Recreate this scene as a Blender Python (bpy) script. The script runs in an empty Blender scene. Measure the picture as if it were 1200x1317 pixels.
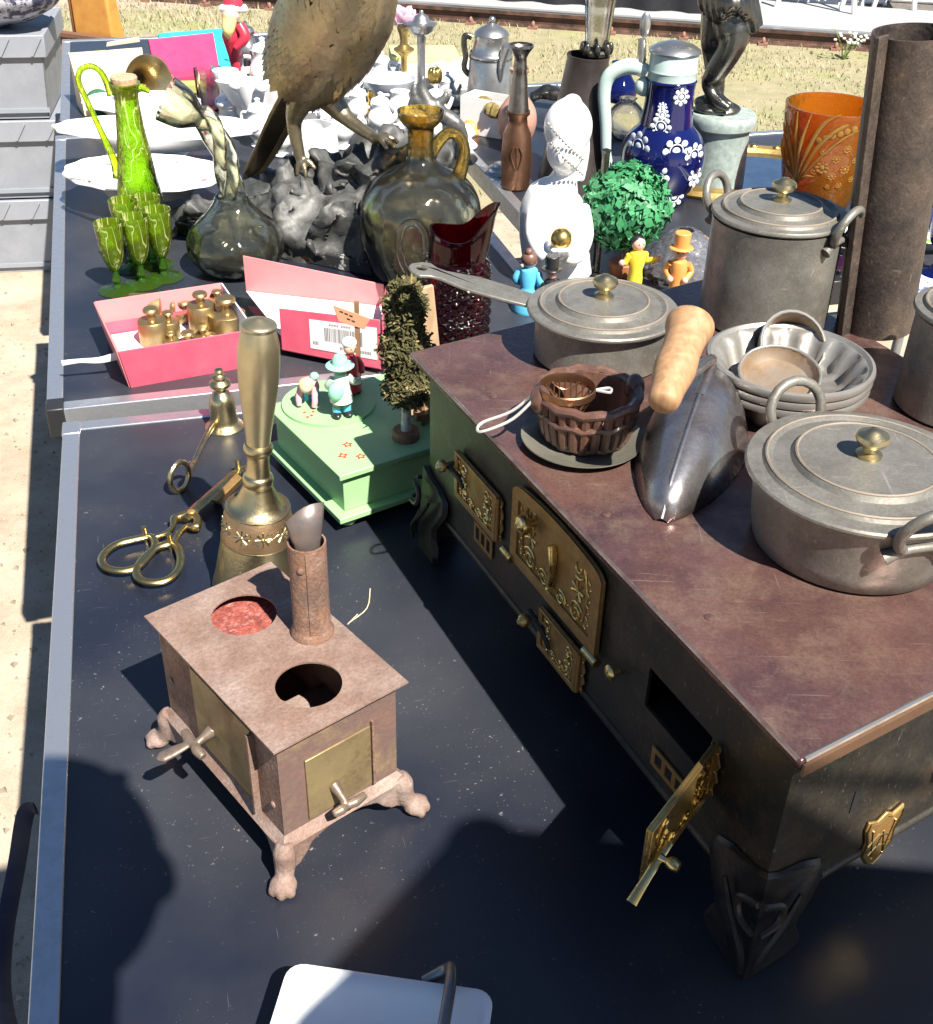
import bpy, bmesh, math, random
from mathutils import Vector, Matrix, Euler, noise as mn
random.seed(7)
R = math.radians
S = bpy.context.scene
COL = S.collection

# ------------------------------------------------------------------ camera
F, PITCH, ROLL, CAMZ = 1500.0, R(34), R(1.5), 1.47      # focal length in photo pixels (1200 wide)
fw = Vector((0, math.cos(PITCH), -math.sin(PITCH)))
_rt = Vector((1, 0, 0)); _up = _rt.cross(fw)
rt = math.cos(ROLL) * _rt + math.sin(ROLL) * _up
up = -math.sin(ROLL) * _rt + math.cos(ROLL) * _up
CAM = Vector((0, 0, CAMZ))
cd = bpy.data.cameras.new('camera'); cam = bpy.data.objects.new('camera', cd); COL.objects.link(cam)
cd.sensor_fit = 'HORIZONTAL'; cd.sensor_width = 36; cd.lens = F / 1200 * 36
cd.clip_start = 0.01; cd.clip_end = 400
m = Matrix((rt, up, -fw)).transposed().to_4x4(); m.translation = CAM
cam.matrix_world = m
S.camera = cam

# ------------------------------------------------------------------ sky, sun, exposure
SUND = Vector((0.3531, -0.5043, 0.788)).normalized()       # towards the sun
elev = math.asin(SUND.z); az = math.atan2(SUND.x, SUND.y)
w = bpy.data.worlds.new('World'); S.world = w; w.use_nodes = True
wn = w.node_tree.nodes; wl = w.node_tree.links
sky = wn.new('ShaderNodeTexSky'); sky.sky_type = 'NISHITA'; sky.sun_disc = False
sky.sun_elevation = elev; sky.sun_rotation = az; sky.air_density = 1.0; sky.dust_density = 0.2; sky.ozone_density = 3.5
bg = wn['Background']; bg.inputs[1].default_value = 0.05
wl.new(sky.outputs[0], bg.inputs[0])
sl = bpy.data.lights.new('sun', 'SUN'); sl.energy = 5.0; sl.angle = R(0.53); sl.color = (1, 0.94, 0.84)
sun = bpy.data.objects.new('sun', sl); COL.objects.link(sun)
sun.rotation_euler = SUND.to_track_quat('Z', 'Y').to_euler(); sun.location = (3, -6, 8)
S.view_settings.view_transform = 'Standard'; S.view_settings.look = 'None'
S.view_settings.exposure = 1.25; S.view_settings.gamma = 1.0
S.render.engine = 'CYCLES'
S.cycles.use_denoising = True
S.cycles.max_bounces = 12; S.cycles.transparent_max_bounces = 40; S.cycles.transmission_bounces = 12
S.cycles.sample_clamp_indirect = 6.0
S.cycles.caustics_reflective = False; S.cycles.caustics_refractive = False

# ------------------------------------------------------------------ photo pixels -> places
T = 0.72                                                  # table top height
def ray(x, y): return fw * F + rt * (x - 600) + up * (658.5 - y)
def at(x, y, z=T):
    d = ray(x, y); return CAM + d * ((z - CAMZ) / d.z)
def proj(P):
    q = Vector(P) - CAM; c = q.dot(fw); return 600 + F * q.dot(rt) / c, 658.5 - F * q.dot(up) / c
def mpp(P): return (Vector(P) - CAM).dot(fw) / F          # metres per photo pixel at P
def hz(base, ty, hi=0.65):
    lo = -0.1
    for _ in range(40):
        k = (lo + hi) / 2
        if proj(base + Vector((0, 0, k)))[1] > ty: lo = k
        else: hi = k
    return lo
def onplane(x, y, P0, n):
    d = ray(x, y); return CAM + d * ((P0 - CAM).dot(n) / d.dot(n))
def prof(base, rows):
    """rows (pixel row of the ring's centre, half width in pixels) -> lathe profile in metres about an upright axis"""
    out = []
    for y, hw in rows:
        z = hz(base, y); out.append((hw * mpp(base + Vector((0, 0, z))), z))
    return out
def lean(base, topx, h):
    P = base + Vector((0, 0, h)); return math.atan2((topx - proj(P)[0]) * mpp(P), h)

# ------------------------------------------------------------------ materials
MATS = {}
def nodes_of(name):
    mt = bpy.data.materials.new(name); mt.use_nodes = True
    return mt, mt.node_tree.nodes, mt.node_tree.links
def mat(name, c, r=.5, m=0., c2=None, s=25, lo=.4, hi=.62, bump=0., bs=150, spec=.5, coat=0., rv=.12, c3=None, s3=6, lo3=.55, hi3=.7, sss=0, grain=0., scr=0.):
    """noise-mottled principled surface: c and c2 mixed by fine noise, c3 by a second, coarser one"""
    if name in MATS: return MATS[name]
    mt, N, L = nodes_of(name); b = N['Principled BSDF']
    tc = N.new('ShaderNodeTexCoord')
    nz = N.new('ShaderNodeTexNoise'); nz.inputs['Scale'].default_value = s; nz.inputs['Detail'].default_value = 12; nz.inputs['Roughness'].default_value = .70
    L.new(tc.outputs['Object'], nz.inputs['Vector'])
    if c2 is None: c2 = tuple(x * .78 for x in c)
    cr = N.new('ShaderNodeValToRGB'); cr.color_ramp.elements[0].position = lo; cr.color_ramp.elements[1].position = hi
    cr.color_ramp.elements[0].color = (*c, 1); cr.color_ramp.elements[1].color = (*c2, 1)
    L.new(nz.outputs['Fac'], cr.inputs['Fac'])
    out = cr.outputs['Color']
    if c3:
        n3 = N.new('ShaderNodeTexNoise'); n3.inputs['Scale'].default_value = s3; n3.inputs['Detail'].default_value = 12; n3.inputs['Roughness'].default_value = .74
        L.new(tc.outputs['Object'], n3.inputs['Vector'])
        r3 = N.new('ShaderNodeValToRGB'); r3.color_ramp.elements[0].position = lo3; r3.color_ramp.elements[1].position = hi3
        L.new(n3.outputs['Fac'], r3.inputs['Fac'])
        mx = N.new('ShaderNodeMix'); mx.data_type = 'RGBA'
        L.new(r3.outputs['Color'], mx.inputs[0]); L.new(out, mx.inputs[6]); mx.inputs[7].default_value = (*c3, 1)
        out = mx.outputs[2]
    if grain or scr:                                      # fine pitting, and thin lighter scratches
        ng = N.new('ShaderNodeTexNoise'); ng.inputs['Scale'].default_value = 420; ng.inputs['Detail'].default_value = 4; ng.inputs['Roughness'].default_value = .7; L.new(tc.outputs['Object'], ng.inputs['Vector'])
        mg = N.new('ShaderNodeMapRange'); mg.inputs[1].default_value = .3; mg.inputs[2].default_value = .7; mg.inputs[3].default_value = 1 - grain; mg.inputs[4].default_value = 1 + grain; L.new(ng.outputs['Fac'], mg.inputs[0])
        ml = N.new('ShaderNodeMix'); ml.data_type = 'RGBA'; ml.blend_type = 'MULTIPLY'; ml.inputs[0].default_value = 1; cbn = N.new('ShaderNodeCombineColor')
        for i_ in range(3): L.new(mg.outputs[0], cbn.inputs[i_])
        L.new(out, ml.inputs[6]); L.new(cbn.outputs[0], ml.inputs[7]); out = ml.outputs[2]
        if scr:
            prev = None
            for rt_, sc3 in ((.5, (1, 34, 6)), (-.9, (40, 1, 7)), (2.0, (1.5, 30, 9))):
                mp = N.new('ShaderNodeMapping'); mp.inputs['Scale'].default_value = sc3; mp.inputs['Rotation'].default_value = (rt_ * .4, rt_ * .3, rt_); L.new(tc.outputs['Object'], mp.inputs['Vector'])
                ns = N.new('ShaderNodeTexNoise'); ns.inputs['Scale'].default_value = 16; ns.inputs['Detail'].default_value = 2; L.new(mp.outputs[0], ns.inputs['Vector'])
                rs = N.new('ShaderNodeMapRange'); rs.inputs[1].default_value = .70; rs.inputs[2].default_value = .76; L.new(ns.outputs['Fac'], rs.inputs[0])
                if prev: mxm = N.new('ShaderNodeMath'); mxm.operation = 'MAXIMUM'; L.new(prev, mxm.inputs[0]); L.new(rs.outputs[0], mxm.inputs[1]); prev = mxm.outputs[0]
                else: prev = rs.outputs[0]
            sm_ = N.new('ShaderNodeMath'); sm_.operation = 'MULTIPLY'; sm_.inputs[1].default_value = scr; L.new(prev, sm_.inputs[0])
            mz_ = N.new('ShaderNodeMix'); mz_.data_type = 'RGBA'; L.new(sm_.outputs[0], mz_.inputs[0]); L.new(out, mz_.inputs[6]); mz_.inputs[7].default_value = (.5, .47, .43, 1); out = mz_.outputs[2]
    L.new(out, b.inputs['Base Color'])
    mr = N.new('ShaderNodeMapRange'); mr.inputs[3].default_value = max(.02, r - rv); mr.inputs[4].default_value = min(1, r + rv)
    mr.inputs[1].default_value = .3; mr.inputs[2].default_value = .7
    L.new(nz.outputs['Fac'], mr.inputs[0]); L.new(mr.outputs[0], b.inputs['Roughness'])
    b.inputs['Metallic'].default_value = m; b.inputs['Specular IOR Level'].default_value = spec
    b.inputs['Coat Weight'].default_value = coat; b.inputs['Coat Roughness'].default_value = .08
    if sss: b.inputs['Subsurface Weight'].default_value = sss; b.inputs['Subsurface Scale'].default_value = .01
    if bump:
        nb = N.new('ShaderNodeTexNoise'); nb.inputs['Scale'].default_value = bs; nb.inputs['Detail'].default_value = 5
        L.new(tc.outputs['Object'], nb.inputs['Vector'])
        bp = N.new('ShaderNodeBump'); bp.inputs['Strength'].default_value = bump; bp.inputs['Distance'].default_value = .002
        L.new(nb.outputs['Fac'], bp.inputs['Height']); L.new(bp.outputs[0], b.inputs['Normal'])
    MATS[name] = mt; return mt
def glass(name, tint, refr=.45, rough=.03, ior=1.45, glow=0., bump=0., bs=40, crack=None, cs=60, bd=.004):
    """thin blown glass: Fresnel reflection over tinted transmission, part of it refracted"""
    if name in MATS: return MATS[name]
    mt, N, L = nodes_of(name); N.remove(N['Principled BSDF']); out = N['Material Output']
    fr = N.new('ShaderNodeFresnel'); fr.inputs['IOR'].default_value = ior
    tr = N.new('ShaderNodeBsdfTransparent'); tr.inputs[0].default_value = (*tint, 1)
    rf = N.new('ShaderNodeBsdfRefraction'); rf.inputs['Color'].default_value = (*tint, 1); rf.inputs['IOR'].default_value = 1.25; rf.inputs['Roughness'].default_value = .02
    gl = N.new('ShaderNodeBsdfGlossy'); gl.inputs['Roughness'].default_value = rough
    m1 = N.new('ShaderNodeMixShader'); m1.inputs[0].default_value = refr
    L.new(tr.outputs[0], m1.inputs[1]); L.new(rf.outputs[0], m1.inputs[2]); src = m1
    if glow:
        tl = N.new('ShaderNodeBsdfTranslucent'); tl.inputs[0].default_value = (*tint, 1)
        df = N.new('ShaderNodeBsdfDiffuse'); df.inputs[0].default_value = (*tint, 1)
        md = N.new('ShaderNodeMixShader'); md.inputs[0].default_value = .35; L.new(tl.outputs[0], md.inputs[1]); L.new(df.outputs[0], md.inputs[2])
        m3 = N.new('ShaderNodeMixShader'); m3.inputs[0].default_value = glow
        L.new(m1.outputs[0], m3.inputs[1]); L.new(md.outputs[0], m3.inputs[2]); src = m3
    m2 = N.new('ShaderNodeMixShader')
    L.new(fr.outputs[0], m2.inputs[0]); L.new(src.outputs[0], m2.inputs[1]); L.new(gl.outputs[0], m2.inputs[2])
    if bump:
        tc = N.new('ShaderNodeTexCoord'); nb = N.new('ShaderNodeTexNoise'); nb.inputs['Scale'].default_value = bs; nb.inputs['Detail'].default_value = 2
        L.new(tc.outputs['Object'], nb.inputs['Vector'])
        bp = N.new('ShaderNodeBump'); bp.inputs['Strength'].default_value = bump; bp.inputs['Distance'].default_value = bd
        L.new(nb.outputs['Fac'], bp.inputs['Height'])
        for q in (fr, gl, rf): L.new(bp.outputs[0], q.inputs['Normal'])
    fin = m2
    if crack:                                             # crackle threads in the glass
        tc2 = N.new('ShaderNodeTexCoord'); mpp_ = N.new('ShaderNodeMapping'); mpp_.inputs['Scale'].default_value = (1, 1, .22)
        nw = N.new('ShaderNodeTexNoise'); nw.inputs['Scale'].default_value = cs; nw.inputs['Detail'].default_value = 1.5; nw.inputs['Distortion'].default_value = .8
        L.new(tc2.outputs['Object'], mpp_.inputs['Vector']); L.new(mpp_.outputs[0], nw.inputs['Vector'])
        sb = N.new('ShaderNodeMath'); sb.operation = 'SUBTRACT'; sb.inputs[1].default_value = .5; ab = N.new('ShaderNodeMath'); ab.operation = 'ABSOLUTE'
        L.new(nw.outputs['Fac'], sb.inputs[0]); L.new(sb.outputs[0], ab.inputs[0])
        mr = N.new('ShaderNodeMapRange'); mr.inputs[1].default_value = .004; mr.inputs[2].default_value = .016; mr.inputs[3].default_value = .45; mr.inputs[4].default_value = 0; L.new(ab.outputs[0], mr.inputs[0])
        dc_ = N.new('ShaderNodeBsdfDiffuse'); dc_.inputs[0].default_value = (*crack, 1); m4 = N.new('ShaderNodeMixShader')
        L.new(mr.outputs[0], m4.inputs[0]); L.new(m2.outputs[0], m4.inputs[1]); L.new(dc_.outputs[0], m4.inputs[2]); fin = m4
    L.new(fin.outputs[0], out.inputs['Surface'])
    MATS[name] = mt; return mt
def wood(name, c, c2, s=18, r=.6, ax=(1, 1, 8)):
    if name in MATS: return MATS[name]
    mt, N, L = nodes_of(name); b = N['Principled BSDF']
    tc = N.new('ShaderNodeTexCoord'); mp = N.new('ShaderNodeMapping'); mp.inputs['Scale'].default_value = tuple(1 / a for a in ax)
    L.new(tc.outputs['Object'], mp.inputs['Vector'])
    nz = N.new('ShaderNodeTexNoise'); nz.inputs['Scale'].default_value = s * 10; nz.inputs['Detail'].default_value = 6; nz.inputs['Distortion'].default_value = .6
    L.new(mp.outputs[0], nz.inputs['Vector'])
    cr = N.new('ShaderNodeValToRGB'); cr.color_ramp.elements[0].position = .35; cr.color_ramp.elements[1].position = .68
    cr.color_ramp.elements[0].color = (*c, 1); cr.color_ramp.elements[1].color = (*c2, 1)
    L.new(nz.outputs['Fac'], cr.inputs['Fac']); L.new(cr.outputs[0], b.inputs['Base Color']); b.inputs['Roughness'].default_value = r
    bp = N.new('ShaderNodeBump'); bp.inputs['Strength'].default_value = .15; bp.inputs['Distance'].default_value = .001
    L.new(nz.outputs['Fac'], bp.inputs['Height']); L.new(bp.outputs[0], b.inputs['Normal'])
    MATS[name] = mt; return mt

# ------------------------------------------------------------------ shapes: (verts, faces)
def lathe(pr, n=40, fl=None, wob=0, nw=6):
    """pr: (r,z); fl(angle, i) -> factor on r"""
    V = []; Fc = []; idx = []
    for i, (r, z) in enumerate(pr):
        if abs(r) < 1e-6: idx.append([len(V)]); V.append((0, 0, z)); continue
        row = []
        for k in range(n):
            a = 2 * math.pi * k / n; f = fl(a, i) if fl else 1
            row.append(len(V)); V.append((r * f * math.cos(a), r * f * math.sin(a), z))
        idx.append(row)
    for A, B in zip(idx, idx[1:]):
        for k in range(n):
            k2 = (k + 1) % n
            if len(A) == 1 and len(B) == 1: continue
            if len(A) == 1: Fc.append((A[0], B[k2], B[k]))
            elif len(B) == 1: Fc.append((A[k], A[k2], B[0]))
            else: Fc.append((A[k], A[k2], B[k2], B[k]))
    return V, Fc
def shell(pr, t=.002, floor=True):
    """closed vessel wall: outer profile bottom->top, then back down inside"""
    o = list(pr); inn = [(max(r - t, .0005), z) for r, z in reversed(o)]
    if floor:
        zb = o[0][1]; inn = [(r, max(z, zb + t * 1.2)) for r, z in inn]
        return [(0, zb)] + o + inn + [(0, zb + t * 1.2)]
    return o + inn + [o[0]]
def smooth_prof(pr, k=4):
    P = [Vector((r, z)) for r, z in pr]; out = []
    for i in range(len(P) - 1):
        p0 = P[max(i - 1, 0)]; p1 = P[i]; p2 = P[i + 1]; p3 = P[min(i + 2, len(P) - 1)]
        for j in range(k):
            t = j / k
            q = .5 * ((2 * p1) + (p2 - p0) * t + (2 * p0 - 5 * p1 + 4 * p2 - p3) * t * t + (3 * p1 - p0 - 3 * p2 + p3) * t ** 3)
            out.append((max(q[0], 0), q[1]))
    out.append(tuple(P[-1])); return out
def spl(pts, k=6, closed=False):
    P = [Vector(p) for p in pts]; n = len(P); out = []
    for i in range(n if closed else n - 1):
        g = (lambda j: P[j % n]) if closed else (lambda j: P[min(max(j, 0), n - 1)])
        p0, p1, p2, p3 = g(i - 1), g(i), g(i + 1), g(i + 2)
        for j in range(k):
            t = j / k
            out.append(.5 * ((2 * p1) + (p2 - p0) * t + (2 * p0 - 5 * p1 + 4 * p2 - p3) * t * t + (3 * p1 - p0 - 3 * p2 + p3) * t ** 3))
    if not closed: out.append(P[-1])
    return out
def tube(pts, r, n=10, closed=False, k=0, flat=None, rot=0):
    """tube along pts, r scalar or list (one per control point); flat = (a,b) cross-section stretch"""
    P = [Vector(p) for p in pts]
    rr = list(r) if isinstance(r, (list, tuple)) else [r] * len(P)
    if k:
        if closed: rr = [rr[i % len(P)] * (1 - j / k) + rr[(i + 1) % len(P)] * j / k for i in range(len(P)) for j in range(k)]
        else: rr = [rr[i] * (1 - j / k) + rr[i + 1] * j / k for i in range(len(P) - 1) for j in range(k)] + [rr[-1]]
        P = spl(P, k, closed)
    m_ = len(P); V = []; Fc = []; nv = None
    for i, p in enumerate(P):
        a = P[(i - 1) % m_] if (closed or i) else p; b = P[(i + 1) % m_] if (closed or i < m_ - 1) else p
        t = (b - a).normalized() if (b - a).length > 1e-9 else Vector((0, 0, 1))
        if nv is None:
            nv = Vector((0, 0, 1)) if abs(t.z) < .9 else Vector((0, 1, 0))
        nv = (nv - t * nv.dot(t))
        if nv.length < 1e-6: nv = t.orthogonal()
        nv.normalize(); bv = t.cross(nv)
        for q in range(n):
            an = 2 * math.pi * q / n + rot; fx, fy = flat or (1, 1)
            V.append(tuple(p + rr[i] * (math.cos(an) * fx * nv + math.sin(an) * fy * bv)))
    for i in range(m_ if closed else m_ - 1):
        j = (i + 1) % m_
        for q in range(n):
            q2 = (q + 1) % n; Fc.append((i * n + q, i * n + q2, j * n + q2, j * n + q))
    if not closed:
        Fc.append(tuple(reversed(range(n)))); Fc.append(tuple(range((m_ - 1) * n, m_ * n)))
    return V, Fc
def box(x0, x1, y0, y1, z0, z1):
    V = [(x0, y0, z0), (x1, y0, z0), (x1, y1, z0), (x0, y1, z0), (x0, y0, z1), (x1, y0, z1), (x1, y1, z1), (x0, y1, z1)]
    return V, [(3, 2, 1, 0), (4, 5, 6, 7), (0, 1, 5, 4), (1, 2, 6, 5), (2, 3, 7, 6), (3, 0, 4, 7)]
def prism(poly, z0, z1):
    n = len(poly); V = [(x, y, z0) for x, y in poly] + [(x, y, z1) for x, y in poly]
    return V, [tuple(reversed(range(n))), tuple(range(n, 2 * n))] + [(i, (i + 1) % n, n + (i + 1) % n, n + i) for i in range(n)]
def hexa(P8): return [tuple(p) for p in P8], box(0, 1, 0, 1, 0, 1)[1]
def ell(c, r, n=20, m_=12):
    r = (r, r, r) if not isinstance(r, (tuple, list)) else r
    pr = [(math.sin(math.pi * i / m_), -math.cos(math.pi * i / m_)) for i in range(m_ + 1)]
    pr[0] = (0, -1); pr[-1] = (0, 1)
    V, Fc = lathe(pr, n); return [(c[0] + v[0] * r[0], c[1] + v[1] * r[1], c[2] + v[2] * r[2]) for v in V], Fc
def join(*L):
    V = []; Fc = []
    for v, f in L:
        o = len(V); V += list(v); Fc += [tuple(i + o for i in q) for q in f]
    return V, Fc
def xf(vf, M): return [tuple(M @ Vector(v)) for v in vf[0]], vf[1]
def mv(vf, x=0, y=0, z=0): return [(a + x, b + y, c + z) for a, b, c in vf[0]], vf[1]
def rot(vf, ang, ax='Z', piv=(0, 0, 0)):
    p = Vector(piv); M = Matrix.Translation(p) @ Matrix.Rotation(ang, 4, ax) @ Matrix.Translation(-p); return xf(vf, M)
def sc(vf, s):
    s = (s, s, s) if not isinstance(s, (tuple, list)) else s; return [(a * s[0], b * s[1], c * s[2]) for a, b, c in vf[0]], vf[1]
def frame(o, x, y, z):
    M = Matrix((Vector(x), Vector(y), Vector(z))).transposed().to_4x4(); M.translation = Vector(o); return M
def jitter(vf, amp, s, seed=0):
    out = []
    for v in vf[0]:
        p = Vector(v) * s + Vector((seed * 7.3, seed * 3.1, seed)); n_ = mn.noise_vector(p); out.append(tuple(Vector(v) + n_ * amp))
    return out, vf[1]
def holed(outer, holes, t):
    """flat plate in XY (z 0..t) with holes cut out of it"""
    cu = bpy.data.curves.new('c', 'CURVE'); cu.dimensions = '2D'; cu.fill_mode = 'BOTH'; cu.extrude = t / 2
    for pl in [outer] + holes:
        s_ = cu.splines.new('POLY'); s_.points.add(len(pl) - 1); s_.use_cyclic_u = True
        for p, q in zip(s_.points, pl): p.co = (q[0], q[1], 0, 1)
    o = bpy.data.objects.new('c', cu); COL.objects.link(o)
    dg = bpy.context.evaluated_depsgraph_get(); me = o.evaluated_get(dg).to_mesh()
    bmx = bmesh.new(); bmx.from_mesh(me); bmesh.ops.remove_doubles(bmx, verts=bmx.verts, dist=1e-6)
    V = [(v.co.x, v.co.y, v.co.z + t / 2) for v in bmx.verts]; bmx.verts.index_update(); Fc = [tuple(v.index for v in f.verts) for f in bmx.faces]
    bmx.free(); o.evaluated_get(dg).to_mesh_clear(); bpy.data.objects.remove(o); bpy.data.curves.remove(cu)
    return V, Fc
def circ(cx, cy, r, n=32, ry=None): return [(cx + r * math.cos(2 * math.pi * i / n), cy + (ry or r) * math.sin(2 * math.pi * i / n)) for i in range(n)]
def rrect(x0, x1, y0, y1, r, n=4):
    out = []
    for cx, cy, a0 in ((x1 - r, y1 - r, 0), (x0 + r, y1 - r, 90), (x0 + r, y0 + r, 180), (x1 - r, y0 + r, 270)):
        for i in range(n + 1):
            a = R(a0 + 90 * i / n); out.append((cx + r * math.cos(a), cy + r * math.sin(a)))
    return out

# ------------------------------------------------------------------ objects
def obj(name, vf, mt, parent=None, ang=40, bevel=0., seg=2, fuse=0., sm=0, sub=0, solid=0., flatshade=False):
    me = bpy.data.meshes.new(name); me.from_pydata(vf[0], [], vf[1]); me.update()
    bmx = bmesh.new(); bmx.from_mesh(me); bmesh.ops.recalc_face_normals(bmx, faces=bmx.faces); bmx.to_mesh(me); bmx.free()
    o = bpy.data.objects.new(name, me); COL.objects.link(o); me.materials.append(mt)
    if not flatshade:
        me.shade_smooth()
        if not fuse: me.set_sharp_from_angle(angle=R(ang))
    if solid: q = o.modifiers.new('s', 'SOLIDIFY'); q.thickness = solid; q.offset = -1
    if sub: q = o.modifiers.new('u', 'SUBSURF'); q.levels = sub; q.render_levels = sub
    if fuse:
        q = o.modifiers.new('r', 'REMESH'); q.mode = 'VOXEL'; q.voxel_size = fuse; q.use_smooth_shade = True
        if sm: q = o.modifiers.new('sm', 'SMOOTH'); q.iterations = sm; q.factor = .5
    if bevel:
        q = o.modifiers.new('b', 'BEVEL'); q.width = bevel; q.segments = seg; q.limit_method = 'ANGLE'; q.angle_limit = R(35)
    if parent: o.parent = parent
    return o
def tag(o, label, cat, group=None, kind=None):
    if label: o['label'] = label
    if cat: o['category'] = cat
    if group: o['group'] = group
    if kind: o['kind'] = kind
    return o
def thing(name, label, cat, loc, rz=0., group=None, ly=0., lx=0.):
    o = bpy.data.objects.new(name, None); COL.objects.link(o); o.empty_display_size = .02
    o.location = loc; o.rotation_euler = (lx, ly, rz); return tag(o, label, cat, group)
def one(name, label, cat, loc, vf, mt, rz=0., group=None, ly=0., lx=0., **k):
    o = obj(name, vf, mt, **k); o.location = loc; o.rotation_euler = (lx, ly, rz); return tag(o, label, cat, group)
def struct(name, vf, mt, **k): return tag(obj(name, vf, mt, **k), None, None, kind='structure')
def copy_thing(o, loc, rz=None, label=None):
    c = o.copy(); COL.objects.link(c); c.location = loc
    if rz is not None: c.rotation_euler = (o.rotation_euler[0], o.rotation_euler[1], rz)
    if label: c['label'] = label
    for ch in list(o.children):
        d = ch.copy(); COL.objects.link(d); d.parent = c
        for g in list(ch.children):
            e = g.copy(); COL.objects.link(e); e.parent = d
    return c
def V3(*a): return Vector(a)
# ================================================================== materials shared by many things
def table_mat():
    mt, N, L = nodes_of('black_phenolic'); b = N['Principled BSDF']; tc = N.new('ShaderNodeTexCoord')
    def ns(scale, det=3, sx=None):
        n = N.new('ShaderNodeTexNoise'); n.inputs['Scale'].default_value = scale; n.inputs['Detail'].default_value = det
        if sx:
            mp = N.new('ShaderNodeMapping'); mp.inputs['Scale'].default_value = sx; mp.inputs['Rotation'].default_value = (0, 0, sx[2]); L.new(tc.outputs['Object'], mp.inputs['Vector']); L.new(mp.outputs[0], n.inputs['Vector'])
        else: L.new(tc.outputs['Object'], n.inputs['Vector'])
        return n
    def ramp(n, a, bb):
        r = N.new('ShaderNodeMapRange'); r.inputs[1].default_value = a; r.inputs[2].default_value = bb; L.new(n.outputs['Fac'], r.inputs[0]); return r.outputs[0]
    def math_(op, x, y):
        q = N.new('ShaderNodeMath'); q.operation = op
        for i, v in enumerate((x, y)):
            if isinstance(v, (int, float)): q.inputs[i].default_value = v
            else: L.new(v, q.inputs[i])
        return q.outputs[0]
    dust = ramp(ns(420, 2), .70, .78); area = ramp(ns(7, 5), .42, .68)
    dust2 = ramp(ns(150, 3), .68, .76)
    scr = ramp(ns(28, 2, (1, 26, .6)), .735, .77); scr2 = ramp(ns(22, 2, (30, 1, -.3)), .75, .78)
    haze = ramp(ns(3.5, 6), .35, .75)
    f = math_('MAXIMUM', math_('MULTIPLY', math_('MAXIMUM', dust, dust2), math_('MULTIPLY', math_('ADD', area, .04), 1.25)), math_('MULTIPLY', math_('MAXIMUM', scr, scr2), .30))
    f = math_('ADD', math_('MULTIPLY', f, .55), math_('MULTIPLY', haze, .10))
    mx = N.new('ShaderNodeMix'); mx.data_type = 'RGBA'; mx.inputs[6].default_value = (.012, .015, .026, 1); mx.inputs[7].default_value = (.36, .35, .32, 1)
    L.new(f, mx.inputs[0]); L.new(mx.outputs[2], b.inputs['Base Color'])
    rr = N.new('ShaderNodeMapRange'); rr.inputs[3].default_value = .30; rr.inputs[4].default_value = .48; L.new(haze, rr.inputs[0]); L.new(rr.outputs[0], b.inputs['Roughness'])
    fine = ns(900, 2); bp = N.new('ShaderNodeBump'); bp.inputs['Strength'].default_value = .12; bp.inputs['Distance'].default_value = .0006
    L.new(fine.outputs['Fac'], bp.inputs['Height']); L.new(bp.outputs[0], b.inputs['Normal'])
    b.inputs['Specular IOR Level'].default_value = .6
    MATS['table'] = mt
table_mat()
ALU = mat('aluminium', (.62, .64, .67), .38, .85, c2=(.5, .52, .55), s=60, bump=.08)
ALUD = mat('dull_aluminium', (.33, .34, .36), .45, .7, s=40)
BLKPL = mat('black_plastic', (.02, .02, .022), .45)
BRASS = mat('brass', (.56, .47, .28), .34, 1, c2=(.46, .37, .20), s=30, bump=.15, bs=220, c3=(.32, .25, .13), s3=9, lo3=.56, hi3=.75)
BRASSD = mat('old_brass', (.46, .28, .10), .42, .55, c2=(.32, .18, .06), s=50, bump=.2, bs=200)
BRASSY = mat('yellow_brass', (.66, .54, .26), .3, 1, c2=(.46, .32, .11), s=40, bump=.1)
GOLD = mat('gilt', (.72, .50, .16), .3, 1, c2=(.5, .33, .1), s=80)
ZINC = mat('dull_tin', (.235, .225, .20), .47, .45, c2=(.145, .137, .12), s=20, bump=.35, bs=38, c3=(.115, .09, .07), s3=13, lo3=.54, hi3=.74, grain=.18, scr=.35)
PEWTER = mat('pewter', (.5, .5, .49), .33, .9, c2=(.36, .36, .35), s=30, bump=.08)
RUST = mat('pale_rust', (.225, .14, .108), .72, .12, c2=(.13, .085, .07), s=9, lo=.38, hi=.68, bump=.35, bs=300, c3=(.33, .25, .215), s3=10, lo3=.42, hi3=.64, grain=.22, scr=.14)
RUSTO = mat('orange_rust', (.22, .115, .07), .78, .1, c2=(.13, .08, .062), s=30, bump=.5, bs=300, c3=(.27, .185, .15), s3=22, lo3=.45, hi3=.68, grain=.35)
RUSTR = mat('red_rust', (.32, .075, .055), .95, 0, c2=(.17, .035, .028), s=90, bump=.8, bs=400, c3=(.36, .15, .13), s3=160, lo3=.5, hi3=.62, grain=.4)
STOVETOP = mat('oxidised_stove_top', (.19, .10, .085), .22, .5, c2=(.085, .046, .052), s=7, bump=.15, bs=220, c3=(.25, .165, .125), s3=20, lo3=.48, hi3=.70, rv=.18, grain=.2, scr=.22)
STOVEBODY = mat('stove_black', (.032, .030, .025), .40, .35, c2=(.055, .048, .036), s=14, bump=.15, bs=120, c3=(.16, .10, .055), s3=5, lo3=.52, hi3=.74, grain=.25, scr=.2)  # brown mottling paints the bronze sheen into the body colour
CASTIRON = mat('cast_iron', (.028, .025, .023), .4, .4, c2=(.05, .04, .035), s=40, bump=.25, bs=180)
STEEL = mat('worn_steel', (.40, .385, .385), .30, .9, c2=(.26, .24, .24), s=12, bump=.1, c3=(.17, .12, .11), s3=16, lo3=.5, hi3=.72, grain=.15, scr=.4)
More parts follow.
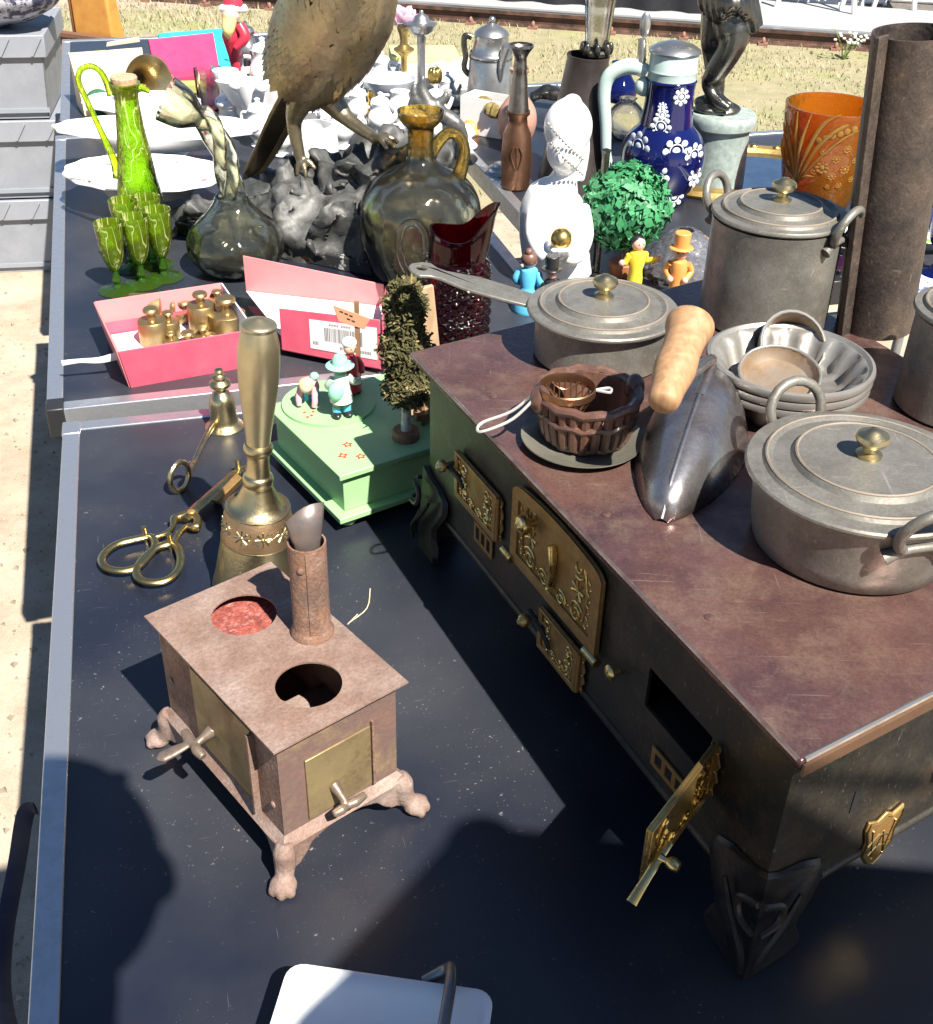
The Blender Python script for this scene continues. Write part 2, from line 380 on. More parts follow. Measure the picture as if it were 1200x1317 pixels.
IRONPIPE = mat('rusty_pipe', (.042, .034, .031), .52, .3, c2=(.095, .07, .055), s=22, bump=.3, bs=240, c3=(.19, .115, .06), s3=18, lo3=.6, hi3=.74, grain=.35, scr=.15)
BRONZE = mat('bronze', (.37, .30, .18), .38, .9, c2=(.26, .20, .12), s=24, bump=.5, bs=75, c3=(.38, .33, .24), s3=12, lo3=.52, hi3=.75)
DBRONZE = mat('dark_bronze', (.10, .095, .085), .3, .9, c2=(.15, .14, .12), s=30, bump=.06)
PORC = mat('white_porcelain', (.83, .83, .82), .18, 0, c2=(.80, .80, .80), s=5, coat=.3, rv=.03)
ENAMEL = mat('white_enamel', (.82, .83, .84), .22, 0, c2=(.78, .79, .80), s=5, coat=.3, rv=.04)
PLASTER = mat('white_plaster', (.84, .83, .81), .5, 0, c2=(.78, .77, .75), s=14, bump=.06)
DWHITE = mat('white_card', (.80, .79, .77), .7, 0, c2=(.74, .73, .71), s=30)
GREENP = mat('green_paint', (.30, .52, .25), .42, 0, c2=(.27, .49, .23), s=12, bump=.03)
def paint(name, c, r=.4, **k): return mat(name, c, r, 0, tuple(x * .9 for x in c), 40, **k)
SKIN = paint('painted_skin', (.75, .48, .36)); SKINR = paint('rosy_wood', (.78, .42, .33))
BLACKP = paint('black_paint', (.02, .02, .022), .3); WHITEP = paint('white_paint', (.8, .79, .77)); REDP = paint('red_paint', (.52, .03, .06)); PINKP = paint('pink_paint', (.75, .36, .42))
MINT = paint('mint_paint', (.28, .58, .46)); PALEG = paint('pale_grey_green_paint', (.52, .62, .56)); BLUEP = paint('sky_blue_paint', (.10, .46, .72)); YELP = paint('yellow_paint', (.80, .62, .05)); ORGP = paint('orange_paint', (.72, .30, .08)); BROWNP = paint('brown_paint', (.16, .08, .06)); TANP = paint('tan_paint', (.42, .22, .08)); BLONDE = paint('blonde_paint', (.80, .68, .28))
LWOOD = wood('pale_wood', (.50, .36, .22), (.36, .24, .14)); MWOOD = wood('brown_wood', (.26, .14, .07), (.17, .09, .05)); BEECH = wood('beech_handle', (.40, .24, .125), (.28, .155, .075), ax=(1, 1, 6))
CORK = mat('cork', (.55, .38, .24), .85, 0, c2=(.36, .22, .13), s=160, bump=.4)
CLEAR = glass('clear_glass', (.985, .985, .98), refr=.4, rough=.02, ior=1.4, glow=.0, bump=.15, bs=40)
CLEARY = glass('straw_glass', (.985, .985, .86), refr=.5, rough=.05, ior=1.5, glow=.035, bump=1.0, bs=16, bd=.014)
AMBER = glass('amber_clear_glass', (.985, .955, .80), refr=.5, rough=.05, ior=1.55, glow=.035, bump=1.0, bs=11, bd=.014)
AMBERD = glass('amber_glass', (.84, .68, .28), refr=.5, rough=.04, glow=.08, bump=.5, bs=70)
LIME = glass('lime_glass', (.72, .94, .07), refr=.45, rough=.04, glow=.20, bump=.7, bs=45, bd=.006, crack=(.80, .78, .38), cs=60)
LIMED = glass('green_foot_glass', (.36, .78, .10), refr=.5, rough=.04, glow=.16, bump=.5, bs=70)
RUBY = glass('ruby_glass', (.30, .006, .022), refr=.4, rough=.05, glow=.05)
ORANGE = glass('orange_crystal', (.96, .42, .05), refr=.4, rough=.05, glow=.30, bump=.7, bs=70)
CRYST = glass('cut_crystal', (.94, .94, 1.0), refr=.5, rough=.05, glow=.20, bump=1.0, bs=60, bd=.01)
COBALT = mat('cobalt_glaze', (.003, .005, .055), .08, 0, c2=(.005, .008, .085), s=12, coat=.6, rv=.04)
COBG = glass('cobalt_glass', (.05, .10, .62), refr=.4, rough=.04, glow=.2)

# ================================================================== setting
sand = mat('sandy_ground', (.37, .305, .225), .9, 0, c2=(.27, .215, .155), s=7, bump=.9, bs=45, c3=(.45, .385, .30), s3=2.2, lo3=.45, hi3=.66, grain=.3)
struct('ground', ([(-90, -60, 0), (90, -60, 0), (90, 150, 0), (-90, 150, 0)], [(0, 1, 2, 3)]), sand)
drygrass = mat('dry_grass_soil', (.31, .265, .165), .95, 0, c2=(.23, .215, .115), s=6, bump=.9, bs=60, c3=(.26, .28, .10), s3=1.6, lo3=.52, hi3=.66)
edge = [(-14 + i * .4, 4.15 + .35 * mn.noise(Vector((i * .31, 2, 0))) + .12 * mn.noise(Vector((i * 1.7, 5, 0)))) for i in range(71)]
poly = edge + [(14, 9.0), (-14, 6.4)]
struct('grass_field', ([(x, y, .004) for x, y in poly], [tuple(range(len(poly)))]), drygrass)
# grass blades (uncountable)
gm = mat('dry_grass', (.33, .285, .165), .8, 0, c2=(.22, .235, .10), s=3, c3=(.40, .355, .24), s3=9, lo3=.45, hi3=.6)
rng = random.Random(3); GV = []; GF = []
for i in range(52000):
    x = rng.uniform(-3.6, 4.2); y = rng.uniform(4.15, 8.2)
    if mn.noise(Vector((x * 1.3, y * 1.3, 4))) < rng.uniform(-.55, .25): continue
    h = rng.uniform(.012, .04) * (1.25 if mn.noise(Vector((x * .7, y * .9, 9))) > .1 else .8); a = rng.uniform(0, 6.28); wd = rng.uniform(.0025, .005)
    dx, dy = math.cos(a), math.sin(a); l = rng.uniform(.2, 1.1) * h; o = len(GV)
    GV += [(x - dy * wd, y + dx * wd, 0), (x + dy * wd, y - dx * wd, 0), (x + dx * l, y + dy * l, h)]; GF.append((o, o + 1, o + 2))
tag(obj('grass', (GV, GF), gm, flatshade=True), 'short dry yellow grass on the field behind the stalls', 'grass', kind='stuff')

# loose gravel on the sandy ground (uncountable)
GV = []; GF = []
for i in range(9000):
    x = rng.uniform(-2.4, .9); y = rng.uniform(.3, 4.6); r_ = rng.choice((.002, .003, .004, .007)) * rng.uniform(.7, 1.4); o = len(GV); a = rng.uniform(0, 6.28)
    GV += [(x + r_ * math.cos(a), y + r_ * math.sin(a), 0), (x + r_ * math.cos(a + 2.0), y + r_ * math.sin(a + 2.0), 0), (x + r_ * math.cos(a + 4.1), y + r_ * math.sin(a + 4.1), 0), (x, y, r_ * .9)]
    GF += [(o, o + 1, o + 3), (o + 1, o + 2, o + 3), (o + 2, o, o + 3)]
tag(obj('gravel', (GV, GF), mat('gravel_stone', (.30, .25, .19), .9, 0, c2=(.16, .13, .10), s=3, c3=(.45, .41, .35), s3=7), flatshade=True), 'loose fine gravel strewn over the sandy ground', 'gravel', kind='stuff')

# railway rail with its paved strip
P0, P1 = at(400, 14, 0), at(1130, 66, 0); P0.z = P1.z = 0
rd = (P1 - P0).normalized(); rn = V3(-rd.y, rd.x, 0)
conc = mat('pale_concrete', (.36, .365, .375), .85, 0, c2=(.31, .315, .325), s=3, bump=.3, bs=50)
def along(poly_xz, a, b, o=P0): # extrude a cross-section (across, height) along the rail
    n = len(poly_xz); V = [tuple(o + rd * a + rn * x + V3(0, 0, z)) for x, z in poly_xz] + [tuple(o + rd * b + rn * x + V3(0, 0, z)) for x, z in poly_xz]
    return V, [tuple(range(n)), tuple(reversed(range(n, 2 * n)))] + [(i, (i + 1) % n, n + (i + 1) % n, n + i) for i in range(n)]
struct('path', along([(.12, -.05), (.12, .076), (.80, .09), (.80, -.05)], -9, 12), conc)
dgr = mat('dark_gravel', (.16, .14, .12), .95, 0, c2=(.10, .09, .08), s=20, bump=.8, bs=70, c3=(.22, .2, .17), s3=3)
struct('gravel_yard', along([(.81, -.05), (.81, .03), (30, .03), (30, -.05)], -12, 16), dgr)
railm = mat('rusty_rail', (.06, .038, .03), .6, .4, c2=(.16, .085, .06), s=12, bump=.3, bs=80)
railsec = [(-.055, 0), (-.055, .008), (-.009, .018), (-.009, .055), (-.026, .062), (-.026, .082), (.026, .082), (.026, .062), (.009, .055), (.009, .018), (.055, .008), (.055, 0)]
rail = tag(bpy.data.objects.new('rail', None), 'rusty railway rail with spikes running along the pale paved strip', 'rail'); COL.objects.link(rail); rail.location = P0
lo_ = lambda vf: mv(vf, *(-P0))
obj('rail_bar', lo_(along(railsec, -8, 11)), railm, rail, ang=30)
obj('rail_head_strip', lo_(along([(-.022, .082), (-.022, .085), (.022, .085), (.022, .082)], -8, 11)), mat('polished_rail', (.55, .55, .56), .3, .9), rail)
spm = mat('rail_clip', (.30, .15, .11), .8, .1, bump=.3)
spk = None
for i in range(22):
    s0 = -3.2 + i * .42 + rng.uniform(-.05, .05); q = rd * s0 - rn * .085
    if spk is None:
        spk = obj('spike', join(box(-.026, .026, -.015, .03, 0, .018), ell((0, 0, .03), (.012, .012, .02), 8, 6)), spm, rail); o_ = spk
    else: o_ = spk.copy(); COL.objects.link(o_); o_.parent = rail
    o_.location = q; o_.rotation_euler = (0, 0, math.atan2(rd.y, rd.x))
# short rail end lying behind the left-hand tables
q0, q1 = at(86, 62, 0), at(200, 78, 0); dd = (q1 - q0).normalized(); nn = V3(-dd.y, dd.x, 0)
rail2 = thing('rail', 'short length of brown rail on the ground behind the cardboard box', 'rail', q0)
n12 = len(railsec); Lr = (q1 - q0).length + .9
obj('rail_bar', ([tuple(dd * -.5 + nn * x + V3(0, 0, z)) for x, z in railsec] + [tuple(dd * Lr + nn * x + V3(0, 0, z)) for x, z in railsec],
    [tuple(range(n12)), tuple(reversed(range(n12, 2 * n12)))] + [(i, (i + 1) % n12, n12 + (i + 1) % n12, n12 + i) for i in range(n12)]), mat('brown_rail', (.20, .10, .06), .7, .2, bump=.3), rail2, ang=30)
for i in range(6):
    o_ = spk.copy(); COL.objects.link(o_); o_.parent = rail2; o_.location = dd * (i * .16 - .3) - nn * .085; o_.rotation_euler = (0, 0, math.atan2(dd.y, dd.x))

# ------------------------------------------------------------------ folding tables
def table(label, org, rz, wd, ln, strap=False):
    t = thing('folding_table', label, 'table', (org[0], org[1], 0), rz, 'black folding tables with aluminium edges'); e = .021; th = .036
    obj('table_top', mv(box(e, wd - e, e, ln - e, T - .02, T)), MATS['table'], t)
    for a in ((e, wd - e, 0, e), (e, wd - e, ln - e, ln), (0, e, .03, ln - .03), (wd - e, wd, .03, ln - .03)):
        obj('edge_rail', box(*a, T - th, T + .002), ALU, t, bevel=.0015)
    for x in (0, wd - e):
        for y in (0, ln - .03): obj('corner_cap', box(x - .001, x + e + .001, y - .001, y + .031, T - th - .004, T + .003), BLKPL if y == 0 else ALU, t, bevel=.002)
    for x in (.045, wd - .045):
        for y in (.12, ln - .12):
            l = obj('leg', tube([(x, y, 0), (x, y, T - .02)], .0125, 12), ALUD, t); obj('foot', lathe([(0, 0), (.017, 0), (.017, .03), (.013, .035), (0, .035)], 12), BLKPL, l).location = (x, y, 0)
    for y in (.12, ln - .12): obj('cross_bar', tube([(.045, y, .3), (wd - .045, y, .3)], .009, 8), ALUD, t)
    return t
table('black folding table with aluminium edge carrying the two toy stoves', (-.205, .14), R(15.2), 1.03, 1.19)
table('black folding table with aluminium edge carrying the bronze bird and pink box', (-.548, 1.318), R(16.5), .755, 1.24)
table('black folding table with aluminium edge carrying the stein and the coffee pot', (.205, 1.70), R(16.5), .40, 1.32)
table('black folding table with aluminium edge carrying the statue and orange vase', (.596, 1.816), R(16.5), .75, .82)
table('black folding table with aluminium edge carrying the cardboard box and porcelain', (-.915, 2.585), R(16.5), .80, .85)
# carrying strap of the nearest table
a0, a1 = at(34, 1045, .70), at(-12, 1330, .68)
one('carry_strap', 'dark blue webbing strap hanging along the aluminium table edge', 'strap', (0, 0, 0),
    tube([at(46, 1040, .705), at(33, 1046, .70), at(22, 1110, .66), at(6, 1200, .64), at(2, 1270, .65), at(14, 1330, .69), at(38, 1345, .705)], .0075, 8, k=6, flat=(1, .2), rot=R(40)), paint('webbing', (.025, .03, .06), .8))
# ================================================================== big toy kitchen range
ZS = .955; HS = ZS - T
A = at(527, 452, ZS); B = at(1030, 980, ZS); UL = (B - A).length
uu = (B - A).normalized(); vv = V3(math.cos(R(32.5)), math.sin(R(32.5)), 0); nf = V3(-uu.y, uu.x, 0); nf = nf if nf.dot(vv) < 0 else -nf   # outward normal of the front
ne = V3(vv.y, -vv.x, 0)                                   # outward normal of the near end
DEP = .455
stove = thing('toy_stove', 'large black toy kitchen range with rusty top and ornate brass doors', 'toy stove', (A.x, A.y, T))
def SP(u, v, z): return uu * u + vv * v + V3(0, 0, z)     # local position: along the front, into the depth, up
def sbox(u0, u1, v0, v1, z0, z1): return hexa([SP(u, v, z) for z in (z0, z1) for u, v in ((u0, v0), (u1, v0), (u1, v1), (u0, v1))])
FM = frame(V3(0, 0, 0), uu, V3(0, 0, 1), nf)              # plate space (u, z, out) for the front
IN = .016                                                 # body set back under the top
def fr(vf, out=0.): return xf(vf, Matrix.Translation(vv * IN + nf * out) @ FM)
EM = frame(uu * (UL - IN), vv, V3(0, 0, 1), ne)           # near end: (v, z, out)
def en(vf, out=0.): return xf(vf, Matrix.Translation(ne * out) @ EM)
def fuv(x, y):                                            # photo pixel on the front panel -> (u, z)
    P = onplane(x, y, V3(A.x, A.y, T) + vv * IN, nf) - V3(A.x, A.y, T); w_ = P.dot(nf)
    # solve P = uu*u + vv*v
    return P.dot(uu) - (vv * IN).dot(uu), P.z
def euv(x, y):
    P = onplane(x, y, V3(A.x, A.y, T) + uu * (UL - IN), ne) - V3(A.x, A.y, T) - uu * (UL - IN); return P.dot(vv), P.z
zb = .062
# top plate with rolled lip
top = obj('top_plate', sbox(0, UL, 0, DEP, HS - .009, HS), STOVETOP, stove, bevel=.003, seg=3)
for (u_, v_) in ((.12, .035), (.33, .03), (.47, .03)):
    obj('rivet', lathe([(0, HS - .001), (.0038, HS - .001), (.0038, HS + .0006), (.0026, HS + .0012), (0, HS + .0012)], 14), STOVETOP, top).location = SP(u_, v_, 0)
obj('edge_highlight', tube([SP(UL - .001, .004, HS - .0012), SP(UL - .001, DEP - .004, HS - .0012)], .0022, 8), mat('edge_glint_steel', (.62, .58, .55), .28, .9, c2=(.4, .34, .3), s=30), top)  # strip of bright metal added as the sun glint on the near edge
obj('edge_highlight', tube([SP(.004, .0008, HS - .0014), SP(UL - .003, .0008, HS - .0014)], .0018, 8), mat('front_edge_glint', (.36, .29, .27), .32, .8, c2=(.2, .12, .11), s=30), top)  # paler strip added as the highlight along the front edge
copper = mat('copper_edge', (.34, .2, .12), .4, .7, c2=(.25, .14, .09), s=40)
obj('edge_strip', sbox(UL + .0005, UL + .0025, .002, DEP - .002, HS - .012, HS - .003), copper, stove)
# front with fire opening, end, back, bottom
(fo_u0, fo_z1), (fo_u1, _), (_, fo_z0) = fuv(836, 858), fuv(916, 950), fuv(836, 915)
front_out = [(IN, zb), (UL - IN, zb), (UL - IN, HS - .010), (IN, HS - .010)]
obj('front_panel', xf(fr(holed(front_out, [[(fo_u0, fo_z0), (fo_u1, fo_z0), (fo_u1, fo_z1), (fo_u0, fo_z1)]], .003)), Matrix.Translation(-nf * .003)), STOVEBODY, stove)
for a in ((UL - IN - .003, UL - IN, IN + .003, DEP - IN), (IN, IN + .003, IN + .003, DEP - IN)):
    obj('end_panel', sbox(*a, zb, HS - .0095), STOVEBODY, stove)
obj('back_panel', sbox(IN + .003, UL - IN - .003, DEP - IN - .003, DEP - IN, zb, HS - .0095), STOVEBODY, stove)
obj('bottom_panel', sbox(IN, UL - IN, IN, DEP - IN, zb - .003, zb - .0002), STOVEBODY, stove)
obj('base_lip', fr(tube([(IN - .004, zb + .002, -.001), (UL - IN + .003, zb + .002, -.001)], .0042, 10)), STOVEBODY, stove)
obj('base_lip', en(tube([(IN - .004, zb + .002, -.001), (DEP - IN, zb + .002, -.001)], .0042, 10)), STOVEBODY, stove)
# firebox inside the open door
obj('firebox', fr(join(box(fo_u0 - .004, fo_u1 + .004, fo_z0 - .004, fo_z1 + .004, -.09, -.088), box(fo_u0 - .004, fo_u1 + .004, fo_z0 - .006, fo_z0 - .004, -.088, -.004))), CASTIRON, stove)
def scroll(cx, cy, r, turns=1.4, hand=1, a0=0., n=14):
    return [(cx + hand * r * (1 - .75 * i / n) * math.cos(a0 + turns * 6.28 * i / n), cy + r * (1 - .75 * i / n) * math.sin(a0 + turns * 6.28 * i / n), 0) for i in range(n + 1)]
def flower(cx, cy, r, n=7, w=.0011):
    return join(*[tube([(cx, cy, 0), (cx + r * math.cos(6.28 * i / n), cy + r * math.sin(6.28 * i / n), 0)], [w * .6, w * 1.3], 5) for i in range(n)], ell((cx, cy, 0), (w * 1.8,) * 3, 8, 6))
def ornate_door(par, u0, u1, z0, z1, arch=0., put=fr, mt=BRASSD, orn=BRASSY, d0=.002):
    d = obj('door', put(box(u0, u1, z0, z1, 0, .003), d0) if not arch else put(prism([(u0, z0), (u1, z0), (u1, z1 - arch)] + [(u1 + (u0 - u1) * t, z1 - arch + arch * math.sin(math.pi * t) ** .38) for t in (.04, .1, .18, .35, .5, .65, .82, .9, .96)] + [(u0, z1 - arch)], 0, .003), d0), mt, par, bevel=.0008)
    b = min(u1 - u0, z1 - z0) * .13
    fo = [(u0, z0), (u1, z0), (u1, z1 - arch)] + ([(u1 + (u0 - u1) * t, z1 - arch + arch * math.sin(math.pi * t) ** .38) for t in (.04, .1, .18, .35, .5, .65, .82, .9, .96)] if arch else []) + [(u0, z1 - arch)]
    fi = [(u0 + b, z0 + b), (u1 - b, z0 + b), (u1 - b, z1 - arch - b * .5)] + ([(u1 - b + (u0 - u1 + 2 * b) * t, z1 - arch - b + arch * math.sin(math.pi * t) ** .38) for t in (.04, .1, .18, .35, .5, .65, .82, .9, .96)] if arch else []) + [(u0 + b, z1 - arch - b * .5)]
    obj('door_frame', put(holed(fo, [fi], .0022), d0 + .003), mt, d, bevel=.0006)
    W, H = u1 - u0, z1 - z0; orn_l = []
    rr_ = min(W, H) * .13
    for sx in (-1, 1):
        cx = (u0 + u1) / 2 + sx * W * .27
        for sy in (.24, .76):
            orn_l.append(tube(scroll(cx, z0 + H * sy, rr_, hand=sx, a0=.6 if sy < .5 else -2), .0011, 5))
        orn_l.append(flower(cx, z0 + H * .5, rr_ * .85))
        orn_l.append(tube([(cx + sx * W * .07, z0 + H * .2, 0), (cx + sx * W * .1, z0 + H * .5, 0), (cx + sx * W * .06, z0 + H * .8, 0)], .0009, 5, k=4))
    orn_l.append(tube(scroll((u0 + u1) / 2 - W * .1, z0 + H * .2, rr_ * .8, hand=-1), .001, 5)); orn_l.append(tube(scroll((u0 + u1) / 2 + W * .1, z0 + H * .2, rr_ * .8), .001, 5))
    if not arch:
        zt_d = z1
    else: zt_d = z1 - arch
    bb_ = b * 1.5                                          # leafy vine along the inside of the frame
    for (xa, za, xb, zb_) in ((u0 + bb_, z0 + bb_, u1 - bb_, z0 + bb_), (u1 - bb_, z0 + bb_, u1 - bb_, zt_d - bb_ * .6), (u0 + bb_, z0 + bb_, u0 + bb_, zt_d - bb_ * .6)):
        ln_ = math.hypot(xb - xa, zb_ - za); nl = max(4, int(ln_ / .0055))
        for i in range(nl):
            t_ = (i + .5) / nl; sg_ = 1 if i % 2 else -1; dx_, dz_ = (xb - xa) / ln_, (zb_ - za) / ln_
            orn_l.append(xf(ell((0, 0, 0), (.0024, .0011, .0009), 8, 5), Matrix.Translation((xa + (xb - xa) * t_ - dz_ * sg_ * .0012, za + (zb_ - za) * t_ + dx_ * sg_ * .0012, 0)) @ Matrix.Rotation(math.atan2(dz_, dx_) + sg_ * .8, 4, 'Z')))
    obj('relief', put(join(*orn_l), d0 + .0035), orn, d)
    return d
def knob(par, u, z, r=.0075, out=.02, put=fr, mt=BRASSY, name='knob'):
    k = lathe([(0, 0), (r * .45, 0), (r * .4, out * .5), (r * .9, out * .58), (r, out * .72), (r * .85, out * .86), (r * .45, out * .94), (r * .3, out), (0, out)], 18)
    return obj(name, put(mv(k, u, z, 0)), mt, par)
def hinge(par, u, z0, z1, put=fr, d=.002):
    h = (z1 - z0); pts = [(u, z0), (u + .006, z0 + h * .06), (u + .004, z0 + h * .2), (u + .008, z0 + h * .35), (u + .005, z0 + h * .5), (u + .008, z0 + h * .65), (u + .004, z0 + h * .8), (u + .006, z0 + h * .94), (u, z1)]
    hg = obj('hinge', put(prism(pts, 0, .0012), d), BRASSD, par)
    obj('hinge_pin', put(tube([(u, z0, .003), (u, z1, .003)], .0018, 8), d), BRASSD, hg)
    for t in (.15, .5, .85): obj('hinge_rivet', put(ell((u + .0045, z0 + h * t, .0015), (.0012, .0012, .0008), 8, 5), d), BRASSY, hg)
def ext(*px):
    q = [fuv(*p) for p in px]; return min(a for a, b in q), max(a for a, b in q), min(b for a, b in q), max(b for a, b in q)
# upper left door, oven door, lower door
d1 = ext((593, 577), (647, 697)); (a0, zt0), (a1, _) = fuv(593, 577), fuv(647, 627); zl = fuv(597, 640)[1]
ornate_door(stove, a0, a1, zl, zt0); hinge(stove, a1 + .001, zl + .002, zt0 - .002)
k1 = fuv(581, 604); knob(stove, a0 - .010, (zl + zt0) / 2 + .004, .0065, .022); obj('latch', fr(tube([(a0 - .012, (zl + zt0) / 2 + .003, .009), (a0 + .012, (zl + zt0) / 2 + .001, .008), (a0 + .022, (zl + zt0) / 2 - .006, .008)], [.003, .0026, .0016], 8, k=4)), CASTIRON, stove)
(o0, ozt), (o1, _) = fuv(668, 640), fuv(781, 770); ozb = fuv(671, 722)[1]; 
oven = ornate_door(stove, o0, o1, ozb, min(ozt + .024, HS - .013), arch=.012)
ku, kz = o0 + (o1 - o0) * .22, ozt - .004
knob(stove, o0 + (o1 - o0) * .26, ozt - .0, .0095, .024, name='knob')
obj('lever', fr(tube([(o0 + (o1 - o0) * .5, ozt, .008), (o0 + (o1 - o0) * .53, ozt - .02, .009), (o0 + (o1 - o0) * .5, ozt - .042, .009), (o0 + (o1 - o0) * .53, ozb + .02, .009)], [.005, .0042, .0036, .004], 10, k=5, flat=(1, .5))), BRASSY, stove)
obj('hinge_rod', fr(tube([(o0 - .012, ozb + .001, .007), (o0 + .006, ozb + .001, .007)], .0042, 12)), BRASSY, stove)
obj('hinge_rod', fr(tube([(o1 - .014, ozb - .003, .007), (o1 + .006, ozb - .003, .007)], .0042, 12)), BRASSY, stove)
obj('hinge_rod', fr(tube([(o0 + .008, ozb - .003, .003), (o1 - .016, ozb - .003, .003)], .002, 8)), BRASSD, stove)
(l0, lzt), (l1, _) = fuv(702, 778), fuv(752, 832); lzb = fuv(702, 832)[1]
lzt = min(lzt, ozb - .008); ornate_door(stove, l0, l1, lzb, lzt); hinge(stove, l1 + .001, lzb + .001, lzt - .001)
knob(stove, l0 - .010, (lzb + lzt) / 2 + .002, .0065, .022); obj('latch', fr(tube([(l0 - .014, (lzb + lzt) / 2 + .008, .009), (l0 + .010, (lzb + lzt) / 2 + .002, .008), (l0 + .024, (lzb + lzt) / 2 - .008, .008)], [.0034, .0026, .0016], 8, k=4)), CASTIRON, stove)
kk = fuv(796, 862); knob(stove, kk[0], kk[1], .007, .012)
# slotted vents
for tl, tr_, bl in (((613, 668), (636, 693), (614, 694)), ((843, 957), (887, 1008), (844, 985))):
    (v0, vz1), (v1, _) = fuv(*tl), fuv(*tr_); vz0 = fuv(*bl)[1]; n_ = 3; w_ = (v1 - v0)
    hs = [[(v0 + w_ * (.1 + .3 * i), vz0 + .004), (v0 + w_ * (.1 + .3 * i + .2), vz0 + .004), (v0 + w_ * (.1 + .3 * i + .2), vz1 - .004), (v0 + w_ * (.1 + .3 * i), vz1 - .004)] for i in range(n_)]
    vt = obj('vent', fr(holed([(v0, vz0), (v1, vz0), (v1, vz1), (v0, vz1)], hs, .0014), .0012), BRASSD, stove)
    obj('vent_backing', fr(box(v0 + .001, v1 - .001, vz0 + .001, vz1 - .001, 0, .0008), .0004), paint('slot_black', (.008, .008, .01), .8), vt)  # black plate painted as the dark inside the vent slots
# the open fire door, swung out on its hinge
hu, hz0, hz1 = fo_u1 + .006, fo_z0 - .008, fo_z1 + .004
hinge(stove, hu + .002, hz0, hz1)
OD = math.radians(119)
Mo = Matrix.Translation(vv * IN + nf * .004) @ FM @ Matrix.Translation((hu, 0, 0)) @ Matrix.Rotation(OD, 4, 'Y') @ Matrix.Translation((-hu, 0, 0))
def od(vf, out=0.): return xf(vf, Mo @ Matrix.Translation((0, 0, out)))
dw = (fo_u1 - fo_u0) * 1.12 + .008
dq = ornate_door(stove, hu - dw, hu, hz0, hz1, put=od, mt=mat('bright_brass', (.60, .42, .17), .32, .9, c2=(.45, .3, .1), s=60, bump=.15), orn=GOLD, d0=0)
dq['label'] = 'brass fire door standing open'
obj('latch', od(tube([(hu - dw + .02, (hz0 + hz1) / 2, .009), (hu - dw - .012, (hz0 + hz1) / 2 - .004, .010), (hu - dw - .028, (hz0 + hz1) / 2 - .012, .009)], [.0032, .003, .0038], 10, k=4, flat=(1, .6))), BRASSY, stove)
obj('knob', od(mv(lathe([(0, 0), (.003, 0), (.0024, .005), (.0046, .008), (.005, .011), (.0036, .014), (0, .015)], 16), hu - dw + .006, (hz0 + hz1) / 2, .010)), BRASSY, stove)
# shield with monogram and slot on the near end
s0, s1 = euv(1104, 1104), euv(1150, 1048); cx, cz = (s0[0] + s1[0]) / 2, (s0[1] + s1[1]) / 2; sw, sh = .040, .056
shp = [(-.5, .36), (-.46, .5), (-.2, .42), (0, .52), (.2, .42), (.46, .5), (.5, .36), (.38, .1), (.42, -.18), (.2, -.42), (0, -.52), (-.2, -.42), (-.42, -.18), (-.38, .1)]
shield = obj('emblem', en(prism([(cx + a * sw, cz + b * sh) for a, b in shp], 0, .0025), .0005), BRASSD, stove, bevel=.0008)
obj('emblem_rim', en(tube([(cx + a * sw * .92, cz + b * sh * .92, .003) for a, b in shp], .0011, 6, closed=True)), BRASSY, shield)
mono = [[(-.28, .25), (-.1, -.3)], [(-.1, -.3), (.05, .15)], [(.05, .15), (.2, -.3)], [(.2, -.3), (.3, .25)], [(-.3, -.02), (-.05, .12), (.28, -.02)], [(-.22, -.22), (0, -.1), (.25, -.2)]]
obj('monogram', en(join(*[tube([(cx + a * sw, cz + b * sh, .003) for a, b in l], .0008, 5, k=3 if len(l) > 2 else 0) for l in mono], *[ell((cx + a * sw, cz + b * sh, .003), .0015, 8, 6) for a, b in ((-.28, .27), (.3, .27), (-.1, -.33), (.2, -.33))])), BRASSY, shield)
su = euv(1100, 1028); obj('slot', en(box(su[0] - .003, su[0] + .003, su[1] - .012, su[1] + .010, 0, .0006), .0002), paint('slot_black', (.008, .008, .01), .8), stove)  # flat black plate painted as the dark of an open slot
hl = euv(1195, 995); obj('peg', en(mv(lathe([(0, 0), (.006, 0), (.0055, .007), (.003, .009), (0, .009)], 14), hl[0] + .01, hl[1], 0)), ZINC, stove)
